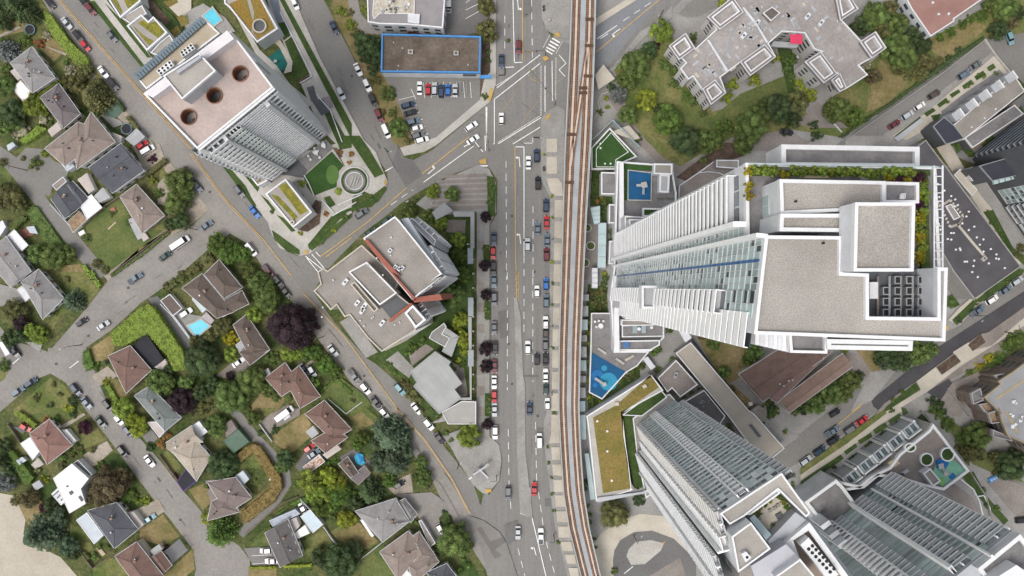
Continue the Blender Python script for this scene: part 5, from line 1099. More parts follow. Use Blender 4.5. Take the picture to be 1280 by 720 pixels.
# ================================================================ HOUSES
wall_cols = [M('siding_white',(.62,.61,.59),.8,var=.06), M('siding_cream',(.48,.44,.37),.8,var=.07), M('siding_grey',(.33,.33,.32),.8,var=.07)]
def house(label, wings, flats=(), vents=4, wall=0, name='house', cat='house'):
    """wings: (quad, eave height, ridge height over it, shingle, gable?); flats: (outline, height, roof material, rim material)"""
    c = cen(WP(wings[0][0] if wings else flats[0][0], 4)); t = empty(name, c[0], c[1], 0, label, cat)
    wm = wall_cols[wall]; rfs = []
    for i, w in enumerate(wings):
        quad, ze, h, mt = w[:4]; rf, o_ = hip('roof', t, quad, ze, h, mt, gable=len(w) > 4 and w[4], wallm=wm); rfs.append((rf, o_, ze, h))
        wall_windows(t, inset(o_, .5), 0, 1 if ze < 4.5 else 2, 2.7, 3.0, .45)
    for f in flats:
        out, z, mt = f[:3]; rim = f[3] if len(f) > 3 else wm; xy = ccw(WP(out, z)); open_ = len(f) > 4 and f[4]
        mb = MB(); mb.prism(xy, z-.25 if open_ else 0, z-.05); build('carport_roof' if open_ else 'annexe_wall', mb, rim, t)
        mb = MB(); mb.prism(inset(xy, .12), z-.05, z+.04); fr = build('flat_roof', mb, mt, t)
        if len(f) > 3: mb = MB(); mb.ring(inset(xy, -.04), inset(xy, .2), z-.2, z+.16); build('rim', mb, rim, t)
        if open_:
            for p in inset(xy, .3): mb = MB(); mb.cyl(p[0], p[1], 0, z-.25, .08, n=8); build('post', mb, white, t)
    if rfs:
        for k in range(vents):
            rf, o_, ze, h = rfs[k % len(rfs)]; c = cen(o_); p = Vector(c).lerp(Vector(o_[R.randrange(4)]), R.uniform(.15, .5)); mb = MB(); s_ = R.choice([.3,.35,.5])
            mb.box(p.x, p.y, ze+.2, s_, s_, h*.9+.3); build('roof_vent', mb, R.choice([white, grey_d, grey_d, steel]), rf)
        rf, o_, ze, h = rfs[0]; c = cen(o_); p = Vector(c).lerp(Vector(o_[1]), .3); mb = MB(); mb.box(p.x, p.y, ze, .9, .7, h+.7, .6); ch = build('chimney', mb, M('chimney_brick',(.24,.15,.12),.9,var=.15,sc1=1), rf)
        A, B = Vector(o_[0]), Vector(o_[1]); wi = inset(o_, .5); a, b = Vector(wi[0]), Vector(wi[1]); u = (b-a).normalized(); nr = Vector((u.y, -u.x)); m_ = (a+b)/2+u*1.5
        mb = MB(); q = [m_-u*.5-nr*.04, m_+u*.5-nr*.04, m_+u*.5+nr*.08, m_-u*.5+nr*.08]; mb.prism([(v.x, v.y) for v in q], .1, 2.2); d_ = build('door', mb, wood, t)
    return t
lilac = M('deck_lilac', (.36,.33,.34), .8, var=.08); whiteflat = M('roof_white_flat', (.68,.66,.63), .7, col2=(.74,.73,.71), sc1=.3, fine=.05); metal = M('roof_metal_pale', (.40,.44,.48), .5, var=.08)
greenshed = M('roof_green_shed', (.07,.115,.085), .7, col2=(.10,.15,.11), sc1=.3, fine=.08); blackcloth = M('black_shade', (.022,.022,.028), .8, var=.15); porch = M('porch_pale', (.42,.37,.34), .8, var=.08)
house('grey hip-roofed house with white deck between the pale spruce and clipped hedge', [('G2 60,185 190,88 330,275 195,365', 4.6, 2.4, sh_grey)], [('G2 72,340 125,288 195,368 140,420', 2.8, whiteflat, porch), ('G2 60,235 90,215 125,275 105,290', 2.6, porch)], 6)
house('purplish-grey hip-roofed house with small pale porch roof', [('G2 240,392 352,308 482,490 380,578', 4.6, 2.2, sh_purple)], [('G2 285,590 345,538 372,580 310,630', 3, porch)], 5, 1)
house('large taupe house with several hips above the slate-roofed duplex', [('G3 66,235 245,95 400,160 175,330', 5.4, 2.2, sh_taupe), ('G3 215,215 312,42 440,200 238,345', 5.3, 2.5, sh_taupe)], [('G3 138,288 175,258 225,330 187,357', 3, metal, white), ('G3 425,150 475,170 470,200 440,205', 2.6, porch)], 5)
house('slate-roofed house with long white wall beside the taupe house', [('G3 300,335 470,208 592,352 425,472', 5.2, 1.7, sh_slate, True)], [('G3 325,490 375,442 412,492 355,522', 2.8, grey_m), ('G3 240,400 290,365 330,450 300,475', 2.6, porch)], 7)
house('slate garage house with bright white carport by the back lane', [('G3 100,505 187,430 262,540 175,607', 3.2, 1.4, sh_slate, True), ('G3 187,430 215,408 298,498 258,538', 3.1, 1.0, sh_slate, True)], [('G3 250,530 315,478 372,548 292,612', 3.0, white_b, white_b, True), ('G3 188,622 250,566 290,612 215,682', 2.2, wood), ('G3 108,430 165,385 185,410 130,458', 2.4, pavers, white)], 2)
house('small taupe-brown bungalow with green side wall on the corner lawn', [('G3 465,490 552,424 702,590 582,686', 3.6, 2.0, sh_taupe)], [('G3 505,610 540,600 600,700 560,720', .8, grey_m), ('G3 570,690 600,680 620,710 590,730', 1, porch)], 5, 2)
house('low flat-roofed grey garage beside the parked red and white cars', [], [('G3 495,185 555,130 598,175 540,222', 2.8, grey_m, greywall)], 0, 2, 'garage', 'garage')
house('grey flat-pitched house at the frame edge with white gutter lines', [('G1 -75,270 25,190 133,340 45,408', 4.4, 1.0, sh_grey, True)], [('G1 35,185 62,160 122,228 95,252', 3, white_b, white, True), ('G1 0,215 35,185 80,245 70,270', 3, grey_m), ('G1 -40,150 12,122 26,150 0,190', 3, white, white)], 2)
house('grey hip-roofed house just above the residential street, beside a striped carport', [('G1 90,385 165,330 272,455 182,545', 4.4, 2.4, sh_grey)], [('G1 70,418 95,400 135,450 110,470', 2.8, white, steel, True)], 4)
house('rambling dark brown house around a turquoise swimming pool', [('G4 390,160 490,88 648,280 565,312', 4.4, 1.9, sh_dark), ('G4 500,92 575,18 692,158 600,212', 4.6, 2.0, sh_dark), ('G4 555,245 690,172 724,240 592,304', 4.2, 1.5, sh_dark)], [('G4 440,215 480,180 532,245 492,284', 3, glass_c, white), ('G4 283,222 330,190 392,262 345,300', 2.6, sh_dark, white)], 4, 1)
house('red-brown house wrapped by the thick clipped hedge, black shade court behind', [('G4 20,500 130,448 237,570 110,687', 3.8, 1.7, shingle('shingle_rust',(.135,.086,.072)))], [('G4 142,457 206,380 302,520 242,566', 2.4, blackcloth, blackcloth, True), ('G4 250,556 305,515 322,546 290,572', 2.6, porch)], 3, 1)
house('brown house shaded by the huge purple tree', [('C2 365,265 432,213 548,388 455,440', 4, 1.8, sh_dark), ('C2 395,400 480,360 548,390 450,466', 3.8, 1.5, sh_dark)], [('C2 375,365 415,335 430,370 395,400', 2.8, grey_m)], 3, 1)
house('brown cross-hipped house between the purple tree and the ornamental lawn', [('G5 125,370 225,293 300,400 208,462', 4, 1.9, sh_red), ('G5 222,370 295,308 402,462 300,522', 4, 2, sh_red)], [('G5 120,330 140,320 155,350 135,360', 2.4, white)], 4, 1)
house('wide brown house with grey porch and rusty striped carport', [('I6 58,90 182,2 357,190 235,262', 4, 2.1, sh_red), ('I6 98,262 240,178 332,240 190,342', 3.8, 1.6, sh_red)], [('I6 62,205 110,165 147,215 100,248', 2.6, grey_m), ('I6 170,352 262,285 292,316 200,378', 2.6, porch), ('I6 45,430 150,350 187,396 85,472', 2.6, M('roof_rust_stripe',(.33,.15,.10),.8,col2=(.50,.42,.37),sc1=1.2,thr=(.45,.55)), white, True)], 4, 1)
house('red-brown house with white flat annexe on the triangular corner plot', [('G6 165,370 277,288 407,435 265,542', 4, 2, sh_lbrown if 0 else shingle('shingle_brick',(.185,.108,.092)))], [('G6 115,425 170,388 222,470 185,517', 2.8, whiteflat, white), ('G6 345,350 375,345 430,410 410,425', 2.4, whiteflat), ('G6 175,545 215,505 245,540 200,570', .6, porch)], 2)
house('flat-roofed bright white house with skylights and slatted white deck', [], [('I1 300,170 405,88 500,172 455,228 482,312 392,367', 5, whiteflat, white_b), ('I1 290,258 326,225 388,278 345,322', 3, white, white_b), ('I1 408,88 440,66 520,150 490,165', 3.4, grey_d, white)], 0)
house('slate hip-roofed house with long white terrace below the white house', [('D1 375,440 500,405 592,520 490,602', 4.6, 2.2, sh_slate)], [('I1 430,405 490,362 582,490 530,540', 3, metal, white_b), ('I2 135,365 165,358 222,430 197,457', 3, porch)], 3)
house('brown multi-ridged house with dark slatted pergola at the lower edge', [('I2 60,610 182,528 335,720 205,805', 4.6, 2.1, sh_red), ('I2 268,612 322,580 382,660 332,706', 3.6, 1.2, sh_red, True)], [('I2 182,530 200,520 262,605 250,615', 3, porch), ('I2 255,580 310,540 330,570 280,605', 2.8, grey_m)], 3, 1)
house('pale tan cross-gabled house with black shade sail and purple trim', [('I3 258,330 402,234 466,325 292,388', 4, 1.9, sh_tan, True), ('I3 287,372 422,310 510,410 430,546', 4.2, 2, sh_tan)], [('I3 402,237 445,208 494,268 447,302', 2.5, white_b, white)], 3)
house('grey-green house with white porch half hidden by a purple tree', [('I3 80,65 165,12 345,190 252,266', 4, 1.6, sh_green)], [('I3 155,215 205,212 252,268 222,302', 2.6, porch, white)], 3)
house('grey-brown hip-roofed house with small grey shed roof inside the straw-coloured hedge', [('I3 490,552 650,525 740,640 600,732', 4, 2, sh_taupe if 0 else shingle('shingle_greybrown',(.155,.125,.115))), ('I3 515,660 610,615 670,720 490,770', 3.8, 1.6, MATS['shingle_greybrown'])], [('I3 645,520 692,486 727,535 690,572', 2.6, metal, greywall)], 4, 1)
house('dark green flat shed roof beside the curving lane', [], [('I3 580,320 665,255 727,325 640,388', 2.8, greenshed, greenshed)], 0, 2, 'shed', 'shed')
house('dark grey gabled house with bluish glass conservatory and paved drive', [('I4 185,480 315,400 397,605 270,672', 4.6, 1.5, shingle('shingle_charcoal',(.095,.088,.086)), True)], [('I4 210,408 355,345 382,370 230,442', 2.8, M('conservatory_blue',(.17,.20,.26),.3,var=.25,sc1=.8), metal), ('I4 318,410 360,390 380,440 345,480', 3, porch), ('I4 345,482 412,432 437,480 368,512', 2.8, whiteflat), ('I4 385,385 440,345 512,430 456,477', 3, M('roof_paleblue',(.42,.50,.55),.5,var=.05), white)], 3)
house('light grey multi-gabled house beside the brown patio yard', [('I5 108,355 335,284 415,412 262,530', 4.6, 2.2, sh_grey), ('I5 355,300 385,284 458,372 420,420', 3.6, 1.4, sh_grey), ('I5 270,440 290,385 415,410 330,440', 5, 1.6, sh_grey)], [('I5 135,405 150,402 215,495 200,502', 2.8, whiteflat)], 4)
house('taupe house with white-trimmed stepped gables at the lower edge', [('I5 245,585 405,468 500,560 350,745', 4.6, 2.2, sh_taupe), ('I5 420,505 468,470 562,612 450,650', 4.4, 1.8, sh_taupe), ('I5 400,650 540,590 580,640 440,760', 4.4, 1.6, sh_taupe)], [('I5 355,690 395,680 440,730 380,750', 2.6, whiteflat), ('I5 465,410 480,405 560,535 530,555', 2.8, pavers, white)], 3)
house('dark grey house cut by the lower edge under the round street tree', [('I5 510,700 622,650 690,740 570,800', 4.6, 1.6, sh_slate)], [], 2)
house('low dark-brown patio house with a turquoise tarpaulin under tall firs', [('I6 272,412 332,365 402,470 348,500', 3.2, .7, sh_dark, True)], [('I6 345,500 440,420 480,470 400,548', 2.6, sh_purple)], 1, 1)
tp = MB(); import itertools
p0 = [(375,365),(395,340),(430,350),(435,385),(445,400),(425,420),(395,412),(380,392)]
n0 = len(p0); tp.v = [(*W(370+a/5.142, 500+b/5.142, 1), .9+.25*R.random()) for a, b in p0]+[(*W(370+408/5.142, 500+380/5.142, 1), 1.5)]; tp.f = [(i, (i+1) % n0, n0) for i in range(n0)]; tp.mi = [0]*n0
b0 = len(tp.v); tp.v += [(v[0], v[1], .55) for v in tp.v[:n0]]; tp.f += [(b0+i, b0+(i+1) % n0, (i+1) % n0, i) for i in range(n0)]+[tuple(range(b0+n0-1, b0-1, -1))]; tp.mi += [0]*(n0+1)
thing('tarpaulin', tp, M('tarp_turquoise',(.03,.40,.44),.5,col2=(.02,.18,.45),sc1=.35,thr=(.45,.6)), 'turquoise tarpaulin bunched on the brown patio under tall firs', 'tarpaulin')
# pools, trampolines, sheds, pergolas
def pool(s, label):
    t = empty('swimming_pool', *cen(WP(s, .4)), 0, label, 'pool'); xy = ccw(WP(s, .5)); mb = MB(); mb.ring(inset(xy, -.5), xy, 0, .95); build('coping', mb, concrete, t); mb = MB(); mb.prism(xy, 0, .85); build('pool_water', mb, water, t)
pool('G4 422,350 486,318 530,350 465,404', 'turquoise swimming pool on the terrace of the rambling dark brown house')
pool('A2 218,82 264,42 308,102 270,130', 'bright blue pool on the deck behind the pink-roofed tower')
mb = MB(); mb.prism(WP('G4 480,312 512,280 552,322 530,346', .7), 0, .7); thing('pool_deck', mb, lilac, 'lilac-grey raised deck at the corner of the turquoise pool', 'deck')
def trampoline(px, py, r, label):
    x, y = W(px, py, .9); t = empty('trampoline', x, y, 0, label, 'trampoline'); o_ = [(x+r*math.cos(6.2832*i/24), y+r*math.sin(6.2832*i/24)) for i in range(24)]
    mb = MB(); mb.ring(o_, inset(o_, .3), .8, .95); build('rim', mb, M('rim_blue',(.12,.19,.22),.6), t); mb = MB(); mb.prism(inset(o_, .3), .82, .87); build('jump_mat', mb, blackcloth, t)
    for k in range(6): mb = MB(); a = o_[k*4]; mb.cyl(a[0], a[1], 0, 2.3, .05, n=6); build('post', mb, steel, t)
trampoline(37, 37, 1.9, 'round dark trampoline with blue rim beside the grey hip-roofed house'); trampoline(158, 161, 2.0, 'round black trampoline behind the low grey garage')
def shed(s, z, m, label, name='shed', cat=None):
    t = empty(name, *cen(WP(s, z)), 0, label, cat or name); xy = ccw(WP(s, z)); mb = MB(); mb.prism(inset(xy, .15), 0, z-.1); build('wall', mb, wall_cols[2], t); mb = MB(); mb.prism(xy, z-.1, z+.06); build('roof', mb, m, t)
shed('G6 90,520 125,500 150,520 110,545', 2.2, metal, 'pale blue garden shed by the bright green hedge'); shed('I1 180,205 220,180 245,215 200,240', 2.4, grey_m, 'grey garden shed beside the yellow-green bush and white house')
shed('A1 25,45 70,30 75,50 40,70', 2.2, grey_m, 'small grey shed roof at the far corner of the frame') if 0 else None
shed('I3 575,235 625,200 660,255 600,300', 2.2, pavers, 'brown tarped lean-to beside the dark green shed roof', 'lean_to', 'shed'); shed('G2 40,680 75,660 95,680 50,715', 2.2, metal, 'little grey shed at the corner of the back lane')
shed('B1 130,455 170,450 190,490 150,485', 2.2, metal, 'bluish tarp roof in the brick-red yard by the lane', 'lean_to', 'shed')
PG = empty('pergola', *W(218, 688, 3), 0, 'dark slatted pergola on the curved drive by the lower street', 'pergola')
for k in range(9):
    t_ = k/8; a, b = W(130+(335+45*t_)/4.5, 560+(590+55*t_)/4.5, 2.6), W(130+(430+42*t_)/4.5, 560+(510+62*t_)/4.5, 2.6); mb = MB(); mb.bar((*a,2.6), (*b,2.6), .22, .25); build('beam', mb, M('pergola_grey',(.15,.15,.16),.7,var=.1), PG)
for p in ((335,590),(430,510),(470,570),(380,645)): x, y = W(130+p[0]/4.5, 560+p[1]/4.5, 2.6); mb = MB(); mb.cyl(x, y, 0, 2.5, .09, n=8); build('post', mb, steel, PG)
# skylights and solar slats on the white house, purple trim of the shade court
for i, s in enumerate(('I1 385,250 400,240 412,255 397,267', 'I1 438,275 450,268 468,295 457,303', 'I1 370,215 378,210 383,218 375,222')):
    mb = MB(); mb.prism(WP(s, 5.4), 5, 5.35); tag(build('skylight', mb, grey_d), ['square dark skylight in the middle of the white flat roof','long dark skylight near the tree on the white flat roof','tiny dark skylight left of centre on the white flat roof'][i], 'skylight')
for k in range(4):
    a, b = (I1a := (300+k*20, 262-k*0)), None
    mb = MB(); p = [(300+k*22, 268+k*14-22*0), (340+k*16, 232+k*13)]; A_, B_ = W(p[0][0]/4.5, 560+p[0][1]/4.5, 3.2), W(p[1][0]/4.5, 560+p[1][1]/4.5, 3.2); mb.bar((*A_,3.25), (*B_,3.25), .35, .2); tag(build('deck_slat', mb, grey_d), f'dark beam over the slatted white deck, {["first","second","third","fourth"][k]} from its outer corner', 'beam', 'dark beams over the white deck')
SS = empty('shade_sail', *W(231, 599, 2), 0, 'black shade canopy with purple border beside the tan house', 'canopy')
mb = MB(); mb.prism(WP('I3 322,550 376,478 432,540 355,600', 2.4), 2.3, 2.4); build('cloth', mb, blackcloth, SS); xy = ccw(WP('I3 318,550 376,472 440,540 356,606', 2.3)); mb = MB(); mb.ring(xy, inset(xy, .5), 2.0, 2.29); build('border', mb, M('purple_trim',(.10,.035,.22),.7,var=.15), SS)
for p in inset(xy, .2): mb = MB(); mb.cyl(p[0], p[1], 0, 2.0, .06, n=6); build('post', mb, steel, SS)
wall_line('garden_wall', 'G4 283,222 345,298 385,350 450,440 480,415', .3, 0, 1.6, white, 'white boundary wall around the pool terrace of the dark brown house')
# fences between plots
timb = M('fence_timber', (.17,.135,.105), .9, var=.2, sc1=.5)
FN = [('B1 550,690 700,580 840,470','dark fence along the lower edge of the big corner lawn'), ('B1 250,340 370,475','pale concrete kerb wall beside the back lane and slate garage house'), ('B1 410,450 520,350 600,300','brown fence between the corner lawn and the slate-roofed house'),
      ('D1 350,500 345,490 470,395','brown fence between the white house and slate house'), ('D1 395,690 345,620 300,560','wire fence beside the sandy field below the slate house'), ('D1 395,690 490,620','timber fence between the slate house and the lower brown house'),
      ('D2 700,510 755,590','pale fence between two back lawns above the dark trees'), ('D3 160,660 275,570','long white fence between the grey house and the taupe house lawns'), ('D2 360,545 520,410 590,380','dark fence along the curved private lane'),
      ('D1 680,200 760,310','purple-tinged low fence in front of the tan house'), ('D2 600,390 700,500','brown fence beside the pale blue carport roof'), ('D1 30,70 60,110 110,190','dark fence beside the driveway of the red-brown corner house'),
      ('G5 95,600 160,690','pale fence by the driveway below the brown cross-hipped house'), ('G5 440,475 530,550 610,490','low pale edging around the square ornamental lawn'), ('C2 0,160 60,220 165,360','pale kerb of the long driveway beside the pool house') ]
for s, lb in FN: wall_line('fence', s, .18, 0, 1.5, white if 'white' in lb or 'pale' in lb else timb, lb, 'fence')
# boundary walls elsewhere
wall_line('retaining_wall', 'A6 50,715 330,520 560,360 770,195', .35, 0, 1.0, concrete_g, 'long grey retaining wall between the apartment garden and the parked cars')
wall_line('retaining_wall', 'A6 765,195 820,275 945,425', .5, 0, 1.2, concrete, 'stepped wall at the end of the parked-car lane')
wall_line('retaining_wall', 'A6 0,605 50,660', .3, 0, .9, white, 'short white garden wall below the apartment lawn corner')
wall_line('retaining_wall', 'C5 580,330 860,700', .2, 0, 2.2, grey_d, 'dark fence along the pale ramp and the dry lot')
wall_line('retaining_wall', 'C7 580,580 690,720', .3, 0, 1.2, concrete_g, 'grey wall beside the brown lane opposite the stepped flats')
wall_line('retaining_wall', 'D6 520,15 690,210 800,380 830,500', .3, 0, 1.4, concrete_g, 'grey wall running down past the coloured play court')
wall_line('retaining_wall', 'D6 690,305 745,350 770,400 785,460', .35, 0, .9, white_b, 'white curved kerb wall of the forecourt under the play court')
wall_line('retaining_wall', 'D6 760,380 790,375 815,430 820,490', .35, 0, .9, white_b, 'outer white curved wall below the play court')
for i, s in enumerate(('B2 410,150 490,250 540,230', 'B2 720,195 745,240 770,300', 'B3 140,400 260,330', 'B3 170,345 290,290', 'B3 90,320 150,385', 'A2 600,60 760,380 700,415', 'A2 780,470 850,550 910,710')):
    wall_line('planter_wall', s, .3, 0, .9, white, ['white planter edge under the tower balconies by the footway','white planter edge at the upper corner of the putting lawn','long white seat wall below the circular court','shorter white seat wall nearest the circular court','white planter edge left of the circular court','white garden edging round the teal play area','white garden edging beside the side street lawn'][i])
CC = empty('circular_court', *W(444.5, 227.5), 0, 'round garden court ringed by two curved white seat walls', 'court')
for r, h in ((17.6,1.0),(11.2,.9)):
    xy = ccw([W(a, b) for a, b in circ(443.5, 226.5, r, 40)]); mb = MB(); mb.ring(xy, inset(xy, .24), 0, h); build('seat_wall', mb, white, CC)
for k in range(3): a, b = W(438+k*4, 234-k*1.2), W(443+k*4, 220-k*1.2); mb = MB(); mb.bar((*a,.9), (*b,.9), .28, .4); build('bench', mb, concrete, CC)
# roofs with sedum around the square tower
def sedum_roof(label, out, beds, path_=None, z=7, m=sedum_y, light=None):
    t = empty('sedum_roof_building', *cen(WP(out, z)), 0, label, 'pavilion'); block(t, out, 0, z, white, gravel, .45, .6)
    for b in beds: mb = MB(); mb.prism(WP(b, z+.1), z, z+.12); build('sedum', mb, m, t)
    if light:
        px, py, r = light; o_ = ccw([W(a, b, z+.6) for a, b in circ(px, py, r)]); mb = MB(); mb.ring(o_, inset(o_, .5), z, z+.9); k = build('roof_light', mb, beige, t); mb = MB(); mb.prism(inset(o_, .5), z+.05, z+.2); build('pane', mb, grey_d, k)
sedum_roof('yellow-green sedum roof pavilion nearest the upper edge, left of the street', 'A1 520,-40 605,92 706,8 690,-60', ['A1 535,-30 560,0 605,68 612,60 590,10 560,-40', 'A1 610,-20 640,42 690,5 675,-40'])
sedum_roof('notched yellow-green sedum roof pavilion beside the footway', 'A1 638,132 710,75 745,110 770,85 840,165 738,255', ['A1 665,130 690,165 745,225 768,205 720,180', 'A1 690,115 725,95 745,118 775,105 822,158 790,190'])
sedum_roof('orange-gold sedum roof with round skylight next to the blue pool', 'A2 318,-60 325,20 350,40 488,215 592,146 500,-20 480,-60', ['A2 345,20 430,-20 450,60 468,120 455,155', 'A2 450,-10 500,0 572,140 490,196 465,160 470,60'], None, 8, sedum_o, (324.4,32.5,9))
sedum_roof('long yellow sedum roof pavilion by the corner crossing', 'B2 530,290 630,215 762,382 668,458', ['B2 592,250 630,235 738,375 700,395', 'B2 553,292 590,300 690,405 672,420'], None, 8, sedum_y, (365.5,278,3))
sedum_roof('small orange sedum wedge below the tower balconies', 'B2 410,150 500,185 540,225 490,250', ['B2 440,165 480,180 505,225 490,230'], None, 5, sedum_o)
block_t = empty('gravel_pavilion', *W(215, 64), 0, 'low gravel-roofed link between the two left sedum pavilions and the tower', 'pavilion'); block(block_t, 'A1 755,265 800,215 850,175 868,205 800,280', 0, 6, white, gravel, .3, .4); block(block_t, 'A1 610,90 712,28 735,70 655,120', 0, 6, white, gravel, .3, .4)
# ================================================================ TREES, SHRUBS, HEDGES
LANDMARKS = [(508,67,'the blue-trimmed store'),(268,115,'the pink-roofed tower'),(960,60,'the stepped apartment block'),(1060,350,'the tallest tower'),(900,640,'the glass tower with the roof garden'),(1180,650,'the lower corner tower'),
 (455,360,'the red-finned mid-rise block'),(550,460,'the angular grey hall'),(770,560,'the olive sedum roof'),(1000,480,'the long brown hall'),(1250,510,'the brown stepped flats'),(1215,280,'the charcoal roof'),(1230,130,'the townhouse dormers'),
 (40,88,'the grey hip-roofed house'),(75,132,'the purplish-grey house'),(100,178,'the large taupe house'),(145,212,'the long slate-roofed house'),(85,255,'the white carport'),(178,258,'the corner-lawn bungalow'),(12,335,'the frame-edge grey house'),
 (50,370,'the striped carport house'),(262,365,'the turquoise pool house'),(160,460,'the hedge-wrapped red-brown house'),(312,420,'the house under the purple tree'),(365,482,'the cross-hipped brown house'),(412,535,'the rusty carport house'),
 (62,552,'the triangular-plot house'),(88,608,'the white flat-roofed house'),(140,655,'the slate house with white terrace'),(180,695,'the pergola house'),(237,562,'the tan cross-gabled house'),(197,512,'the grey-green house'),(288,617,'the straw-hedged house'),
 (355,675,'the conservatory house'),(478,648,'the multi-gabled grey house'),(512,690,'the white-trimmed taupe house'),(450,580,'the turquoise tarpaulin'),(444,227,'the circular seat-wall court'),(405,218,'the putting lawn'),(324,32,'the round skylight roof'),
 (361,262,'the corner sedum pavilion'),(640,372,'the main road median'),(800,232,'the square blue play deck'),(758,468,'the pointed blue play pad'),(575,240,'the striped plaza'),(600,588,'the street-corner sculpture'),(1180,585,'the coloured play court'),
 (805,690,'the turning circle'),(1175,22,'the red-brown flat roof'),(872,480,'the pale ramp roof'),(755,188,'the fenced play pitch'),(735,308,'the three round planters'),(507,15,'the upper-edge grey building'),(145,139,'the green court mat'),(770,150,'the garden footpath'),
 (35,660,'the sandy field'),(299,140,'the right round roof opening'),(720,300,'the elevated railway'),(1120,462,'the lower right street'),(90,420,'the residential crossroads'),(275,700,'the cul-de-sac end'),(320,560,'the curved private lane'),(200,155,'the upper-left street'),(440,50,'the side street with parked cars')]
DIRS = ['right of','lower right of','below','lower left of','left of','upper left of','above','upper right of']
USED = set()
def auto_label(desc, px, py):
    c = sorted(LANDMARKS, key=lambda l: math.hypot(l[0]-px, l[1]-py))
    tries = []
    for l in c[:4]:
        a = math.degrees(math.atan2(py-l[1], px-l[0])) % 360; d = math.hypot(l[0]-px, l[1]-py); dr = DIRS[int((a+22.5)//45) % 8]
        tries.append(f'{desc} {"just " if d < 38 else ""}{dr} {l[2]}'); 
    for i in range(4):
        for j in range(i+1, 5): tries.append(f'{desc} between {c[i][2]} and {c[j][2]}')
    for l in c[:4]:
        a = math.degrees(math.atan2(py-l[1], px-l[0])) % 360; dr = DIRS[int((a+22.5)//45) % 8]
        for f in ('a little farther out ', 'well away ', 'at some distance '): tries.append(f'{desc} {f}{dr} {l[2]}')
    for t in tries:
        if len(t.split()) <= 16 and t not in USED: USED.add(t); return t
    for l in c:
        a = math.degrees(math.atan2(py-l[1], px-l[0])) % 360; t = f'{desc} to the {DIRS[int((a+22.5)//45) % 8]} {l[2]}'.replace('to the above','up above').replace('to the below','down below')
        if t not in USED and len(t.split()) <= 16: USED.add(t); return t
    raise RuntimeError(desc)

LEAF = dict(green=(0.099,0.140,0.037), dark=(0.054,0.082,0.030), bright=(0.171,0.231,0.037), lime=(0.223,0.260,0.031), yellow=(0.276,0.235,0.016), olive=(0.119,0.120,0.043), purple=(0.030,0.017,0.022), plum=(0.062,0.018,0.030),
 conifer=(0.072,0.105,0.059), spruce=(0.151,0.166,0.152), flower=(0.343,0.324,0.216), brown=(0.107,0.087,0.043), rust=(0.252,0.120,0.043), straw=(0.219,0.165,0.055), bushgreen=(0.089,0.140,0.028))
WORD = dict(green='mid-green', dark='dark green', bright='bright green', lime='yellow-green', yellow='golden yellow', olive='olive green', purple='dark purple', plum='plum-red', conifer='deep green', spruce='pale silvery', flower='white-flowering', brown='brownish olive', rust='rusty red', straw='straw-coloured', bushgreen='fresh green')
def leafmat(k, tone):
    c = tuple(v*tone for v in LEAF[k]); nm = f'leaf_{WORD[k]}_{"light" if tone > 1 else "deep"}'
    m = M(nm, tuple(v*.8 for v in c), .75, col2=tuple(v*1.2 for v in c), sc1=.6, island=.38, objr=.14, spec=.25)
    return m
def leaf_quad(mb, c, n, s, rr, mi):
    n = n.normalized(); u = n.orthogonal().normalized(); w = n.cross(u); a = rr.uniform(0, 6.28); u, w = u*math.cos(a)+w*math.sin(a), w*math.cos(a)-u*math.sin(a)
    l, k = s*rr.uniform(.7,1.25), s*rr.uniform(.4,.7)
    mb.face([c-u*l*.5, c+w*k*.5-n*s*.08, c+u*l*.5, c-w*k*.5-n*s*.08], mi)
def blob(mb, c, r, rr, n, leaf, mi, flat=1.):
    k = len(mb.v); vs = []
    for i in range(3):
        th = .5+i*.75
        for j in range(7): a = 6.2832*j/7+i*.4; q = r*.74*rr.uniform(.8,1.1); vs.append(c+Vector((q*math.sin(th)*math.cos(a), q*math.sin(th)*math.sin(a), q*math.cos(th)*flat)))
    vs.append(c+Vector((0,0,r*.74*flat))); fs = [(i*7+j, (i+1)*7+j, (i+1)*7+(j+1) % 7, i*7+(j+1) % 7) for i in range(2) for j in range(7)]+[(21, j, (j+1) % 7) for j in range(7)]
    mb.grid(vs, fs, mi)
    for _ in range(n):
        z = rr.uniform(-.35, 1); a = rr.uniform(0, 6.2832); q = math.sqrt(max(0, 1-z*z)); d = Vector((q*math.cos(a), q*math.sin(a), z))
        p = c+Vector((d.x, d.y, d.z*flat))*r*rr.uniform(.68, 1.24); nn = d+Vector((rr.uniform(-.7,.7), rr.uniform(-.7,.7), rr.uniform(-.2,.7)))
        leaf_quad(mb, p, nn, leaf, rr, mi)
def broad_mesh(seed, clumps, leaves, leaf, hgt=1.15):
    rr = random.Random(seed); mb = MB(); wob = [rr.uniform(.80,1.12) for _ in range(9)]
    for i in range(clumps):
        z = rr.uniform(.02, 1); a = rr.uniform(0, 6.2832); q = math.sqrt(max(0, 1-z*z))**.75; w_ = wob[int(a/6.2832*9) % 9]; rad = rr.uniform(.62,.86)
        c = Vector((q*math.cos(a)*rad*w_, q*math.sin(a)*rad*w_, .35+z*hgt*.7*rr.uniform(.75,1.05))); r = rr.uniform(.17,.30)
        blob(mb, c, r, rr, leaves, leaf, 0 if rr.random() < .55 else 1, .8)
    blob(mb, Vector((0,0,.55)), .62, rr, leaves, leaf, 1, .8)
    return mb
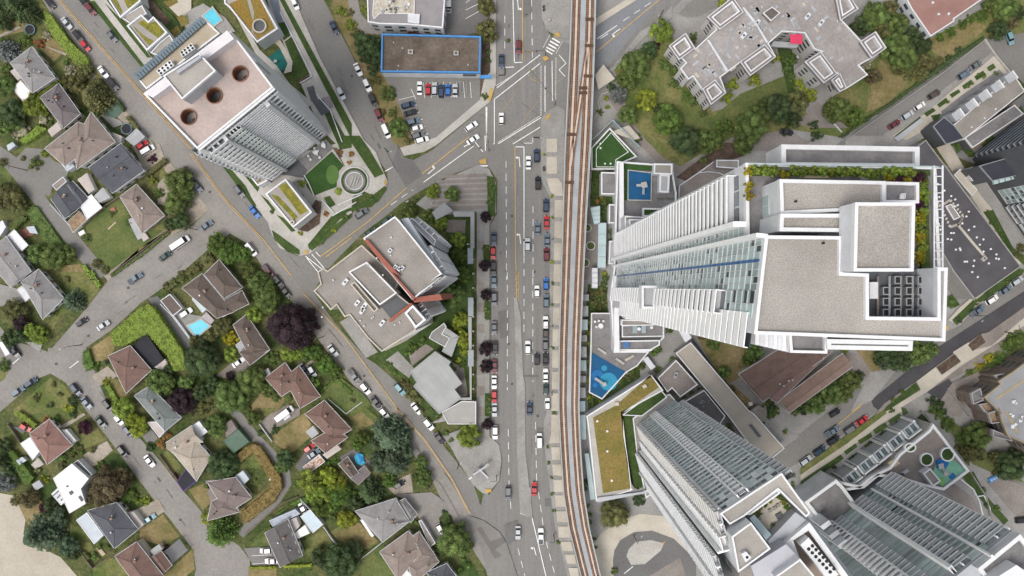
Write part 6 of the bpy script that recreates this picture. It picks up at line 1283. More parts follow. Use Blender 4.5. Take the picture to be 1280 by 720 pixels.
def conifer_mesh(seed, tiers=15, leaf=.17, droop=.35):
    rr = random.Random(seed); mb = MB()
    mb.cyl(0, 0, .05, 2.35, .34, .04, 9, 1)
    for t in range(tiers):
        f = t/(tiers-1); z = .15+2.3*f; rad = (1-f)**.8*rr.uniform(.9,1.05)+.05; nb = int(9+8*(1-f)); off = rr.uniform(0, 6)
        for b in range(nb):
            a = off+6.2832*b/nb+rr.uniform(-.2,.2); L_ = rad*rr.uniform(.68,1.1); d = Vector((math.cos(a), math.sin(a), 0)); sd = Vector((-d.y, d.x, 0)); m = max(2, int(L_/.13)); mi = 0 if rr.random() < .5 else 1
            for k in range(m):
                s = (k+.6)/m; p = d*(L_*s)+Vector((0,0,z-droop*L_*s*s)); wd = leaf*(1.15-.6*s)
                for sg in (-1, 1):
                    tip = p+d*leaf*.55+sd*sg*wd*.85-Vector((0,0,.03)); mb.face([p-d*leaf*.35, p+sd*sg*wd*.25-d*.02, tip, p+d*leaf*.5], mi)
    for k in range(16): leaf_quad(mb, Vector((rr.uniform(-.06,.06), rr.uniform(-.06,.06), 2.3+rr.uniform(0,.2))), Vector((rr.uniform(-1,1), rr.uniform(-1,1), 1)), leaf*.7, rr, 0)
    return mb
def trunk_mesh(seed, h, r):
    rr = random.Random(seed); mb = MB(); mb.tube((0,0,0), (0,0,h), r, r*.5, 8)
    for k in range(5): a = 6.2832*k/5+rr.random(); mb.tube((0,0,h*rr.uniform(.45,.7)), (math.cos(a)*.5, math.sin(a)*.5, h*rr.uniform(.95,1.25)), r*.4, r*.12, 5)
    return mb
def mesh_of(name, mb, mats):
    me = bpy.data.meshes.new(name); me.from_pydata([tuple(v) for v in mb.v], [], mb.f)
    for m in mats: me.materials.append(m)
    me.polygons.foreach_set('material_index', mb.mi); me.update(); return me
SHAPE = {}
def shape(kind, form, var):
    key = (kind, form, var)
    if key not in SHAPE:
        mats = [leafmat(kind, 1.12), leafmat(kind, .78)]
        if form == 'tree': mb = broad_mesh(100+var, 30, 62, .12)
        elif form == 'bigtree': mb = broad_mesh(200+var, 62, 62, .075)
        elif form == 'conifer': mb = conifer_mesh(300+var)
        else: mb = broad_mesh(400+var, 11, 34, .22, .9)
        SHAPE[key] = mesh_of('foliage', mb, mats)
    return SHAPE[key]
TRUNK = mesh_of('trunk', trunk_mesh(5, .75, .07), [bark]); CTRUNK = mesh_of('trunk', trunk_mesh(6, .5, .06), [bark])
GROUPNAME = dict(tree='deciduous trees', bigtree='deciduous trees', conifer='conifer trees', shrub='garden shrubs')
SHRUBS = []; _final = False
def plant(px, py, r, kind, form, z=0., label=None):
    """r: crown radius in photo pixels at the crown's height"""
    rm = r*S; h = rm*{'tree':1.35,'bigtree':1.15,'conifer':1.0,'shrub':1.0}[form]
    if form == 'conifer': h = rm*R.uniform(.75,.95)
    top = z+h*1.1; k = (H-top*.75)/H; rm *= k*(1.17 if form != 'shrub' else 1.12); x, y = W(px, py, z+h*.7)
    sz = 'small' if r < 6 else ('large' if r > 16 else ('tall' if form == 'conifer' else 'rounded'))
    noun = {'tree':'tree','bigtree':'tree','conifer':'conifer','shrub':'shrub'}[form]
    lb = label or (auto_label(f'{sz} {WORD[kind]} {noun}', px, py) if form != 'shrub' or _final else '')
    var = R.randrange(3); sc_ = (rm*R.uniform(.94,1.06), rm*R.uniform(.94,1.06), h); rot = R.uniform(0, 6.28)
    me = shape(kind, form, var)
    if form == 'shrub':
        if not _final: SHRUBS.append((r*(1 if z < 50 else 1.6), px, py, r, kind, form, z)); return
        o = bpy.data.objects.new('shrub', me); COL.objects.link(o); o.location = (x, y, z-.25*h); o.scale = sc_; o.rotation_euler.z = rot; return tag(o, lb, 'shrub', 'garden shrubs')
    t = empty('conifer_tree' if form == 'conifer' else 'deciduous_tree', x, y, z, lb, noun, GROUPNAME[form]); t.scale = sc_; t.rotation_euler.z = rot
    for nm, m in (('crown', me), ('trunk', CTRUNK if form == 'conifer' else TRUNK)): c = bpy.data.objects.new(nm, m); COL.objects.link(c); c.parent = t
    return t
def grow(crop, form, kind, spec, z=0.):
    ox, oy, k = CROPS[crop]
    for s in spec.split():
        a, b, r = [float(v) for v in s.split(',')]; plant(ox+a/k, oy+b/k, r, kind, form if not (form == 'tree' and r > 15) else 'bigtree', z)
def hedge(s, h, kind, label, dens=5.5, leaf=.62, z=0.):
    xy = ccw(WP(s, h+z)); mb = MB(); mb.prism(inset(xy, .25), z, z+h-.15, 1); n = len(xy); rr = random.Random(len(label))
    xs = [p[0] for p in xy]; ys = [p[1] for p in xy]
    def inside(x, y):
        c = False
        for i in range(n):
            (x1, y1), (x2, y2) = xy[i], xy[(i+1) % n]
            if (y1 > y) != (y2 > y) and x < (x2-x1)*(y-y1)/(y2-y1)+x1: c = not c
        return c
    N_ = int(min(9000, (max(xs)-min(xs))*(max(ys)-min(ys))*dens))
    ph = rr.uniform(0, 6)
    for _ in range(N_):
        x, y = rr.uniform(min(xs), max(xs)), rr.uniform(min(ys), max(ys))
        if inside(x, y):
            zz = z+h+.28*math.sin(x*1.9+ph)*math.cos(y*1.7)+rr.uniform(-.2,.22); leaf_quad(mb, Vector((x, y, zz)), Vector((rr.uniform(-.9,.9), rr.uniform(-.9,.9), 1)), leaf, rr, 0 if math.sin(x*.9)+math.sin(y*1.1+ph) > -.3 else 1)
    for i in range(n):
        A, B = Vector(xy[i]), Vector(xy[(i+1) % n]); u = B-A; ln = u.length; nr = Vector((u.y, -u.x))/max(ln, .01)
        for _ in range(int(ln*h*3)):
            p = A+u*rr.random()-nr*rr.uniform(-.15,.3); leaf_quad(mb, Vector((p.x, p.y, z+rr.uniform(.1, h))), Vector((nr.x+rr.uniform(-.6,.6), nr.y+rr.uniform(-.6,.6), rr.uniform(-.1,.7))), leaf, rr, rr.randrange(2))
    return tag(build('hedge', mb, [leafmat(kind, 1.12), leafmat(kind, .78)]), label, 'hedge')
T, C_, B_ = 'tree', 'conifer', 'shrub'
# -------- upper left houses
grow('A1', C_, 'dark', '100,40,17 165,75,11'); grow('A1', T, 'dark', '30,30,14 15,120,9'); grow('A1', C_, 'spruce', '35,255,15'); grow('A1', B_, 'bushgreen', '115,195,9 420,555,7 240,445,6 285,420,6'); grow('A1', B_, 'rust', '190,210,7'); grow('A1', B_, 'flower', '232,174,6 345,345,8 405,382,6 110,650,9 215,592,8 75,670,6')
grow('A1', T, 'olive', '385,420,12 425,350,9 480,430,11'); grow('A1', C_, 'olive', '485,490,19'); grow('A1', T, 'bright', '165,520,13 215,545,8'); grow('A1', T, 'dark', '60,560,17'); grow('A1', T, 'green', '25,430,13 20,640,10 30,345,8 60,610,10'); grow('A1', B_, 'olive', '320,400,6 350,440,6')
hedge('A1 215,55 245,60 350,205 435,285 455,345 410,345 330,270 240,150', 2.6, 'bright', 'long bright green hedge along the upper-left street verge')
hedge('A1 185,465 270,402 300,400 200,485', 1.8, 'bright', 'short bright hedge squeezed between the grey and purplish-grey houses')
hedge('A1 95,700 185,625 240,640 130,720 110,718', 2, 'bright', 'thick striped bright hedge above the back lane driveway')
hedge('A1 622,585 640,572 700,645 680,662', 1.8, 'olive', 'olive hedge by the green court mat'); hedge('A1 560,485 585,490 625,545 608,557', 1.8, 'dark', 'dark hedge at the street side of the green court mat')
mb = MB(); mb.prism(WP('A1 505,560 570,508 622,552 560,606', .1), 0, .3); thing('court_mat', mb, greenshed, 'flat green rectangular mat in the yard near the upper-left street', 'mat')
grow('A1', B_, 'dark', '70,330,7 105,480,5'); grow('A1', T, 'green', '15,220,8 5,560,9'); grow('A1', B_, 'green', '250,610,5 195,640,6 330,310,5 480,560,6'); 
# -------- upper left, lower half
hedge('B1 718,185 818,105 838,128 735,208', 1.8, 'olive', 'olive clipped hedge beside the parked red and white cars'); hedge('B1 20,445 110,395 138,412 60,480', 2, 'green', 'dark clipped hedge above the brick-red yard'); hedge('B1 120,372 150,350 185,350 330,560 290,565 215,525', 1.2, 'green', 'broad low green hedge strip beside the back lane')
hedge('B1 400,645 425,640 480,722 450,722', 1.4, 'bright', 'narrow bright hedge at the corner of back lane and street'); hedge('B1 550,695 700,590 845,475 850,488 705,605 555,708', 1, 'green', 'low green hedge lining the corner lawn by the street')
grow('B1', B_, 'green', '165,135,9 660,290,4 790,285,7 640,430,5 560,385,5 430,510,6'); grow('B1', B_, 'bright', '220,85,6 760,215,6'); grow('B1', T, 'olive', '40,310,16 90,340,11 20,270,8'); grow('B1', T, 'green', '190,585,13 265,600,16 340,585,11'); grow('B1', T, 'green', '895,235,17 880,330,16 930,290,10'); grow('B1', T, 'dark', '905,425,11 850,440,8'); grow('B1', B_, 'plum', '757,112,6'); grow('B1', B_, 'olive', '10,130,6 480,640,7 520,670,6 110,110,4')
grow('B2', T, 'bushgreen', '290,540,13 350,580,14 410,590,10'); grow('B2', T, 'green', '440,680,10 500,700,7'); grow('B2', B_, 'olive', '240,610,8 180,660,7 120,690,6'); grow('B2', B_, 'lime', '705,235,6 890,275,5 700,485,4'); grow('B2', B_, 'green', '925,405,4 780,540,3 835,470,3 560,380,3 700,300,4')
grow('B3', T, 'bright', '645,280,8 688,437,9 775,520,10'); grow('B3', T, 'green', '745,290,10 515,378,11 620,400,9'); grow('B3', T, 'bushgreen', '770,600,10 790,690,10'); grow('B3', T, 'purple', '908,405,7 905,645,7'); grow('B3', B_, 'green', '935,225,6 940,275,6 932,325,6 910,560,5 912,595,5 335,310,5 200,405,4 180,385,3 265,370,3'); grow('B3', B_, 'rust', '225,130,4 235,90,4 110,390,4 180,80,4'); grow('B3', B_, 'lime', '170,275,4 150,470,4')
# -------- store surroundings
grow('A3', B_, 'dark', '240,300,10 265,345,9 200,190,10'); grow('A3', T, 'dark', '235,225,15 275,275,12'); grow('A3', B_, 'bright', '105,55,8 150,120,8 225,50,6'); grow('A3', B_, 'olive', '180,165,8 300,200,7 290,400,6 310,560,5'); grow('A3', B_, 'green', '340,465,11 365,560,7'); grow('A3', T, 'green', '392,640,13'); grow('A3', T, 'olive', '832,30,12 830,150,15'); grow('A3', B_, 'green', '845,260,4 845,300,4 825,480,5 940,200,3')
grow('A3', B_, 'olive', '440,700,6 480,680,5 150,60,5 250,410,5')
# -------- apartment garden
grow('A4', T, 'bright', '910,150,14'); grow('A4', T, 'dark', '845,245,11'); grow('A4', B_, 'plum', '883,222,6'); grow('A4', T, 'green', '780,330,20 740,400,12'); grow('A4', T, 'lime', '832,495,13'); grow('A4', T, 'spruce', '695,475,10'); grow('A4', T, 'green', '745,575,12'); grow('A4', T, 'bushgreen', '935,600,18'); grow('A4', B_, 'dark', '890,540,8 660,430,7'); grow('A4', B_, 'lime', '632,490,4 640,540,4'); grow('A4', B_, 'green', '600,560,5 720,660,6 790,690,6 690,390,6')
grow('A5', T, 'dark', '150,700,19'); grow('A5', B_, 'bushgreen', '350,635,12'); grow('A5', T, 'bushgreen', '275,690,9'); grow('A5', T, 'green', '480,640,20 530,560,13'); grow('A5', T, 'dark', '610,545,18 690,600,10'); grow('A5', T, 'olive', '705,510,14'); grow('A5', B_, 'lime', '380,420,9 355,480,9 497,397,9 718,418,8 772,475,10 595,285,7'); grow('A5', B_, 'bushgreen', '690,290,7 190,185,7 150,475,7 50,150,6'); grow('A5', B_, 'green', '80,345,9 95,420,8 185,505,7 240,560,6 655,340,6 680,380,6 640,300,5 40,320,7'); grow('A5', B_, 'dark', '650,655,6 790,620,7 810,680,8'); grow('A5', T, 'green', '890,560,13'); grow('A5', B_, 'lime', '330,10,6')
grow('A6', T, 'green', '215,80,18 330,120,14 310,230,18 370,290,16'); grow('A6', T, 'olive', '290,40,10 470,310,12 250,150,12 450,370,9 340,330,10'); grow('A6', T, 'dark', '450,215,13 410,160,10 150,120,12'); grow('A6', B_, 'olive', '545,310,8 390,380,7 510,350,6'); grow('A6', T, 'green', '40,545,16'); grow('A6', T, 'bushgreen', '115,580,12'); grow('A6', T, 'brown', '212,378,10'); grow('A6', B_, 'flower', '175,325,6'); grow('A6', T, 'green', '870,40,17 800,20,11'); grow('A6', T, 'brown', '900,110,9'); grow('A6', T, 'dark', '830,150,11 930,60,10'); grow('A6', B_, 'bushgreen', '755,75,9 600,160,7 660,120,7 700,90,7 545,185,6'); grow('A6', B_, 'dark', '640,250,6 590,290,6')
hedge('A6 55,690 330,505 560,345 770,190 760,178 540,325 320,490 40,680', 1.6, 'dark', 'long dark hedge on the retaining wall above the parked-car lane')
grow('A6', B_, 'green', '790,345,3 735,375,3 680,425,4 610,470,3 700,415,3 820,370,4 765,385,4 580,510,3')
grow('B5', T, 'olive', '620,35,10'); grow('B5', T, 'green', '575,20,15 760,35,14'); grow('B5', B_, 'green', '560,120,5 400,230,4 410,260,4 780,60,6 410,310,4')
# -------- play decks and railway side beds
grow('B4', B_, 'green', '660,230,6 700,320,6 680,380,6 730,350,6 650,300,5 745,400,5 740,480,5 735,520,4'); grow('B4', B_, 'rust', '690,300,4 665,330,4'); grow('B4', B_, 'lime', '700,690,4 440,300,3 440,410,3 440,630,3 400,90,2.6 715,630,3')
grow('C4', B_, 'bushgreen', '522,57,2.6 522,163,2.6 522,378,2.6 530,705,2.8'); grow('C4', B_, 'olive', '720,110,6 770,100,7 740,150,7 790,150,6 760,180,5'); grow('C4', B_, 'lime', '700,255,3.4 700,305,3.4 702,360,3 695,450,3.2 697,550,3.2 702,625,4 765,655,4'); grow('C4', B_, 'green', '720,640,6 740,680,6 800,600,5 870,540,5 920,500,5 900,545,4 790,30,5 780,60,5')
grow('C5', B_, 'green', '400,390,9 330,470,6 470,290,5 520,270,4 580,610,4 545,635,4 620,590,4 410,490,5 480,440,4 430,590,4'); grow('C5', T, 'green', '690,360,8 740,500,9 890,400,11'); grow('C5', T, 'brown', '640,310,8'); grow('C5', B_, 'olive', '260,530,5 290,520,5 740,560,6 780,590,5')
grow('C6', T, 'bushgreen', '170,405,9 140,440,7'); grow('C6', T, 'green', '560,610,16 650,545,14 480,660,13 620,610,11'); grow('C6', B_, 'dark', '700,520,7 420,690,8 260,680,7'); grow('C6', B_, 'green', '240,660,6 280,700,6 380,695,7'); grow('C6', T, 'olive', '150,430,8') if 0 else None; grow('C6', B_, 'lime', '630,390,5')
grow('C7', T, 'dark', '280,430,15 345,440,14'); grow('C7', T, 'green', '440,410,15 500,390,9 240,430,8'); grow('C7', B_, 'yellow', '790,430,7 740,470,6'); grow('C7', B_, 'bushgreen', '840,440,9 910,350,11 940,330,10 690,500,5 870,370,7'); grow('C7', B_, 'dark', '510,655,8 545,660,6 560,700,6 700,200,5 640,240,5'); grow('C7', B_, 'green', '350,600,4 310,640,4 600,155,6 580,160,4 720,150,5 880,50,5 300,690,5')
grow('D4', B_, 'green', '432,235,2.8 442,298,2.8 447,368,2.8 455,440,2.8 475,575,3.2 455,20,3.2 428,165,2.4 605,460,4 605,490,4 590,320,5 585,345,4 628,560,3 632,600,3 715,700,5 600,420,3'); grow('D4', T, 'olive', '710,455,19'); grow('D4', B_, 'dark', '800,80,5 790,150,6 780,210,6 800,270,6 815,330,6 770,60,5 820,400,8')
grow('D6', T, 'green', '770,115,16'); grow('D6', T, 'olive', '760,190,11 710,190,8 840,210,8'); grow('D6', T, 'dark', '905,250,18 950,200,12'); grow('D6', B_, 'bushgreen', '600,25,8 640,70,10 690,130,7 570,10,6'); grow('D6', B_, 'green', '545,130,4 580,150,4 640,190,5 550,220,5 470,175,4 500,150,3 790,350,4 800,420,4 730,290,5 850,430,5'); grow('D6', B_, 'olive', '680,170,6 720,230,6 850,280,7')
grow('D6', B_, 'dark', '225,215,4 300,155,4 355,110,4 420,70,4 515,40,5 545,60,4 150,250,4 100,310,4 60,340,4'); grow('D5', B_, 'green', '660,130,4 440,130,5 430,110,5 470,165,4 600,60,7 560,90,6 690,310,4 690,350,5')
grow('B6', B_, 'green', '780,380,4 800,430,4 830,470,4 860,520,4 640,50,5 690,90,4 630,20,4'); grow('B6', B_, 'olive', '930,600,6 950,560,6')
# -------- residential crossroads
hedge('C1 548,305 700,175 735,160 765,172 915,395 935,490 870,500 835,425 735,310 620,372 560,365', 3.4, 'bright', 'thick bright green clipped hedge wrapping the red-brown house and black court', 6)
hedge('C1 520,575 545,560 592,640 570,655', 1.4, 'bright', 'short bright hedge in front of the hedge-wrapped house'); hedge('C1 410,395 445,385 470,470 430,500 412,460', 1.6, 'bushgreen', 'low irregular hedge at the crossroads corner lawn')
hedge('C1 430,0 460,-10 505,65 490,85', 1.4, 'bright', 'narrow bright hedge along the lower lane end'); hedge('C1 60,690 240,525 252,535 75,705', .8, 'dark', 'dark low planting edge of the triangular plot lawn') if 0 else None
grow('C1', T, 'conifer', '370,140,13') if 0 else grow('C1', C_, 'conifer', '370,145,14'); grow('C1', T, 'bright', '195,320,10 150,290,9'); grow('C1', T, 'purple', '105,255,10'); grow('C1', T, 'olive', '60,190,12 110,200,8'); grow('C1', T, 'dark', '50,330,11 100,320,9'); grow('C1', B_, 'bushgreen', '435,410,5 432,470,5 478,475,6 225,300,6'); grow('C1', B_, 'dark', '530,448,4 362,642,8 362,705,7 245,665,5'); grow('C1', B_, 'lime', '345,682,8 530,548,6'); grow('C1', B_, 'olive', '180,630,6 300,610,4 270,560,5 330,40,5 260,200,6'); grow('C1', T, 'bright', '620,680,14'); grow('C1', T, 'green', '790,545,15'); grow('C1', T, 'dark', '850,480,8'); grow('C1', B_, 'green', '10,470,9 870,50,6 830,90,6 900,30,6')
grow('C2', B_, 'olive', '30,65,5 65,50,6 105,25,7 145,0,6'); grow('C2', T, 'dark', '200,440,22'); grow('C2', T, 'conifer', '1,1,1') if 0 else None; grow('C2', T, 'olive', '310,265,12 250,320,8 180,350,8'); grow('C2', B_, 'yellow', '345,335,10'); grow('C2', T, 'bright', '355,412,10'); grow('C2', T, 'purple', '650,268,31 712,245,19 640,230,18'); grow('C2', T, 'green', '510,60,14 540,140,16 500,110,11'); grow('C2', T, 'bright', '470,215,11'); grow('C2', T, 'green', '460,545,19 350,620,20 540,590,10 410,620,12'); grow('C2', T, 'purple', '110,650,16 70,690,9 350,520,6'); grow('C2', T, 'green', '30,560,12 130,550,10'); grow('C2', T, 'dark', '200,600,11 260,560,9'); grow('C2', B_, 'olive', '200,690,9 240,670,7 160,700,6'); grow('C2', T, 'bright', '640,405,10 690,410,8'); grow('C2', T, 'bushgreen', '740,405,10 780,395,7 830,465,12 800,450,8 770,560,8 790,590,6'); grow('C2', B_, 'green', '560,435,9 575,630,6 440,690,5 530,440,5 890,500,7 915,640,3 640,630,5')
hedge('C2 805,605 880,550 960,620 960,590 885,530 800,585', 1.2, 'bushgreen', 'green clipped hedge bordering the square ornamental lawn'); hedge('C2 90,60 10,115 0,100 70,50', 1.5, 'olive', 'olive hedge strip at the street end of the pool house')
grow('C3', T, 'green', '735,110,15 700,80,9'); grow('C3', T, 'lime', '785,235,9 800,335,10'); grow('C3', B_, 'lime', '760,280,7 800,400,7 770,440,5'); grow('C3', B_, 'bushgreen', '540,380,7 590,345,6 520,410,5 740,490,6 790,460,6 430,300,3'); grow('C3', B_, 'olive', '540,610,9 500,560,8 520,580,7 590,690,5 560,640,7'); grow('C3', T, 'purple', '910,115,7 908,385,9 912,472,8'); grow('C3', B_, 'green', '430,465,4 455,500,4 915,190,5 912,225,4 920,640,5 925,690,5 780,20,6 770,60,6'); grow('C3', T, 'bushgreen', '105,455,10 145,490,9'); grow('C3', B_, 'dark', '60,430,6 40,470,5 245,640,4')
# -------- lower left houses
grow('D1', C_, 'dark', '15,230,13'); grow('D1', T, 'spruce', '20,320,12'); grow('D1', T, 'dark', '20,160,9 40,270,9'); hedge('D1 25,185 55,180 145,300 125,330 95,325', 2.2, 'bushgreen', 'bright green hedge beside the pale blue garden shed'); grow('D1', T, 'brown', '125,388,11 460,335,24 420,380,15 515,310,14'); grow('D1', T, 'plum', '195,425,8 360,85,9'); grow('D1', C_, 'conifer', '185,535,24'); grow('D1', T, 'conifer', '290,590,13 240,470,12'); grow('D1', T, 'dark', '310,620,10 210,440,9'); grow('D1', B_, 'bushgreen', '560,372,8 575,385,6 430,245,6 400,640,5 430,600,5 270,215,5'); grow('D1', B_, 'lime', '622,402,6 595,400,5 185,310,6'); hedge('D1 60,25 82,12 162,70 142,90', 1.6, 'bright', 'bright hedge along the driveway of the triangular-plot house'); grow('D1', T, 'bright', '545,45,12') if 0 else None; grow('D1', T, 'lime', '590,80,12 560,50,9'); grow('D1', B_, 'dark', '640,170,7 240,60,5'); grow('D1', B_, 'rust', '690,150,7 720,120,5 195,55,6'); grow('D1', B_, 'plum', '705,592,5 750,290,3'); grow('D1', B_, 'lime', '885,475,9'); grow('D1', C_, 'bushgreen', '945,535,19'); grow('D1', B_, 'olive', '300,200,6 330,175,6 260,250,6 400,180,5 160,270,5 60,400,7 370,640,5')
grow('D2', T, 'green', '235,75,13'); grow('D2', T, 'dark', '262,250,18 540,215,12'); grow('D2', T, 'green', '300,230,9 520,250,9 400,45,9'); grow('D2', B_, 'dark', '488,95,6 430,110,5'); grow('D2', T, 'bright', '640,310,15 700,370,12 655,370,10'); grow('D2', T, 'lime', '720,290,11 760,330,11'); grow('D2', B_, 'lime', '690,270,6 730,350,6 780,300,6'); grow('D2', T, 'bushgreen', '770,370,13 690,430,11 740,420,9'); grow('D2', T, 'lime', '800,480,11'); grow('D2', T, 'dark', '770,655,22 700,640,14 830,610,12'); grow('D2', B_, 'bushgreen', '200,340,4 650,255,6 590,330,6 470,560,4 640,690,4'); grow('D2', B_, 'green', '860,440,7 830,420,6 740,470,6 870,615,5 395,270,3 410,310,3')
hedge('D2 330,195 395,150 430,165 520,300 525,345 490,400 380,490 350,490 350,445 470,345 470,300 430,235 400,195 340,240', 2.4, 'straw', 'broad straw-coloured hedge curving around the grey-brown house', 5)
hedge('D2 360,590 470,505 480,515 365,600', 1, 'green', 'low green hedge by the conservatory house lawn'); hedge('D2 500,450 600,385 620,380 640,410 560,420 505,465', 1.2, 'bushgreen', 'bright hedge along the private lane above the conservatory'); hedge('D2 385,680 500,678 500,692 385,694', 1.2, 'lime', 'yellow-green hedge strip below the paved drive'); hedge('D2 520,675 650,668 650,684 530,690', 1.2, 'lime', 'second yellow-green hedge strip under the dark gabled house')
grow('I6', C_, 'conifer', '610,230,24 560,180,14 640,400,19'); grow('I6', C_, 'dark', '480,590,17 520,280,12'); grow('I6', T, 'conifer', '690,330,13 540,400,13 700,240,10'); grow('I6', T, 'green', '810,500,12 800,400,9'); grow('I6', T, 'bushgreen', '420,250,9 390,290,7 600,520,9'); grow('I6', B_, 'olive', '300,480,9 270,560,7 230,450,7 840,570,4'); grow('I6', B_, 'bushgreen', '250,400,6 200,410,5 350,610,8'); grow('I6', T, 'dark', '380,660,10')
grow('I5', T, 'green', '660,520,21 720,560,11 620,570,10'); grow('I5', B_, 'dark', '610,360,4 630,395,4 640,420,4'); grow('I5', B_, 'bushgreen', '440,420,5 720,620,5 740,660,5 700,690,5'); grow('I5', T, 'bright', '765,10,1') if 0 else None
grow('D3', T, 'bright', '640,125,15'); grow('D3', T, 'purple', '717,72,7'); grow('D3', B_, 'green', '480,10,4 500,40,4 540,110,4 560,140,4'); grow('D3', T, 'lime', '105,478,10')
grow('I1', B_, 'lime', '240,185,6'); grow('I1', B_, 'bushgreen', '600,560,4 530,610,4 470,600,5'); grow('I1', T, 'dark', '280,330,9')
grow('I2', B_, 'bushgreen', '200,310,6 150,270,8 115,290,7'); grow('G6', B_, 'bushgreen', '310,280,5 400,480,6 450,470,5 360,500,5 430,440,4')
# -------- roof gardens
for s, k, r in (('60,147 210,168 665,184 738,188 782,235 782,260 800,335 800,360 798,425 798,445 797,505 797,530 60,250 60,210', 'yellow', 4.2), ('795,178 785,292 700,190', 'plum', 5.5), ('90,145 130,143 170,146 250,148 290,150 330,147 370,150 410,147 450,150 490,150 530,152 570,160 600,165 640,152 680,150 720,152 760,155 810,205 812,240 812,280 812,320 812,400 800,390 812,470 800,480', 'bright', 4.6)):
    for p in s.split(): a, b = [float(v) for v in p.split(',')]; plant(920+a/3.4286, 170+b/3.4286, r*1.25, k, 'shrub', 159.1, None)
for p, k in (('430,320','lime'),('460,290','lime'),('495,265','bushgreen'),('530,235','lime'),('565,205','lime'),('600,215','bushgreen'),('620,250','lime'),('640,280','bushgreen'),('655,300','green'),('555,400','green'),('460,325','olive')):
    a, b = [float(v) for v in p.split(',')]; plant(860+a/5.14, 580+b/5.14, 3.6, k, 'shrub', 109.5, None)

SHRUBS.sort(key=lambda t: -t[0]); _final = True
for t_ in SHRUBS[:290]: plant(*t_[1:])
big = MB(); mats = []
for t_ in SHRUBS[290:]:
    _, px, py, r, kind, form, z = t_; rm = r*S*(H-z)/H; x, y = W(px, py, z+rm*.7); rr = random.Random(int(px*7+py*13))
    for m in (leafmat(kind, 1.12), leafmat(kind, .78)):
        if m not in mats: mats.append(m)
    a, b = mats.index(leafmat(kind, 1.12)), mats.index(leafmat(kind, .78))
    for k in range(5):
        q = rr.uniform(0, 6.28); blob(big, Vector((x+math.cos(q)*rm*.45, y+math.sin(q)*rm*.45, z+rm*rr.uniform(.3,.7))), rm*rr.uniform(.45,.62), rr, 34, .34, a if k % 2 else b, .8)
tag(build('undergrowth', big, mats), 'low small shrubs filling beds and garden edges', 'undergrowth', None, 'stuff')
# ================================================================ VEHICLES
PAINT = dict(white=(.72,.72,.71), silver=(.42,.44,.46), grey=(.13,.135,.145), black=(.018,.018,.021), red=(.42,.022,.025), maroon=(.13,.02,.028), blue=(.02,.13,.42), navy=(.025,.045,.085), slate=(.11,.15,.19), green=(.02,.05,.045), teal=(.16,.30,.33), brown=(.075,.055,.045))
WORDC = dict(white='white', silver='silver', grey='dark grey', black='black', red='bright red', maroon='dark red', blue='bright blue', navy='dark navy', slate='blue-grey', green='dark green', teal='pale teal', brown='dark brown')
paint = {k: M(f'car_paint_{WORDC[k]}', v, .28, var=.03, spec=.5) for k, v in PAINT.items()}
carglass = M('car_glass', (.018,.022,.026), .08, var=.1, spec=.6); lampw = M('headlight_lens', (.6,.6,.6), .2); lampr = M('taillight_lens', (.30,.015,.012), .3)
def loft(mb, st, mi=0):
    """st: (y, half width, z low, z belt, z top, top inset)"""
    rings = [[(-hw*.9,y,zl),(-hw,y,zl+.18),(-hw,y,zb),(-hw+ti,y,zt),(hw-ti,y,zt),(hw,y,zb),(hw,y,zl+.18),(hw*.9,y,zl)] for y, hw, zl, zb, zt, ti in st]
    v = [p for r in rings for p in r]; n = 8; f = []
    for i in range(len(rings)-1): f += [(i*n+j, i*n+(j+1) % n, (i+1)*n+(j+1) % n, (i+1)*n+j) for j in range(n)]
    f += [tuple(range(n)), tuple((len(rings)-1)*n+n-1-j for j in range(n))]; mb.grid(v, f, mi)
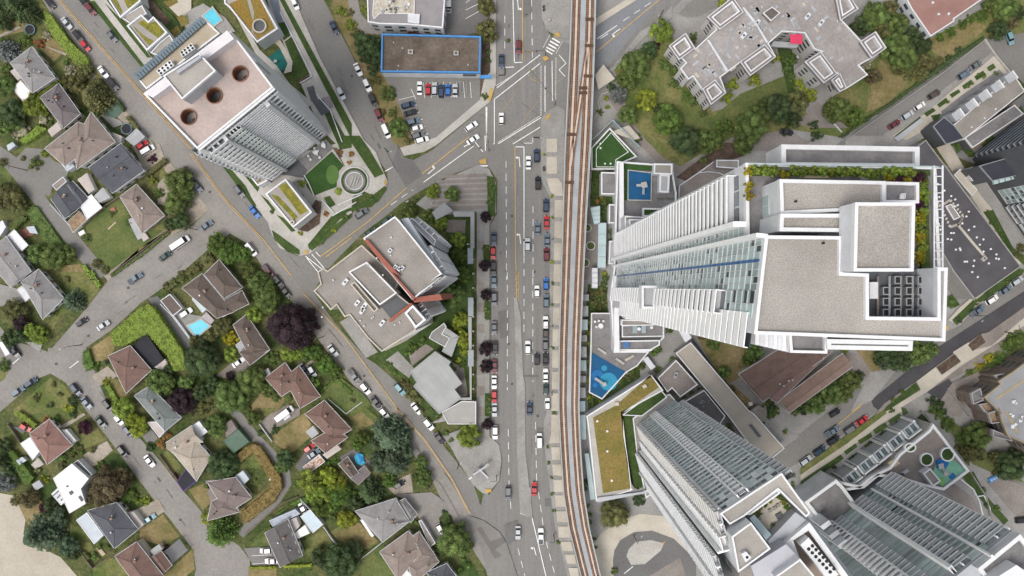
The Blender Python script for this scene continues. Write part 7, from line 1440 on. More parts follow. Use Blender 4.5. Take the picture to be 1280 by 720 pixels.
# length, half width, belt height, roof height, [rear of roof, rear glass base, front of roof, windscreen base] along y, bed?
TYPES = dict(sedan=(4.7,.91,.86,1.44,-1.05,-1.65,.35,1.05), hatchback=(4.2,.88,.90,1.5,-1.55,-1.95,.35,1.0), SUV=(4.75,.95,1.0,1.72,-1.8,-2.2,.5,1.15), pickup=(5.6,.98,1.05,1.8,-.55,-.75,.75,1.35), van=(5.1,.97,1.1,1.95,-2.2,-2.42,1.05,1.65), motorhome=(6.9,1.15,1.4,2.7,-3.3,-3.4,1.9,2.6))
PARTS = {}
def car_parts(ty):
    if ty in PARTS: return PARTS[ty]
    Ln, hw, zb, zr, r0, r1, f0, f1 = TYPES[ty]; P_ = []
    def add(name, mb, m): P_.append((name, mesh_of('car_'+name, mb, [m])))
    mb = MB(); h = Ln/2
    loft(mb, [(-h,hw*.80,.42,zb*.78,zb*.84,.1), (-h+.12,hw*.93,.26,zb*.86,zb*.97,.09), (-h+.7,hw,.22,zb*.92,zb+.02,.08), (0,hw,.22,zb*.92,zb+.03,.08), (f1,hw,.22,zb*.9,zb,.1), (h-.7,hw*.97,.24,zb*.8,zb*.90,.14), (h-.15,hw*.86,.28,zb*.66,zb*.76,.16), (h,hw*.68,.38,zb*.55,zb*.62,.16)])
    for s in (-1, 1): mb.box(s*(hw+.09), f0+.45, zb-.02, .2, .12, .14)
    add('body', mb, paint['white'])
    ti, tb = hw-.23, hw-.09
    mb = MB(); mb.prism([(-ti,r0),(ti,r0),(ti,f0),(-ti,f0)], zr-.06, zr)
    if ty == 'SUV':
        for s in (-1, 1): mb.bar((s*(ti-.08),r0+.1,zr+.05), (s*(ti-.08),f0-.1,zr+.05), .05, .05)
    add('roof', mb, paint['white'])
    def panel(q, name):
        n = (Vector(q[1])-Vector(q[0])).cross(Vector(q[2])-Vector(q[1])).normalized()*.03; mb = MB(); mb.grid([Vector(p)-n for p in q]+[Vector(p)+n for p in q], [(3,2,1,0),(4,5,6,7),(0,1,5,4),(1,2,6,5),(2,3,7,6),(3,0,4,7)]); add(name, mb, carglass)
    panel([(-tb,f1,zb),(tb,f1,zb),(ti,f0,zr-.03),(-ti,f0,zr-.03)], 'windscreen')
    panel([(tb,r1,zb),(-tb,r1,zb),(-ti,r0,zr-.03),(ti,r0,zr-.03)], 'rear_window')
    for s in (-1, 1):
        q = [(s*tb,r1+.05,zb),(s*tb,f1-.05,zb),(s*ti,f0-.03,zr-.04),(s*ti,r0+.03,zr-.04)]; panel(q if s > 0 else q[::-1], 'side_window')
    if ty == 'pickup':
        mb = MB(); mb.box(0, (r1-h)/2-.05, zb+.02, hw*1.55, h+r1-.45, .04); add('cargo_bed', mb, grey_d)
    wy = (h*.62, -h*.60)
    for y in wy:
        for s in (-1, 1):
            mb = MB(); n = 14; r = .33
            v = [(s*(hw-.2), y+r*math.cos(6.2832*i/n), .33+r*math.sin(6.2832*i/n)) for i in range(n)]+[(s*(hw+.015), y+r*math.cos(6.2832*i/n), .33+r*math.sin(6.2832*i/n)) for i in range(n)]
            mb.grid(v, [(i, (i+1) % n, n+(i+1) % n, n+i) for i in range(n)]+[tuple(range(n)), tuple(range(2*n-1, n-1, -1))]); add('wheel', mb, black)
    for s in (-1, 1):
        mb = MB(); mb.box(s*hw*.62, h-.13, zb*.6, .34, .2, .14); add('headlight', mb, lampw)
        mb = MB(); mb.box(s*hw*.72, -h+.05, zb*.68, .26, .14, .16); add('tail_light', mb, lampr)
    PARTS[ty] = P_; return P_
ROWS = {}
def put_car(px, py, hd, ty, col, z=.3):
    Ln = TYPES[ty][0]; x, y = W(px, py, z+.8); o = empty('motorhome' if ty == 'motorhome' else 'car', x, y, z); o.rotation_euler.z = math.atan2(-hd[1], hd[0])-math.pi/2; o.scale = (1.04, 1.02, 1)
    for nm, me in car_parts(ty):
        c = bpy.data.objects.new(nm, me); COL.objects.link(c); c.parent = o
        if nm in ('body', 'roof'): c.material_slots[0].link = 'OBJECT'; c.material_slots[0].material = paint[col]
    o['category'] = 'motorhome' if ty == 'motorhome' else 'car'; return o
def row(phrase, axis, spec, hd, grp, z=.3):
    """spec: 'x,y,type,colour' in a crop; ordered along axis ('top' or 'left') for the label"""
    items = []; ox, oy, k = CROPS['P']; h = hd
    for s in spec.split():
        if s in CROPS: ox, oy, k = CROPS[s]; continue
        if s.startswith('>'): h = tuple(float(v) for v in s[1:].split(',')); continue
        a, b, ty, c = s.split(','); items.append((ox+float(a)/k, oy+float(b)/k, ty, c, h))
    items.sort(key=(lambda t: t[1]) if axis == 'top' else (lambda t: t[0])); ordn = ['first','second','third','fourth','fifth','sixth','seventh']
    for i, (px, py, ty, c, h) in enumerate(items):
        same = [j for j, t in enumerate(items) if t[2] == ty and t[3] == c]; base = f'{WORDC[c]} {ty}'
        if len(same) == 1: lb = f'{base} {phrase}'
        elif len(same) == 2: lb = f'{base} {phrase}, the {("upper" if axis == "top" else "left-hand") if same[0] == i else ("lower" if axis == "top" else "right-hand")} of two'
        else: lb = f'{base} {phrase}, {ordn[same.index(i)]} such from the {axis}'
        assert lb not in USED, lb
        assert len(lb.split()) <= 16, lb
        USED.add(lb); o = put_car(px, py, h, ty, c, z); o['label'] = lb; o['group'] = grp
UP, DN = (0,-1), (0,1); CL = (.62,.78)
row('parked along the left kerb of the main road', 'top', 'B4 150,515,sedan,navy 145,585,hatchback,red 148,660,SUV,black C4 230,45,sedan,slate 231,135,SUV,grey 231,280,sedan,grey 235,380,sedan,black 232,470,sedan,maroon 231,552,sedan,white 231,622,hatchback,red 233,690,sedan,silver D4 202,105,SUV,white', DN, 'cars parked on the left side of the main road')
row('parked along the right kerb of the main road', 'top', 'B4 410,347,SUV,navy 413,432,sedan,red 416,520,sedan,slate 413,592,SUV,maroon C4 490,60,hatchback,blue 491,145,SUV,slate 488,255,SUV,white 488,299,hatchback,brown 487,358,SUV,grey 488,435,sedan,black 488,517,sedan,white 490,585,hatchback,green 497,660,hatchback,white', UP, 'cars parked on the right side of the main road')
row('driving in the right-hand lanes of the main road', 'top', 'B4 322,133,sedan,white 363,98,SUV,navy 370,235,SUV,black 368,462,sedan,slate 318,545,SUV,silver C4 445,98,hatchback,white 399,378,SUV,white 445,435,hatchback,black 408,682,sedan,navy', UP, 'cars driving on the main road')
row('driving on the lower main road past the median', 'top', 'D4 392,140,van,white 370,347,sedan,red 398,550,pickup,white', UP, 'cars driving on the main road'); row('driving down the lower main road left lanes', 'top', 'D4 258,365,SUV,grey 300,535,sedan,silver', DN, 'cars driving on the main road')
row('waiting at the big junction beside the blue store', 'top', 'A4 192,235,SUV,maroon 107,305,sedan,navy', DN, 'cars driving on the main road'); row('turning through the big junction', 'top', 'A4 107,593,hatchback,white >.82,-.57 A3 757,632,SUV,white 765,697,sedan,white', UP, 'cars at the junction')
row('nosed in below the blue-trimmed store front', 'left', 'A3 498,440,sedan,white 541,447,hatchback,red 572,445,SUV,silver 606,455,SUV,navy 640,450,hatchback,blue 675,452,sedan,silver', UP, 'cars parked at the store', .25)
row('angle-parked along the side of the store lot', 'top', 'A3 440,525,SUV,navy 452,563,sedan,black 465,608,SUV,slate 485,640,hatchback,white 490,677,SUV,grey 510,700,SUV,white', (.97,-.28), 'cars parked at the store', .25)
row('in the lane behind the blue-trimmed store', 'left', '>1,.05 A3 465,152,sedan,maroon >0,-1 645,12,SUV,white', UP, 'cars parked at the store', .3)
row('on the side street left of the store', 'top', 'A2 675,20,hatchback,white A3 70,137,sedan,navy 190,347,sedan,white 235,425,SUV,white 265,500,SUV,black 295,577,SUV,maroon 330,655,van,white 105,465,SUV,silver', (.42,.91), 'cars on the side street')
row('on the curving road by the circular court', 'left', 'B3 288,388,SUV,grey 415,425,SUV,green 330,485,sedan,green', (.83,-.56), 'cars on the curving road')
row('on the upper-left street beside the pink-roofed tower', 'top', 'A1 452,45,SUV,maroon 557,180,sedan,grey 415,4,SUV,black B2 395,277,SUV,grey 472,380,sedan,blue', CL, 'cars on the upper-left street')
row('on the gravel verge of the upper-left street', 'top', 'A1 247,12,sedan,black 332,115,sedan,silver 390,180,SUV,black 425,228,hatchback,red 515,360,sedan,white 565,420,SUV,black B2 135,183,SUV,grey 185,250,sedan,navy', CL, 'cars on the upper-left street')
row('parked beside the clipped cedar hedge near the corner', 'top', 'B2 455,567,van,white 540,678,pickup,maroon C2 588,45,SUV,black 628,100,sedan,black', CL, 'cars on the middle diagonal street')
row('on the diagonal street below the purple tree', 'top', 'C3 145,393,sedan,silver 250,520,pickup,grey 305,582,SUV,white 360,650,sedan,black 400,705,hatchback,white', CL, 'cars on the middle diagonal street'); row('parked beside the angular grey hall', 'top', 'C3 478,585,SUV,teal 562,683,sedan,white D3 465,70,SUV,white 512,130,sedan,black', CL, 'cars on the middle diagonal street')
row('on the residential street crossing from lower left', 'left', '>.83,-.56 B1 903,535,motorhome,white 825,600,sedan,green C1 675,32,pickup,slate 407,250,hatchback,black 515,268,sedan,silver 90,597,SUV,slate 153,552,SUV,navy B2 232,447,sedan,slate', UP, 'cars on the crossing street')
row('on the lower-left residential street', 'top', '>.62,.79 C1 378,588,SUV,navy 432,655,sedan,slate 540,668,SUV,black D1 432,60,sedan,green 508,50,hatchback,white 550,102,SUV,navy 525,187,SUV,black 640,228,sedan,white', UP, 'cars on the lower-left street')
def lone(spec, label, z=.3):
    t, px, py, h, ty, c = spec; ox, oy, k = CROPS[t]; o = put_car(ox+px/k, oy+py/k, h, ty, c, z); assert label not in USED; USED.add(label); o['label'] = label
lone(('D1',640,475,(.85,-.55),'sedan','teal'), 'pale teal sedan on the drive of the slate house'); lone(('B1',710,45,(.8,-.6),'hatchback','red'), 'red hatchback squeezed beside the white van at the grey garage'); lone(('B1',738,70,(.85,-.5),'van','white'), 'white van beside the red hatchback at the grey garage')
lone(('D2',453,612,(-1,.05),'hatchback','white'), 'white hatchback on the paved drive of the conservatory house'); lone(('D2',478,656,(-1,.05),'sedan','white'), 'white sedan half tucked under the dark gabled roof, lower on the drive'); lone(('D2',610,428,(-.5,-.86),'sedan','white'), 'white sedan between the glass conservatory and pale blue roof')
lone(('D2',638,172,(.82,-.57),'hatchback','red'), 'red hatchback in front of the wide brown house with rusty carport'); lone(('D2',658,196,(.82,-.57),'sedan','slate'), 'blue-grey sedan between the red hatchback and the rusty carport'); lone(('D2',535,24,(.8,-.6),'motorhome','white'), 'white motorhome parked below the brown cross-hipped house')
lone(('C2',130,205,(.82,-.57),'SUV','white'), 'white SUV on the terrace beside the turquoise pool'); lone(('C2',392,452,(.82,-.57),'sedan','white'), 'white sedan under the brown house shaded by the purple tree'); lone(('C2',272,548,(.5,.85),'sedan','black'), 'black sedan deep among trees below the dark broad tree'); lone(('C2',760,497,(.5,.85),'hatchback','silver'), 'silver hatchback in the shrubs beside the cross-hipped brown house'); lone(('C2',718,488,(.5,.85),'sedan','grey'), 'dark grey sedan tight against the cross-hipped brown house')
lone(('D3',340,328,(.8,-.5),'hatchback','black'), 'black hatchback on the gravel yard of the multi-gabled grey house'); lone(('D3',516,520,(.5,.85),'hatchback','white'), 'white hatchback peeking from under the round street tree'); lone(('G6',142,335,(.83,.5),'hatchback','red'), 'red hatchback on the drive of the triangular-plot house'); lone(('C1',70,395,(.6,.8),'pickup','black'), 'black pickup hitched to the white box trailer at the frame edge')
TB = MB(); TB.prism(WP('C1 -8,352 14,348 52,408 30,420', 2.6), .7, 2.9); tr = empty('box_trailer', *W(5, 436), .3, 'white box trailer at the left edge behind the black pickup', 'trailer'); build('box', TB, white_b, tr)
for a, b in ((2,433),(9,439)): x, y = W(a, b, .5); mb = MB(); mb.cyl(x, y, .3, .9, .35); build('wheel', mb, black, tr)
SX = (.83,-.56)
row('on the street beside the row of glazed terrace houses', 'left', 'F3 240,175,pickup,slate 250,240,SUV,black 145,320,SUV,navy 40,395,SUV,silver 378,155,van,grey 465,95,sedan,red', SX, 'cars on the lower right street')
row('parked below the charcoal roof at the right edge', 'left', 'C7 728,195,pickup,slate 800,138,SUV,white 868,90,sedan,slate 925,45,SUV,silver', (.84,-.54), 'cars on the lower right street')
row('parked in the lane above the townhouses', 'left', 'A6 312,622,sedan,maroon 378,575,SUV,silver 440,530,hatchback,white 512,472,SUV,brown 660,373,SUV,slate 720,325,sedan,grey', (.85,-.53), 'cars in the townhouse lane')
lone(('A6',890,190,(.35,.93),'SUV','teal'), 'pale teal SUV on the open car park in the upper right corner'); lone(('F1',735,365,(.55,.83),'sedan','green'), 'dark green sedan at the foot of the pale ramp roof'); lone(('D6',952,480,(1,-.1),'SUV','black'), 'black SUV at the right edge below the brown paved car park'); lone(('A5',655,660,(1,.2),'sedan','black'), 'black sedan under the trees at the apartment forecourt')
lone(('C6',575,705,(.8,-.5),'hatchback','black'), 'black hatchback at the mouth of the street below the brown hall')
# ================================================================ STREET FURNITURE AND SMALL THINGS
polem = M('pole_dark', (.055,.058,.06), .5, var=.1)
def lamp(px, py, ang, label, h=9., arm=2.6, head='lamp'):
    x, y = W(px, py); t = empty('street_lamp' if head == 'lamp' else 'traffic_signal', x, y, 0, label, 'street lamp' if head == 'lamp' else 'traffic signal', 'street lamps' if head == 'lamp' else 'traffic signals')
    mb = MB(); mb.cyl(x, y, 0, h, .16, .09, 10); build('pole', mb, polem, t); a = math.radians(ang); ex, ey = x+math.cos(a)*arm, y+math.sin(a)*arm
    mb = MB(); mb.bar((x,y,h-.1), (ex,ey,h+.15), .12, .12); build('arm', mb, polem, t)
    if head == 'lamp': mb = MB(); mb.box(ex, ey, h+.02, .9, .38, .16, a); build('lamp_head', mb, steel, t)
    else:
        for f in (.98, .7, .4):
            mb = MB(); mb.box(x+math.cos(a)*arm*f, y+math.sin(a)*arm*f, h-1.0, .38, .42, 1.1, a); s_ = build('signal_head', mb, M('signal_yellow',(.45,.28,.04),.5) if f > .5 else polem, t)
            mb = MB(); mb.cyl(x+math.cos(a+1.57)*.2+math.cos(a)*arm*f, y+math.sin(a+1.57)*.2+math.sin(a)*arm*f, h-.9, h-.65, .12, n=8); build('lens', mb, lampr, s_)
for px, py, a, lb in ((521,250,215,'street lamp on the kerb between the curving road and the striped plaza'),(690,300,0,'street lamp on the platform pavement beside the blue-grey parked sedan'),(690,407,180,'street lamp on the platform pavement level with the white SUV'),(689.5,490,170,'street lamp on the platform pavement near the road bulge'),(573.5,580,60,'street lamp on the diagonal street side of the corner plaza'),
  (621,594,180,'street lamp at the main road tip of the corner plaza'),(792,669,60,'street lamp inside the turning circle drive'),(102,431,200,'street lamp on the residential crossroads corner'),(596,307,180,'street lamp by the grey canopy wall and upper purple tree'),(485,190,330,'street lamp at the side street mouth'),(692,668,180,'street lamp on the lower right main road kerb'),
  (824,23,230,'street lamp on the upper right road edge beside the apartment garden'),(1216,394,220,'street lamp at the pale corner below the charcoal roof'),(1255,415,100,'street lamp on the pale footway at the right edge')): lamp(px, py, a, lb)
lamp(693.5, 131, 130, 'traffic signal with long arm reaching over the junction from the lower island', 7, 13.5, 'signal'); lamp(681.5, 70, 185, 'traffic signal with yellow heads at the upper island crosswalk', 7, 8, 'signal'); lamp(611.5, 189, 95, 'traffic signal at the striped plaza corner crosswalk', 7, 5, 'signal')
def upole(px, py, label, a=0):
    x, y = W(px, py); t = empty('utility_pole', x, y, 0, label, 'utility pole', 'utility poles'); mb = MB(); mb.cyl(x, y, 0, 11, .17, .11, 10); build('pole', mb, M('pole_wood',(.16,.12,.09),.9,var=.2), t); c, s = math.cos(math.radians(a)), math.sin(math.radians(a))
    mb = MB(); mb.bar((x-c*1.1,y-s*1.1,10.2), (x+c*1.1,y+s*1.1,10.2), .14, .14); build('crossarm', mb, M('pole_wood',(.16,.12,.09),.9), t)
    for k in (-.9, -.3, .3, .9): mb = MB(); mb.cyl(x+c*k, y+s*k, 10.27, 10.5, .06, n=6); build('insulator', mb, steel, t)
for px, py, a, lb in ((34,213,70,'wooden utility pole where the back lane meets the paved yard'),(227.5,272,60,'wooden utility pole at the tree-covered corner of the bungalow lot'),(132,350,60,'wooden utility pole at the lower end of the back lane'),(246,287,45,'wooden utility pole on the asphalt corner near the dark grey sedan'),(404,421,50,'wooden utility pole on the verge below the huge purple tree'),(541,601,45,'wooden utility pole beside the multi-gabled house forecourt')): upole(px, py, lb, a)
# sculpture on the street corner
x, y = W(601, 587); SCU = empty('sculpture', x, y, 0, 'angular white beam sculpture on the paved street-corner plaza', 'sculpture')
mb = MB(); mb.bar((x-2.6,y-1.6,.6), (x+2.6,y+2.4,3.6), .6, .6); build('beam', mb, greywall, SCU); mb = MB(); mb.bar((x-.4,y+.6,2.4), (x+2.6,y-2.8,.4), .4, .4); build('beam', mb, white, SCU); mb = MB(); mb.bar((x-1.4,y-.6,.2), (x-.6,y+1.2,3.6), .6, .6); build('post', mb, steel, SCU)
mb = MB(); mb.box(x+2.4, y+2.4, 3.0, 1.4, 1.0, .8, .6); build('cap', mb, concrete, SCU); mb = MB(); mb.box(x-3.6, y-2.8, .4, 1.4, .5, .35, .6); build('plinth', mb, white, SCU)
# play structures on the rubber decks
def playset(px, py, z, label, bars, plates):
    t = empty('play_structure', *W(px, py, z), z, label, 'play structure')
    for (a, b, c, d, w_) in bars: p, q = W(px+a, py+b, z+1.5), W(px+c, py+d, z+1.5); mb = MB(); mb.bar((*p, z+.9), (*q, z+1.7), w_, .35); build('slide', mb, M('play_grey',(.27,.29,.30),.5,var=.1), t)
    for (a, b, s_) in plates: p = W(px+a, py+b, z+2); mb = MB(); mb.box(*p, z+1.6, s_, s_, .3, .2); pf = build('platform', mb, M('play_pale',(.36,.35,.33),.6), t); mb = MB(); mb.cyl(*p, z, z+1.6, .15, n=8); build('post', mb, steel, pf)
playset(805, 231, 9.5, 'grey cross-shaped climbing frame with slides on the square blue deck', [(-9,.5,0,.5,.9),(0,1,-1,12,.8)], [(.5,0,1.9)])
playset(751, 477, 4.3, 'grey sloping slide on the pointed blue play pad', [(-7,-4,5,4,.9)], [(4.5,3.5,1.3)])
playset(1180, 589, 11.4, 'dark climbing frame with grey slide on the coloured play court', [(-4,-8,2,2,1.0),(2,2,8,4,.8)], [(-3,-6,1.7),(3,3,1.4)])
playset(343, 77, .6, 'small wooden play frame on the teal play area', [(-3,2,2,-1,.3)], [(1,-1,.9)])
# terrace furniture
def chair(px, py, z, m, label, rot=0, grp='terrace chairs'):
    x, y = W(px, py, z+.5); t = empty('armchair', x, y, z, label, 'chair', grp); t.rotation_euler.z = rot
    for nm, b in (('seat',(0,0,.3,.75,.75,.16)),('backrest',(0,.33,.46,.75,.12,.4)),('armrest',(-.35,0,.46,.1,.6,.2)),('armrest',(.35,0,.46,.1,.6,.2)),('base',(0,0,0,.55,.55,.3))):
        mb = MB(); mb.box(*b); me = mesh_of(nm, mb, [m]); o = bpy.data.objects.new(nm, me); COL.objects.link(o); o.parent = t
def table(px, py, z, r, label, m=None):
    x, y = W(px, py, z+.7); t = empty('table', x, y, z, label, 'table'); mb = MB(); mb.cyl(x, y, z+.68, z+.74, r, n=20); build('tabletop', mb, m or white_b, t); mb = MB(); mb.cyl(x, y, z, z+.68, .08, n=8); build('leg', mb, steel, t)
k = 0
for s in ('742,100','752,118','768,80','785,92','790,75','772,62','810,40','822,55','798,108','815,32'):
    a, b = [float(v) for v in s.split(',')]; chair(200+a/4, 170+b/4, .6, white_b, f'white terrace chair under the pink-roofed tower, {["lowest left","second lowest","by the first table, left","by the first table, right","above the first table","farthest left above","by the second table, left","by the second table, lower","nearest the putting lawn","topmost right"][k]}', k*.8); k += 1
table(394.5, 190.5, .6, .8, 'round white table among the lower terrace chairs by the putting lawn'); table(404, 181.5, .6, .8, 'round white table among the upper terrace chairs by the tower foot')
for i, s in enumerate(('18,490','40,486','68,488','26,522')):
    a, b = [float(v) for v in s.split(',')]; chair(740+a/4.8, 300+b/4.8, 4.05, white_b, f'white lounge seat on the low paved deck, {["leftmost of the set","second from left","at the right of the set","below the others"][i]}', i)
table(751, 407.5, 4.05, .9, 'white square-set table amid lounge seats on the low paved deck')
for i, s in enumerate(('258,535','310,535')):
    a, b = [float(v) for v in s.split(',')]; mb = MB(); x, y = W(740+a/4.8, 300+b/4.8, 12.3); mb.box(x, y, 12.02, 1.5, 2.6, .45); mb.box(x, y+1.1, 12.48, 1.4, .3, .25); tag(build('lounger', mb, M('lounger_grey',(.28,.33,.36),.7)), ['blue-grey daybed left of the round table below the tallest tower','blue-grey daybed right of the round table below the tallest tower'][i], 'daybed', 'daybeds')
table(798.8, 411.3, 12.05, .6, 'small round white table between two blue-grey daybeds'); table(814.5, 409.5, 12.05, .5, 'lone small white table near dark chairs below the tallest tower')
x, y = W(783, 431, 11.4); mb = MB(); mb.box(x, y, 10.55, 2.1, 1.9, .7); tag(build('games_table', mb, glass_b), 'bright blue games table on the white-edged strip deck', 'table')
for i, (px, py, ang) in enumerate(((752.5,438.7,-.6),(775,451.5,-.6),(787,447.5,.5))):
    x, y = W(px, py, 4.5); mb = MB(); mb.box(x, y, 4.05, 3.4, .8, .45, ang); b_ = tag(build('bench', mb, [concrete, concrete, beige][i]), ['concrete bench with planter above the pointed blue pad, upper left','concrete bench above the pointed blue pad, lower right','broad pale platform bench beside the deck edge'][i], 'bench')
for i, (px, py) in enumerate(((827,248),(838,248))):
    x, y = W(px, py, 9.9); mb = MB(); mb.box(x, y, 9.02, 2.3, .45, .45); mb.box(x, y, 9.02, .3, 2.4, .5) if 0 else None; tag(build('bench', mb, M('bench_olive',(.10,.10,.07),.8)), ['olive slatted bench on the podium corner, left one','olive slatted bench on the podium corner, right one'][i], 'bench', 'podium benches')
for i, s in enumerate(('690,405','720,420','760,510','790,480')):
    a, b = [float(v) for v in s.split(',')]; x, y = W(1000+a/6, 510+b/6, 11.5); mb = MB(); mb.box(x, y, 11.02, 2.4, 1.1, .5, .6); tag(build('garden_sofa', mb, [timber_l, timber_l, grey_d, greywall][i]), ['pale timber sofa on the corner deck, left one','pale timber sofa on the corner deck, right one','dark grey sofa on the brown corner deck','light grey sofa at the edge of the corner deck'][i], 'sofa', 'corner deck sofas')
# roof garden court of the glass tower
x, y = cen(WP('F2 553,330 595,300 622,338 580,368', 110)); mb = MB(); mb.box(x, y, 109.5, 1.3, 1.15, .5, .55); tag(build('fire_table', mb, grey_d), 'square dark fire table in the sunken roof garden', 'table')
for i, (a, b) in enumerate(((560,285),(580,268),(460,350),(530,300))): x, y = W(860+a/5.14, 580+b/5.14, 110); mb = MB(); mb.box(x, y, 109.5, .7, .7, .45, .4); tag(build('stool', mb, concrete_g), ['grey seat cube left of the pair in the roof garden','grey seat cube right of the pair in the roof garden','lone grey seat cube by the glass roof edge','grey seat cube beside the lime planting'][i], 'seat', 'roof garden seats')
# roof terrace of the tallest tower: long benches
for i, (a, b) in enumerate(((175,170),(345,172),(560,178))): x, y = W(920+a/3.4286, 170+b/3.4286, 159); mb = MB(); mb.box(x, y, 158.45, [1.6,4,1.6][i], .6, .6); tag(build('bench', mb, [grey_d, timber_l, greywall][i]), ['dark planter bench on the roof terrace near its corner','long pale bench in the middle of the roof terrace','light grey planter bench toward the purple roof shrub'][i], 'bench')
chair(1128, 245.5, 164.6, white_b, 'white chair on the small upper roof terrace of the tallest tower')
# store car park cart shelter, litter bins, manholes, parking sign panel
CSH = empty('cart_shelter', *W(579, 109), 0, 'open metal cart shelter at the end of the store parking row', 'shelter')
for a in (-1.1, 0, 1.1): x, y = W(579, 109, 1); mb = MB(); mb.bar((x+a,y-2.2,1.3), (x+a,y+2.2,1.3), .1, .1); build('rail', mb, steel, CSH)
for a in (-1.9, 1.9): x, y = W(579, 109, 1); mb = MB(); mb.bar((x-1.2,y+a,1.3), (x+1.2,y+a,1.3), .1, .1); build('hoop', mb, steel, CSH)
for i, (px, py) in enumerate(((679.5,209.5),(680,212.5),(679.5,8),(679.8,12),(687,25))): x, y = W(px, py, 1); mb = MB(); mb.cyl(x, y, .4, 1.5, .42, .38, 12); mb.cyl(x, y, 1.5, 1.6, .30, .2, 12); tag(build('litter_bin', mb, polem if i != 4 else beige), ['black bin on the platform pavement, upper of the pair','black bin on the platform pavement, lower of the pair','black bin on the upper island, nearest the frame edge','black bin on the upper island, second down','beige bin near the upper island crosswalk'][i], 'bin', 'litter bins')
mb = MB()
mh = M('manhole_iron', (.075,.07,.068), .7, var=.15)
for i, (px, py) in enumerate(((658,18),(650,60),(600,185),(534,185),(640,270),(655,300),(668,340),(640,480),(636,430),(672,520),(600,628),(110,420),(70,455),(160,360),(225,650),(350,385),(455,470),(500,545),(262,240),(440,95))):
    x, y = W(px, py, .3); mb = MB(); mb.cyl(x, y, .301, .312, .42, n=16); struct('manhole_cover', mb, mh)
mb = MB(); mb.prism(WP('D6 806,305 845,285 855,300 818,322', .6), 0, .62); bs = thing('parking_marker', mb, bluepaint, 'blue accessible-parking panel with white symbols at the corner car park', 'parking panel')
for k_ in range(3):
    a = 822+k_*11; b = 311-k_*6; x, y = W(1000+a/3.4286, 510+b/3.4286, .63); mb = MB(); mb.ring([(x+.3*math.cos(t_*.785), y+.3*math.sin(t_*.785)) for t_ in range(8)], [(x+.17*math.cos(t_*.785), y+.17*math.sin(t_*.785)) for t_ in range(8)], .622, .635); mb.box(x+.1, y+.36, .622, .14, .34, .013, .3); build('symbol', mb, line_w, bs)
# bus shelters / platform roofs beside the guideway
for i, s in enumerate(('A4 575,375 618,322 675,393 592,448',)):
    t = empty('shelter', *cen(WP(s, 3)), 0, 'pale flat-roofed shelter between the railway and the garden path', 'shelter'); mb = MB(); mb.prism(WP(s, 3), 2.8, 3); build('roof', mb, beige, t)
    for p in inset(WP(s, 3), .5): mb = MB(); mb.cyl(p[0], p[1], 0, 2.8, .1, n=8); build('post', mb, steel, t)
mb = MB(); mb.prism(WP('A4 655,660 745,625 800,690 770,700', 2.5), 0, 2.5); thing('stair_enclosure', mb, beige, 'small beige stair enclosure beside the fenced play pitch', 'stair enclosure')
# yard clutter seen between the houses
def clutter(px, py, sx, sy, rot, m, name, label, cat, h=.8, z=0):
    x, y = W(px, py, h); mb = MB(); mb.box(x, y, z, sx, sy, h, rot); mb.box(x, y, z+h, sx*.9, sy*.9, .06, rot); tag(build(name, mb, m), label, cat)
clutter(413.5, 614.5, 2.6, .9, -.9, M('plank_red',(.33,.14,.12),.8), 'garden_bench', 'reddish bench in the overgrown bright garden', 'bench'); clutter(140, 282, 3.8, .5, .75, timber_l, 'timber_beam', 'pale timber beam lying on the corner lawn', 'timber', .3); clutter(141, 262, 1.6, 1.2, .3, M('toy_red',(.32,.13,.10),.7), 'sandbox', 'reddish sandbox on the corner lawn near the slate-roofed house', 'sandbox', .4)
clutter(102, 291, 2.2, 1.4, .5, whiteflat, 'utility_trailer', 'white utility trailer beside the back lane fence', 'trailer'); clutter(33, 291, 4.5, 3.2, .4, M('deck_brick',(.22,.10,.075),.9,var=.2,sc1=.8), 'garden_deck', 'brick-red garden deck in the lane-side yard', 'deck', .4); clutter(358, 521, 2.6, 1.5, .6, white, 'boat', 'white covered boat behind the motorhome', 'boat', 1.2)
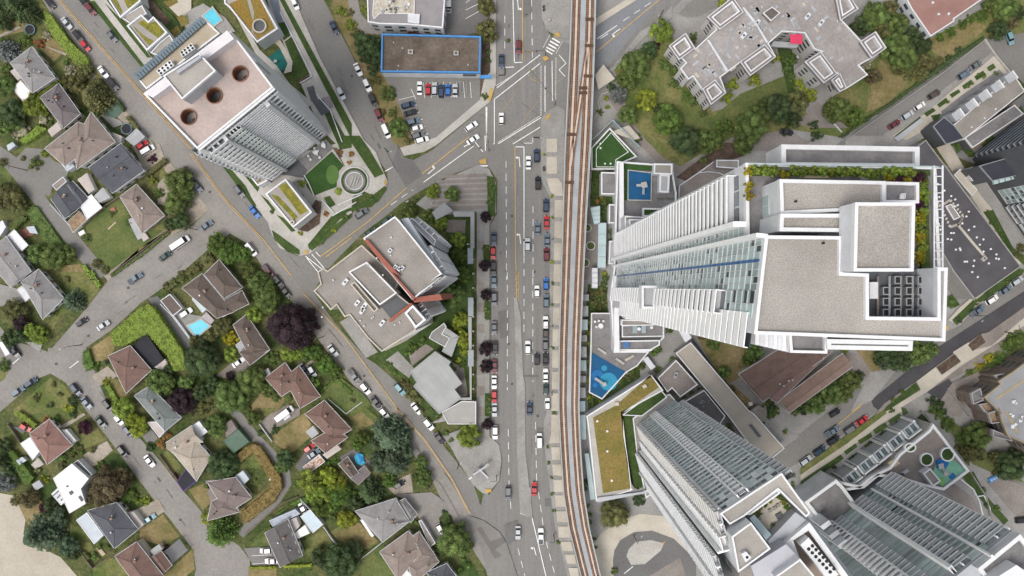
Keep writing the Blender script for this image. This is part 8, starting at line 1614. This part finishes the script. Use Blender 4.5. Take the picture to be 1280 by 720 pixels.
clutter(341, 600, 2.4, 1.6, -.6, steel, 'planter_box', 'grey planting frame in the yard of the straw-hedged house', 'planting frame', .5); clutter(126, 689, 3.6, 1.4, -.9, timber_l, 'raised_bed', 'timber raised bed in the garden below the white terrace', 'raised bed', .5); clutter(119, 695, 3.4, 1.3, -.9, lawn_g, 'raised_bed', 'green raised bed left of the timber one', 'raised bed', .5); clutter(1097.5, 92.5, .1, .1, 0, steel, 'stake', 'thin stake by the bare brown tree', 'stake') if 0 else None
# ================================================================ CAMERA, SKY, SUN
cam = bpy.data.cameras.new('camera'); co = bpy.data.objects.new('camera', cam); COL.objects.link(co)
co.location = (0, 0, H); co.rotation_euler = (0, 0, 0)
cam.sensor_width = 36; cam.lens = 36*H/(1280*S); cam.clip_start = 1; cam.clip_end = 6000
sc.camera = co
w = bpy.data.worlds.new('World'); sc.world = w; w.use_nodes = True
nt = w.node_tree; bg = nt.nodes['Background']; sky = nt.nodes.new('ShaderNodeTexSky')
SUN_EL, SUN_AZ = math.radians(64), math.radians(228)     # azimuth clockwise from the picture's top
sky.sky_type = 'NISHITA'; sky.sun_disc = False; sky.sun_elevation = SUN_EL; sky.sun_rotation = SUN_AZ
sky.dust_density = 4; sky.air_density = 1; sky.ozone_density = .6
hs = nt.nodes.new('ShaderNodeHueSaturation'); hs.inputs['Saturation'].default_value = .33
nt.links.new(sky.outputs[0], hs.inputs['Color']); nt.links.new(hs.outputs['Color'], bg.inputs['Color'])
bg.inputs['Strength'].default_value = .15
sl = bpy.data.lights.new('sun', 'SUN'); sl.energy = .8; sl.angle = math.radians(20); sl.color = (1, .95, .87)
so = bpy.data.objects.new('sun', sl); COL.objects.link(so)
d = Vector((math.sin(SUN_AZ)*math.cos(SUN_EL), math.cos(SUN_AZ)*math.cos(SUN_EL), math.sin(SUN_EL)))
so.rotation_euler = d.to_track_quat('Z', 'Y').to_euler(); so.location = (0, 0, 200)
sc.view_settings.view_transform = 'Standard'; sc.view_settings.look = 'None'; sc.view_settings.gamma = 1
sc.view_settings.use_curve_mapping = False; sc.view_settings.exposure = 0.54
sc.cycles.max_bounces = 6; sc.cycles.diffuse_bounces = 3; sc.cycles.glossy_bounces = 2; sc.cycles.transparent_max_bounces = 4
sc.cycles.use_denoising = True
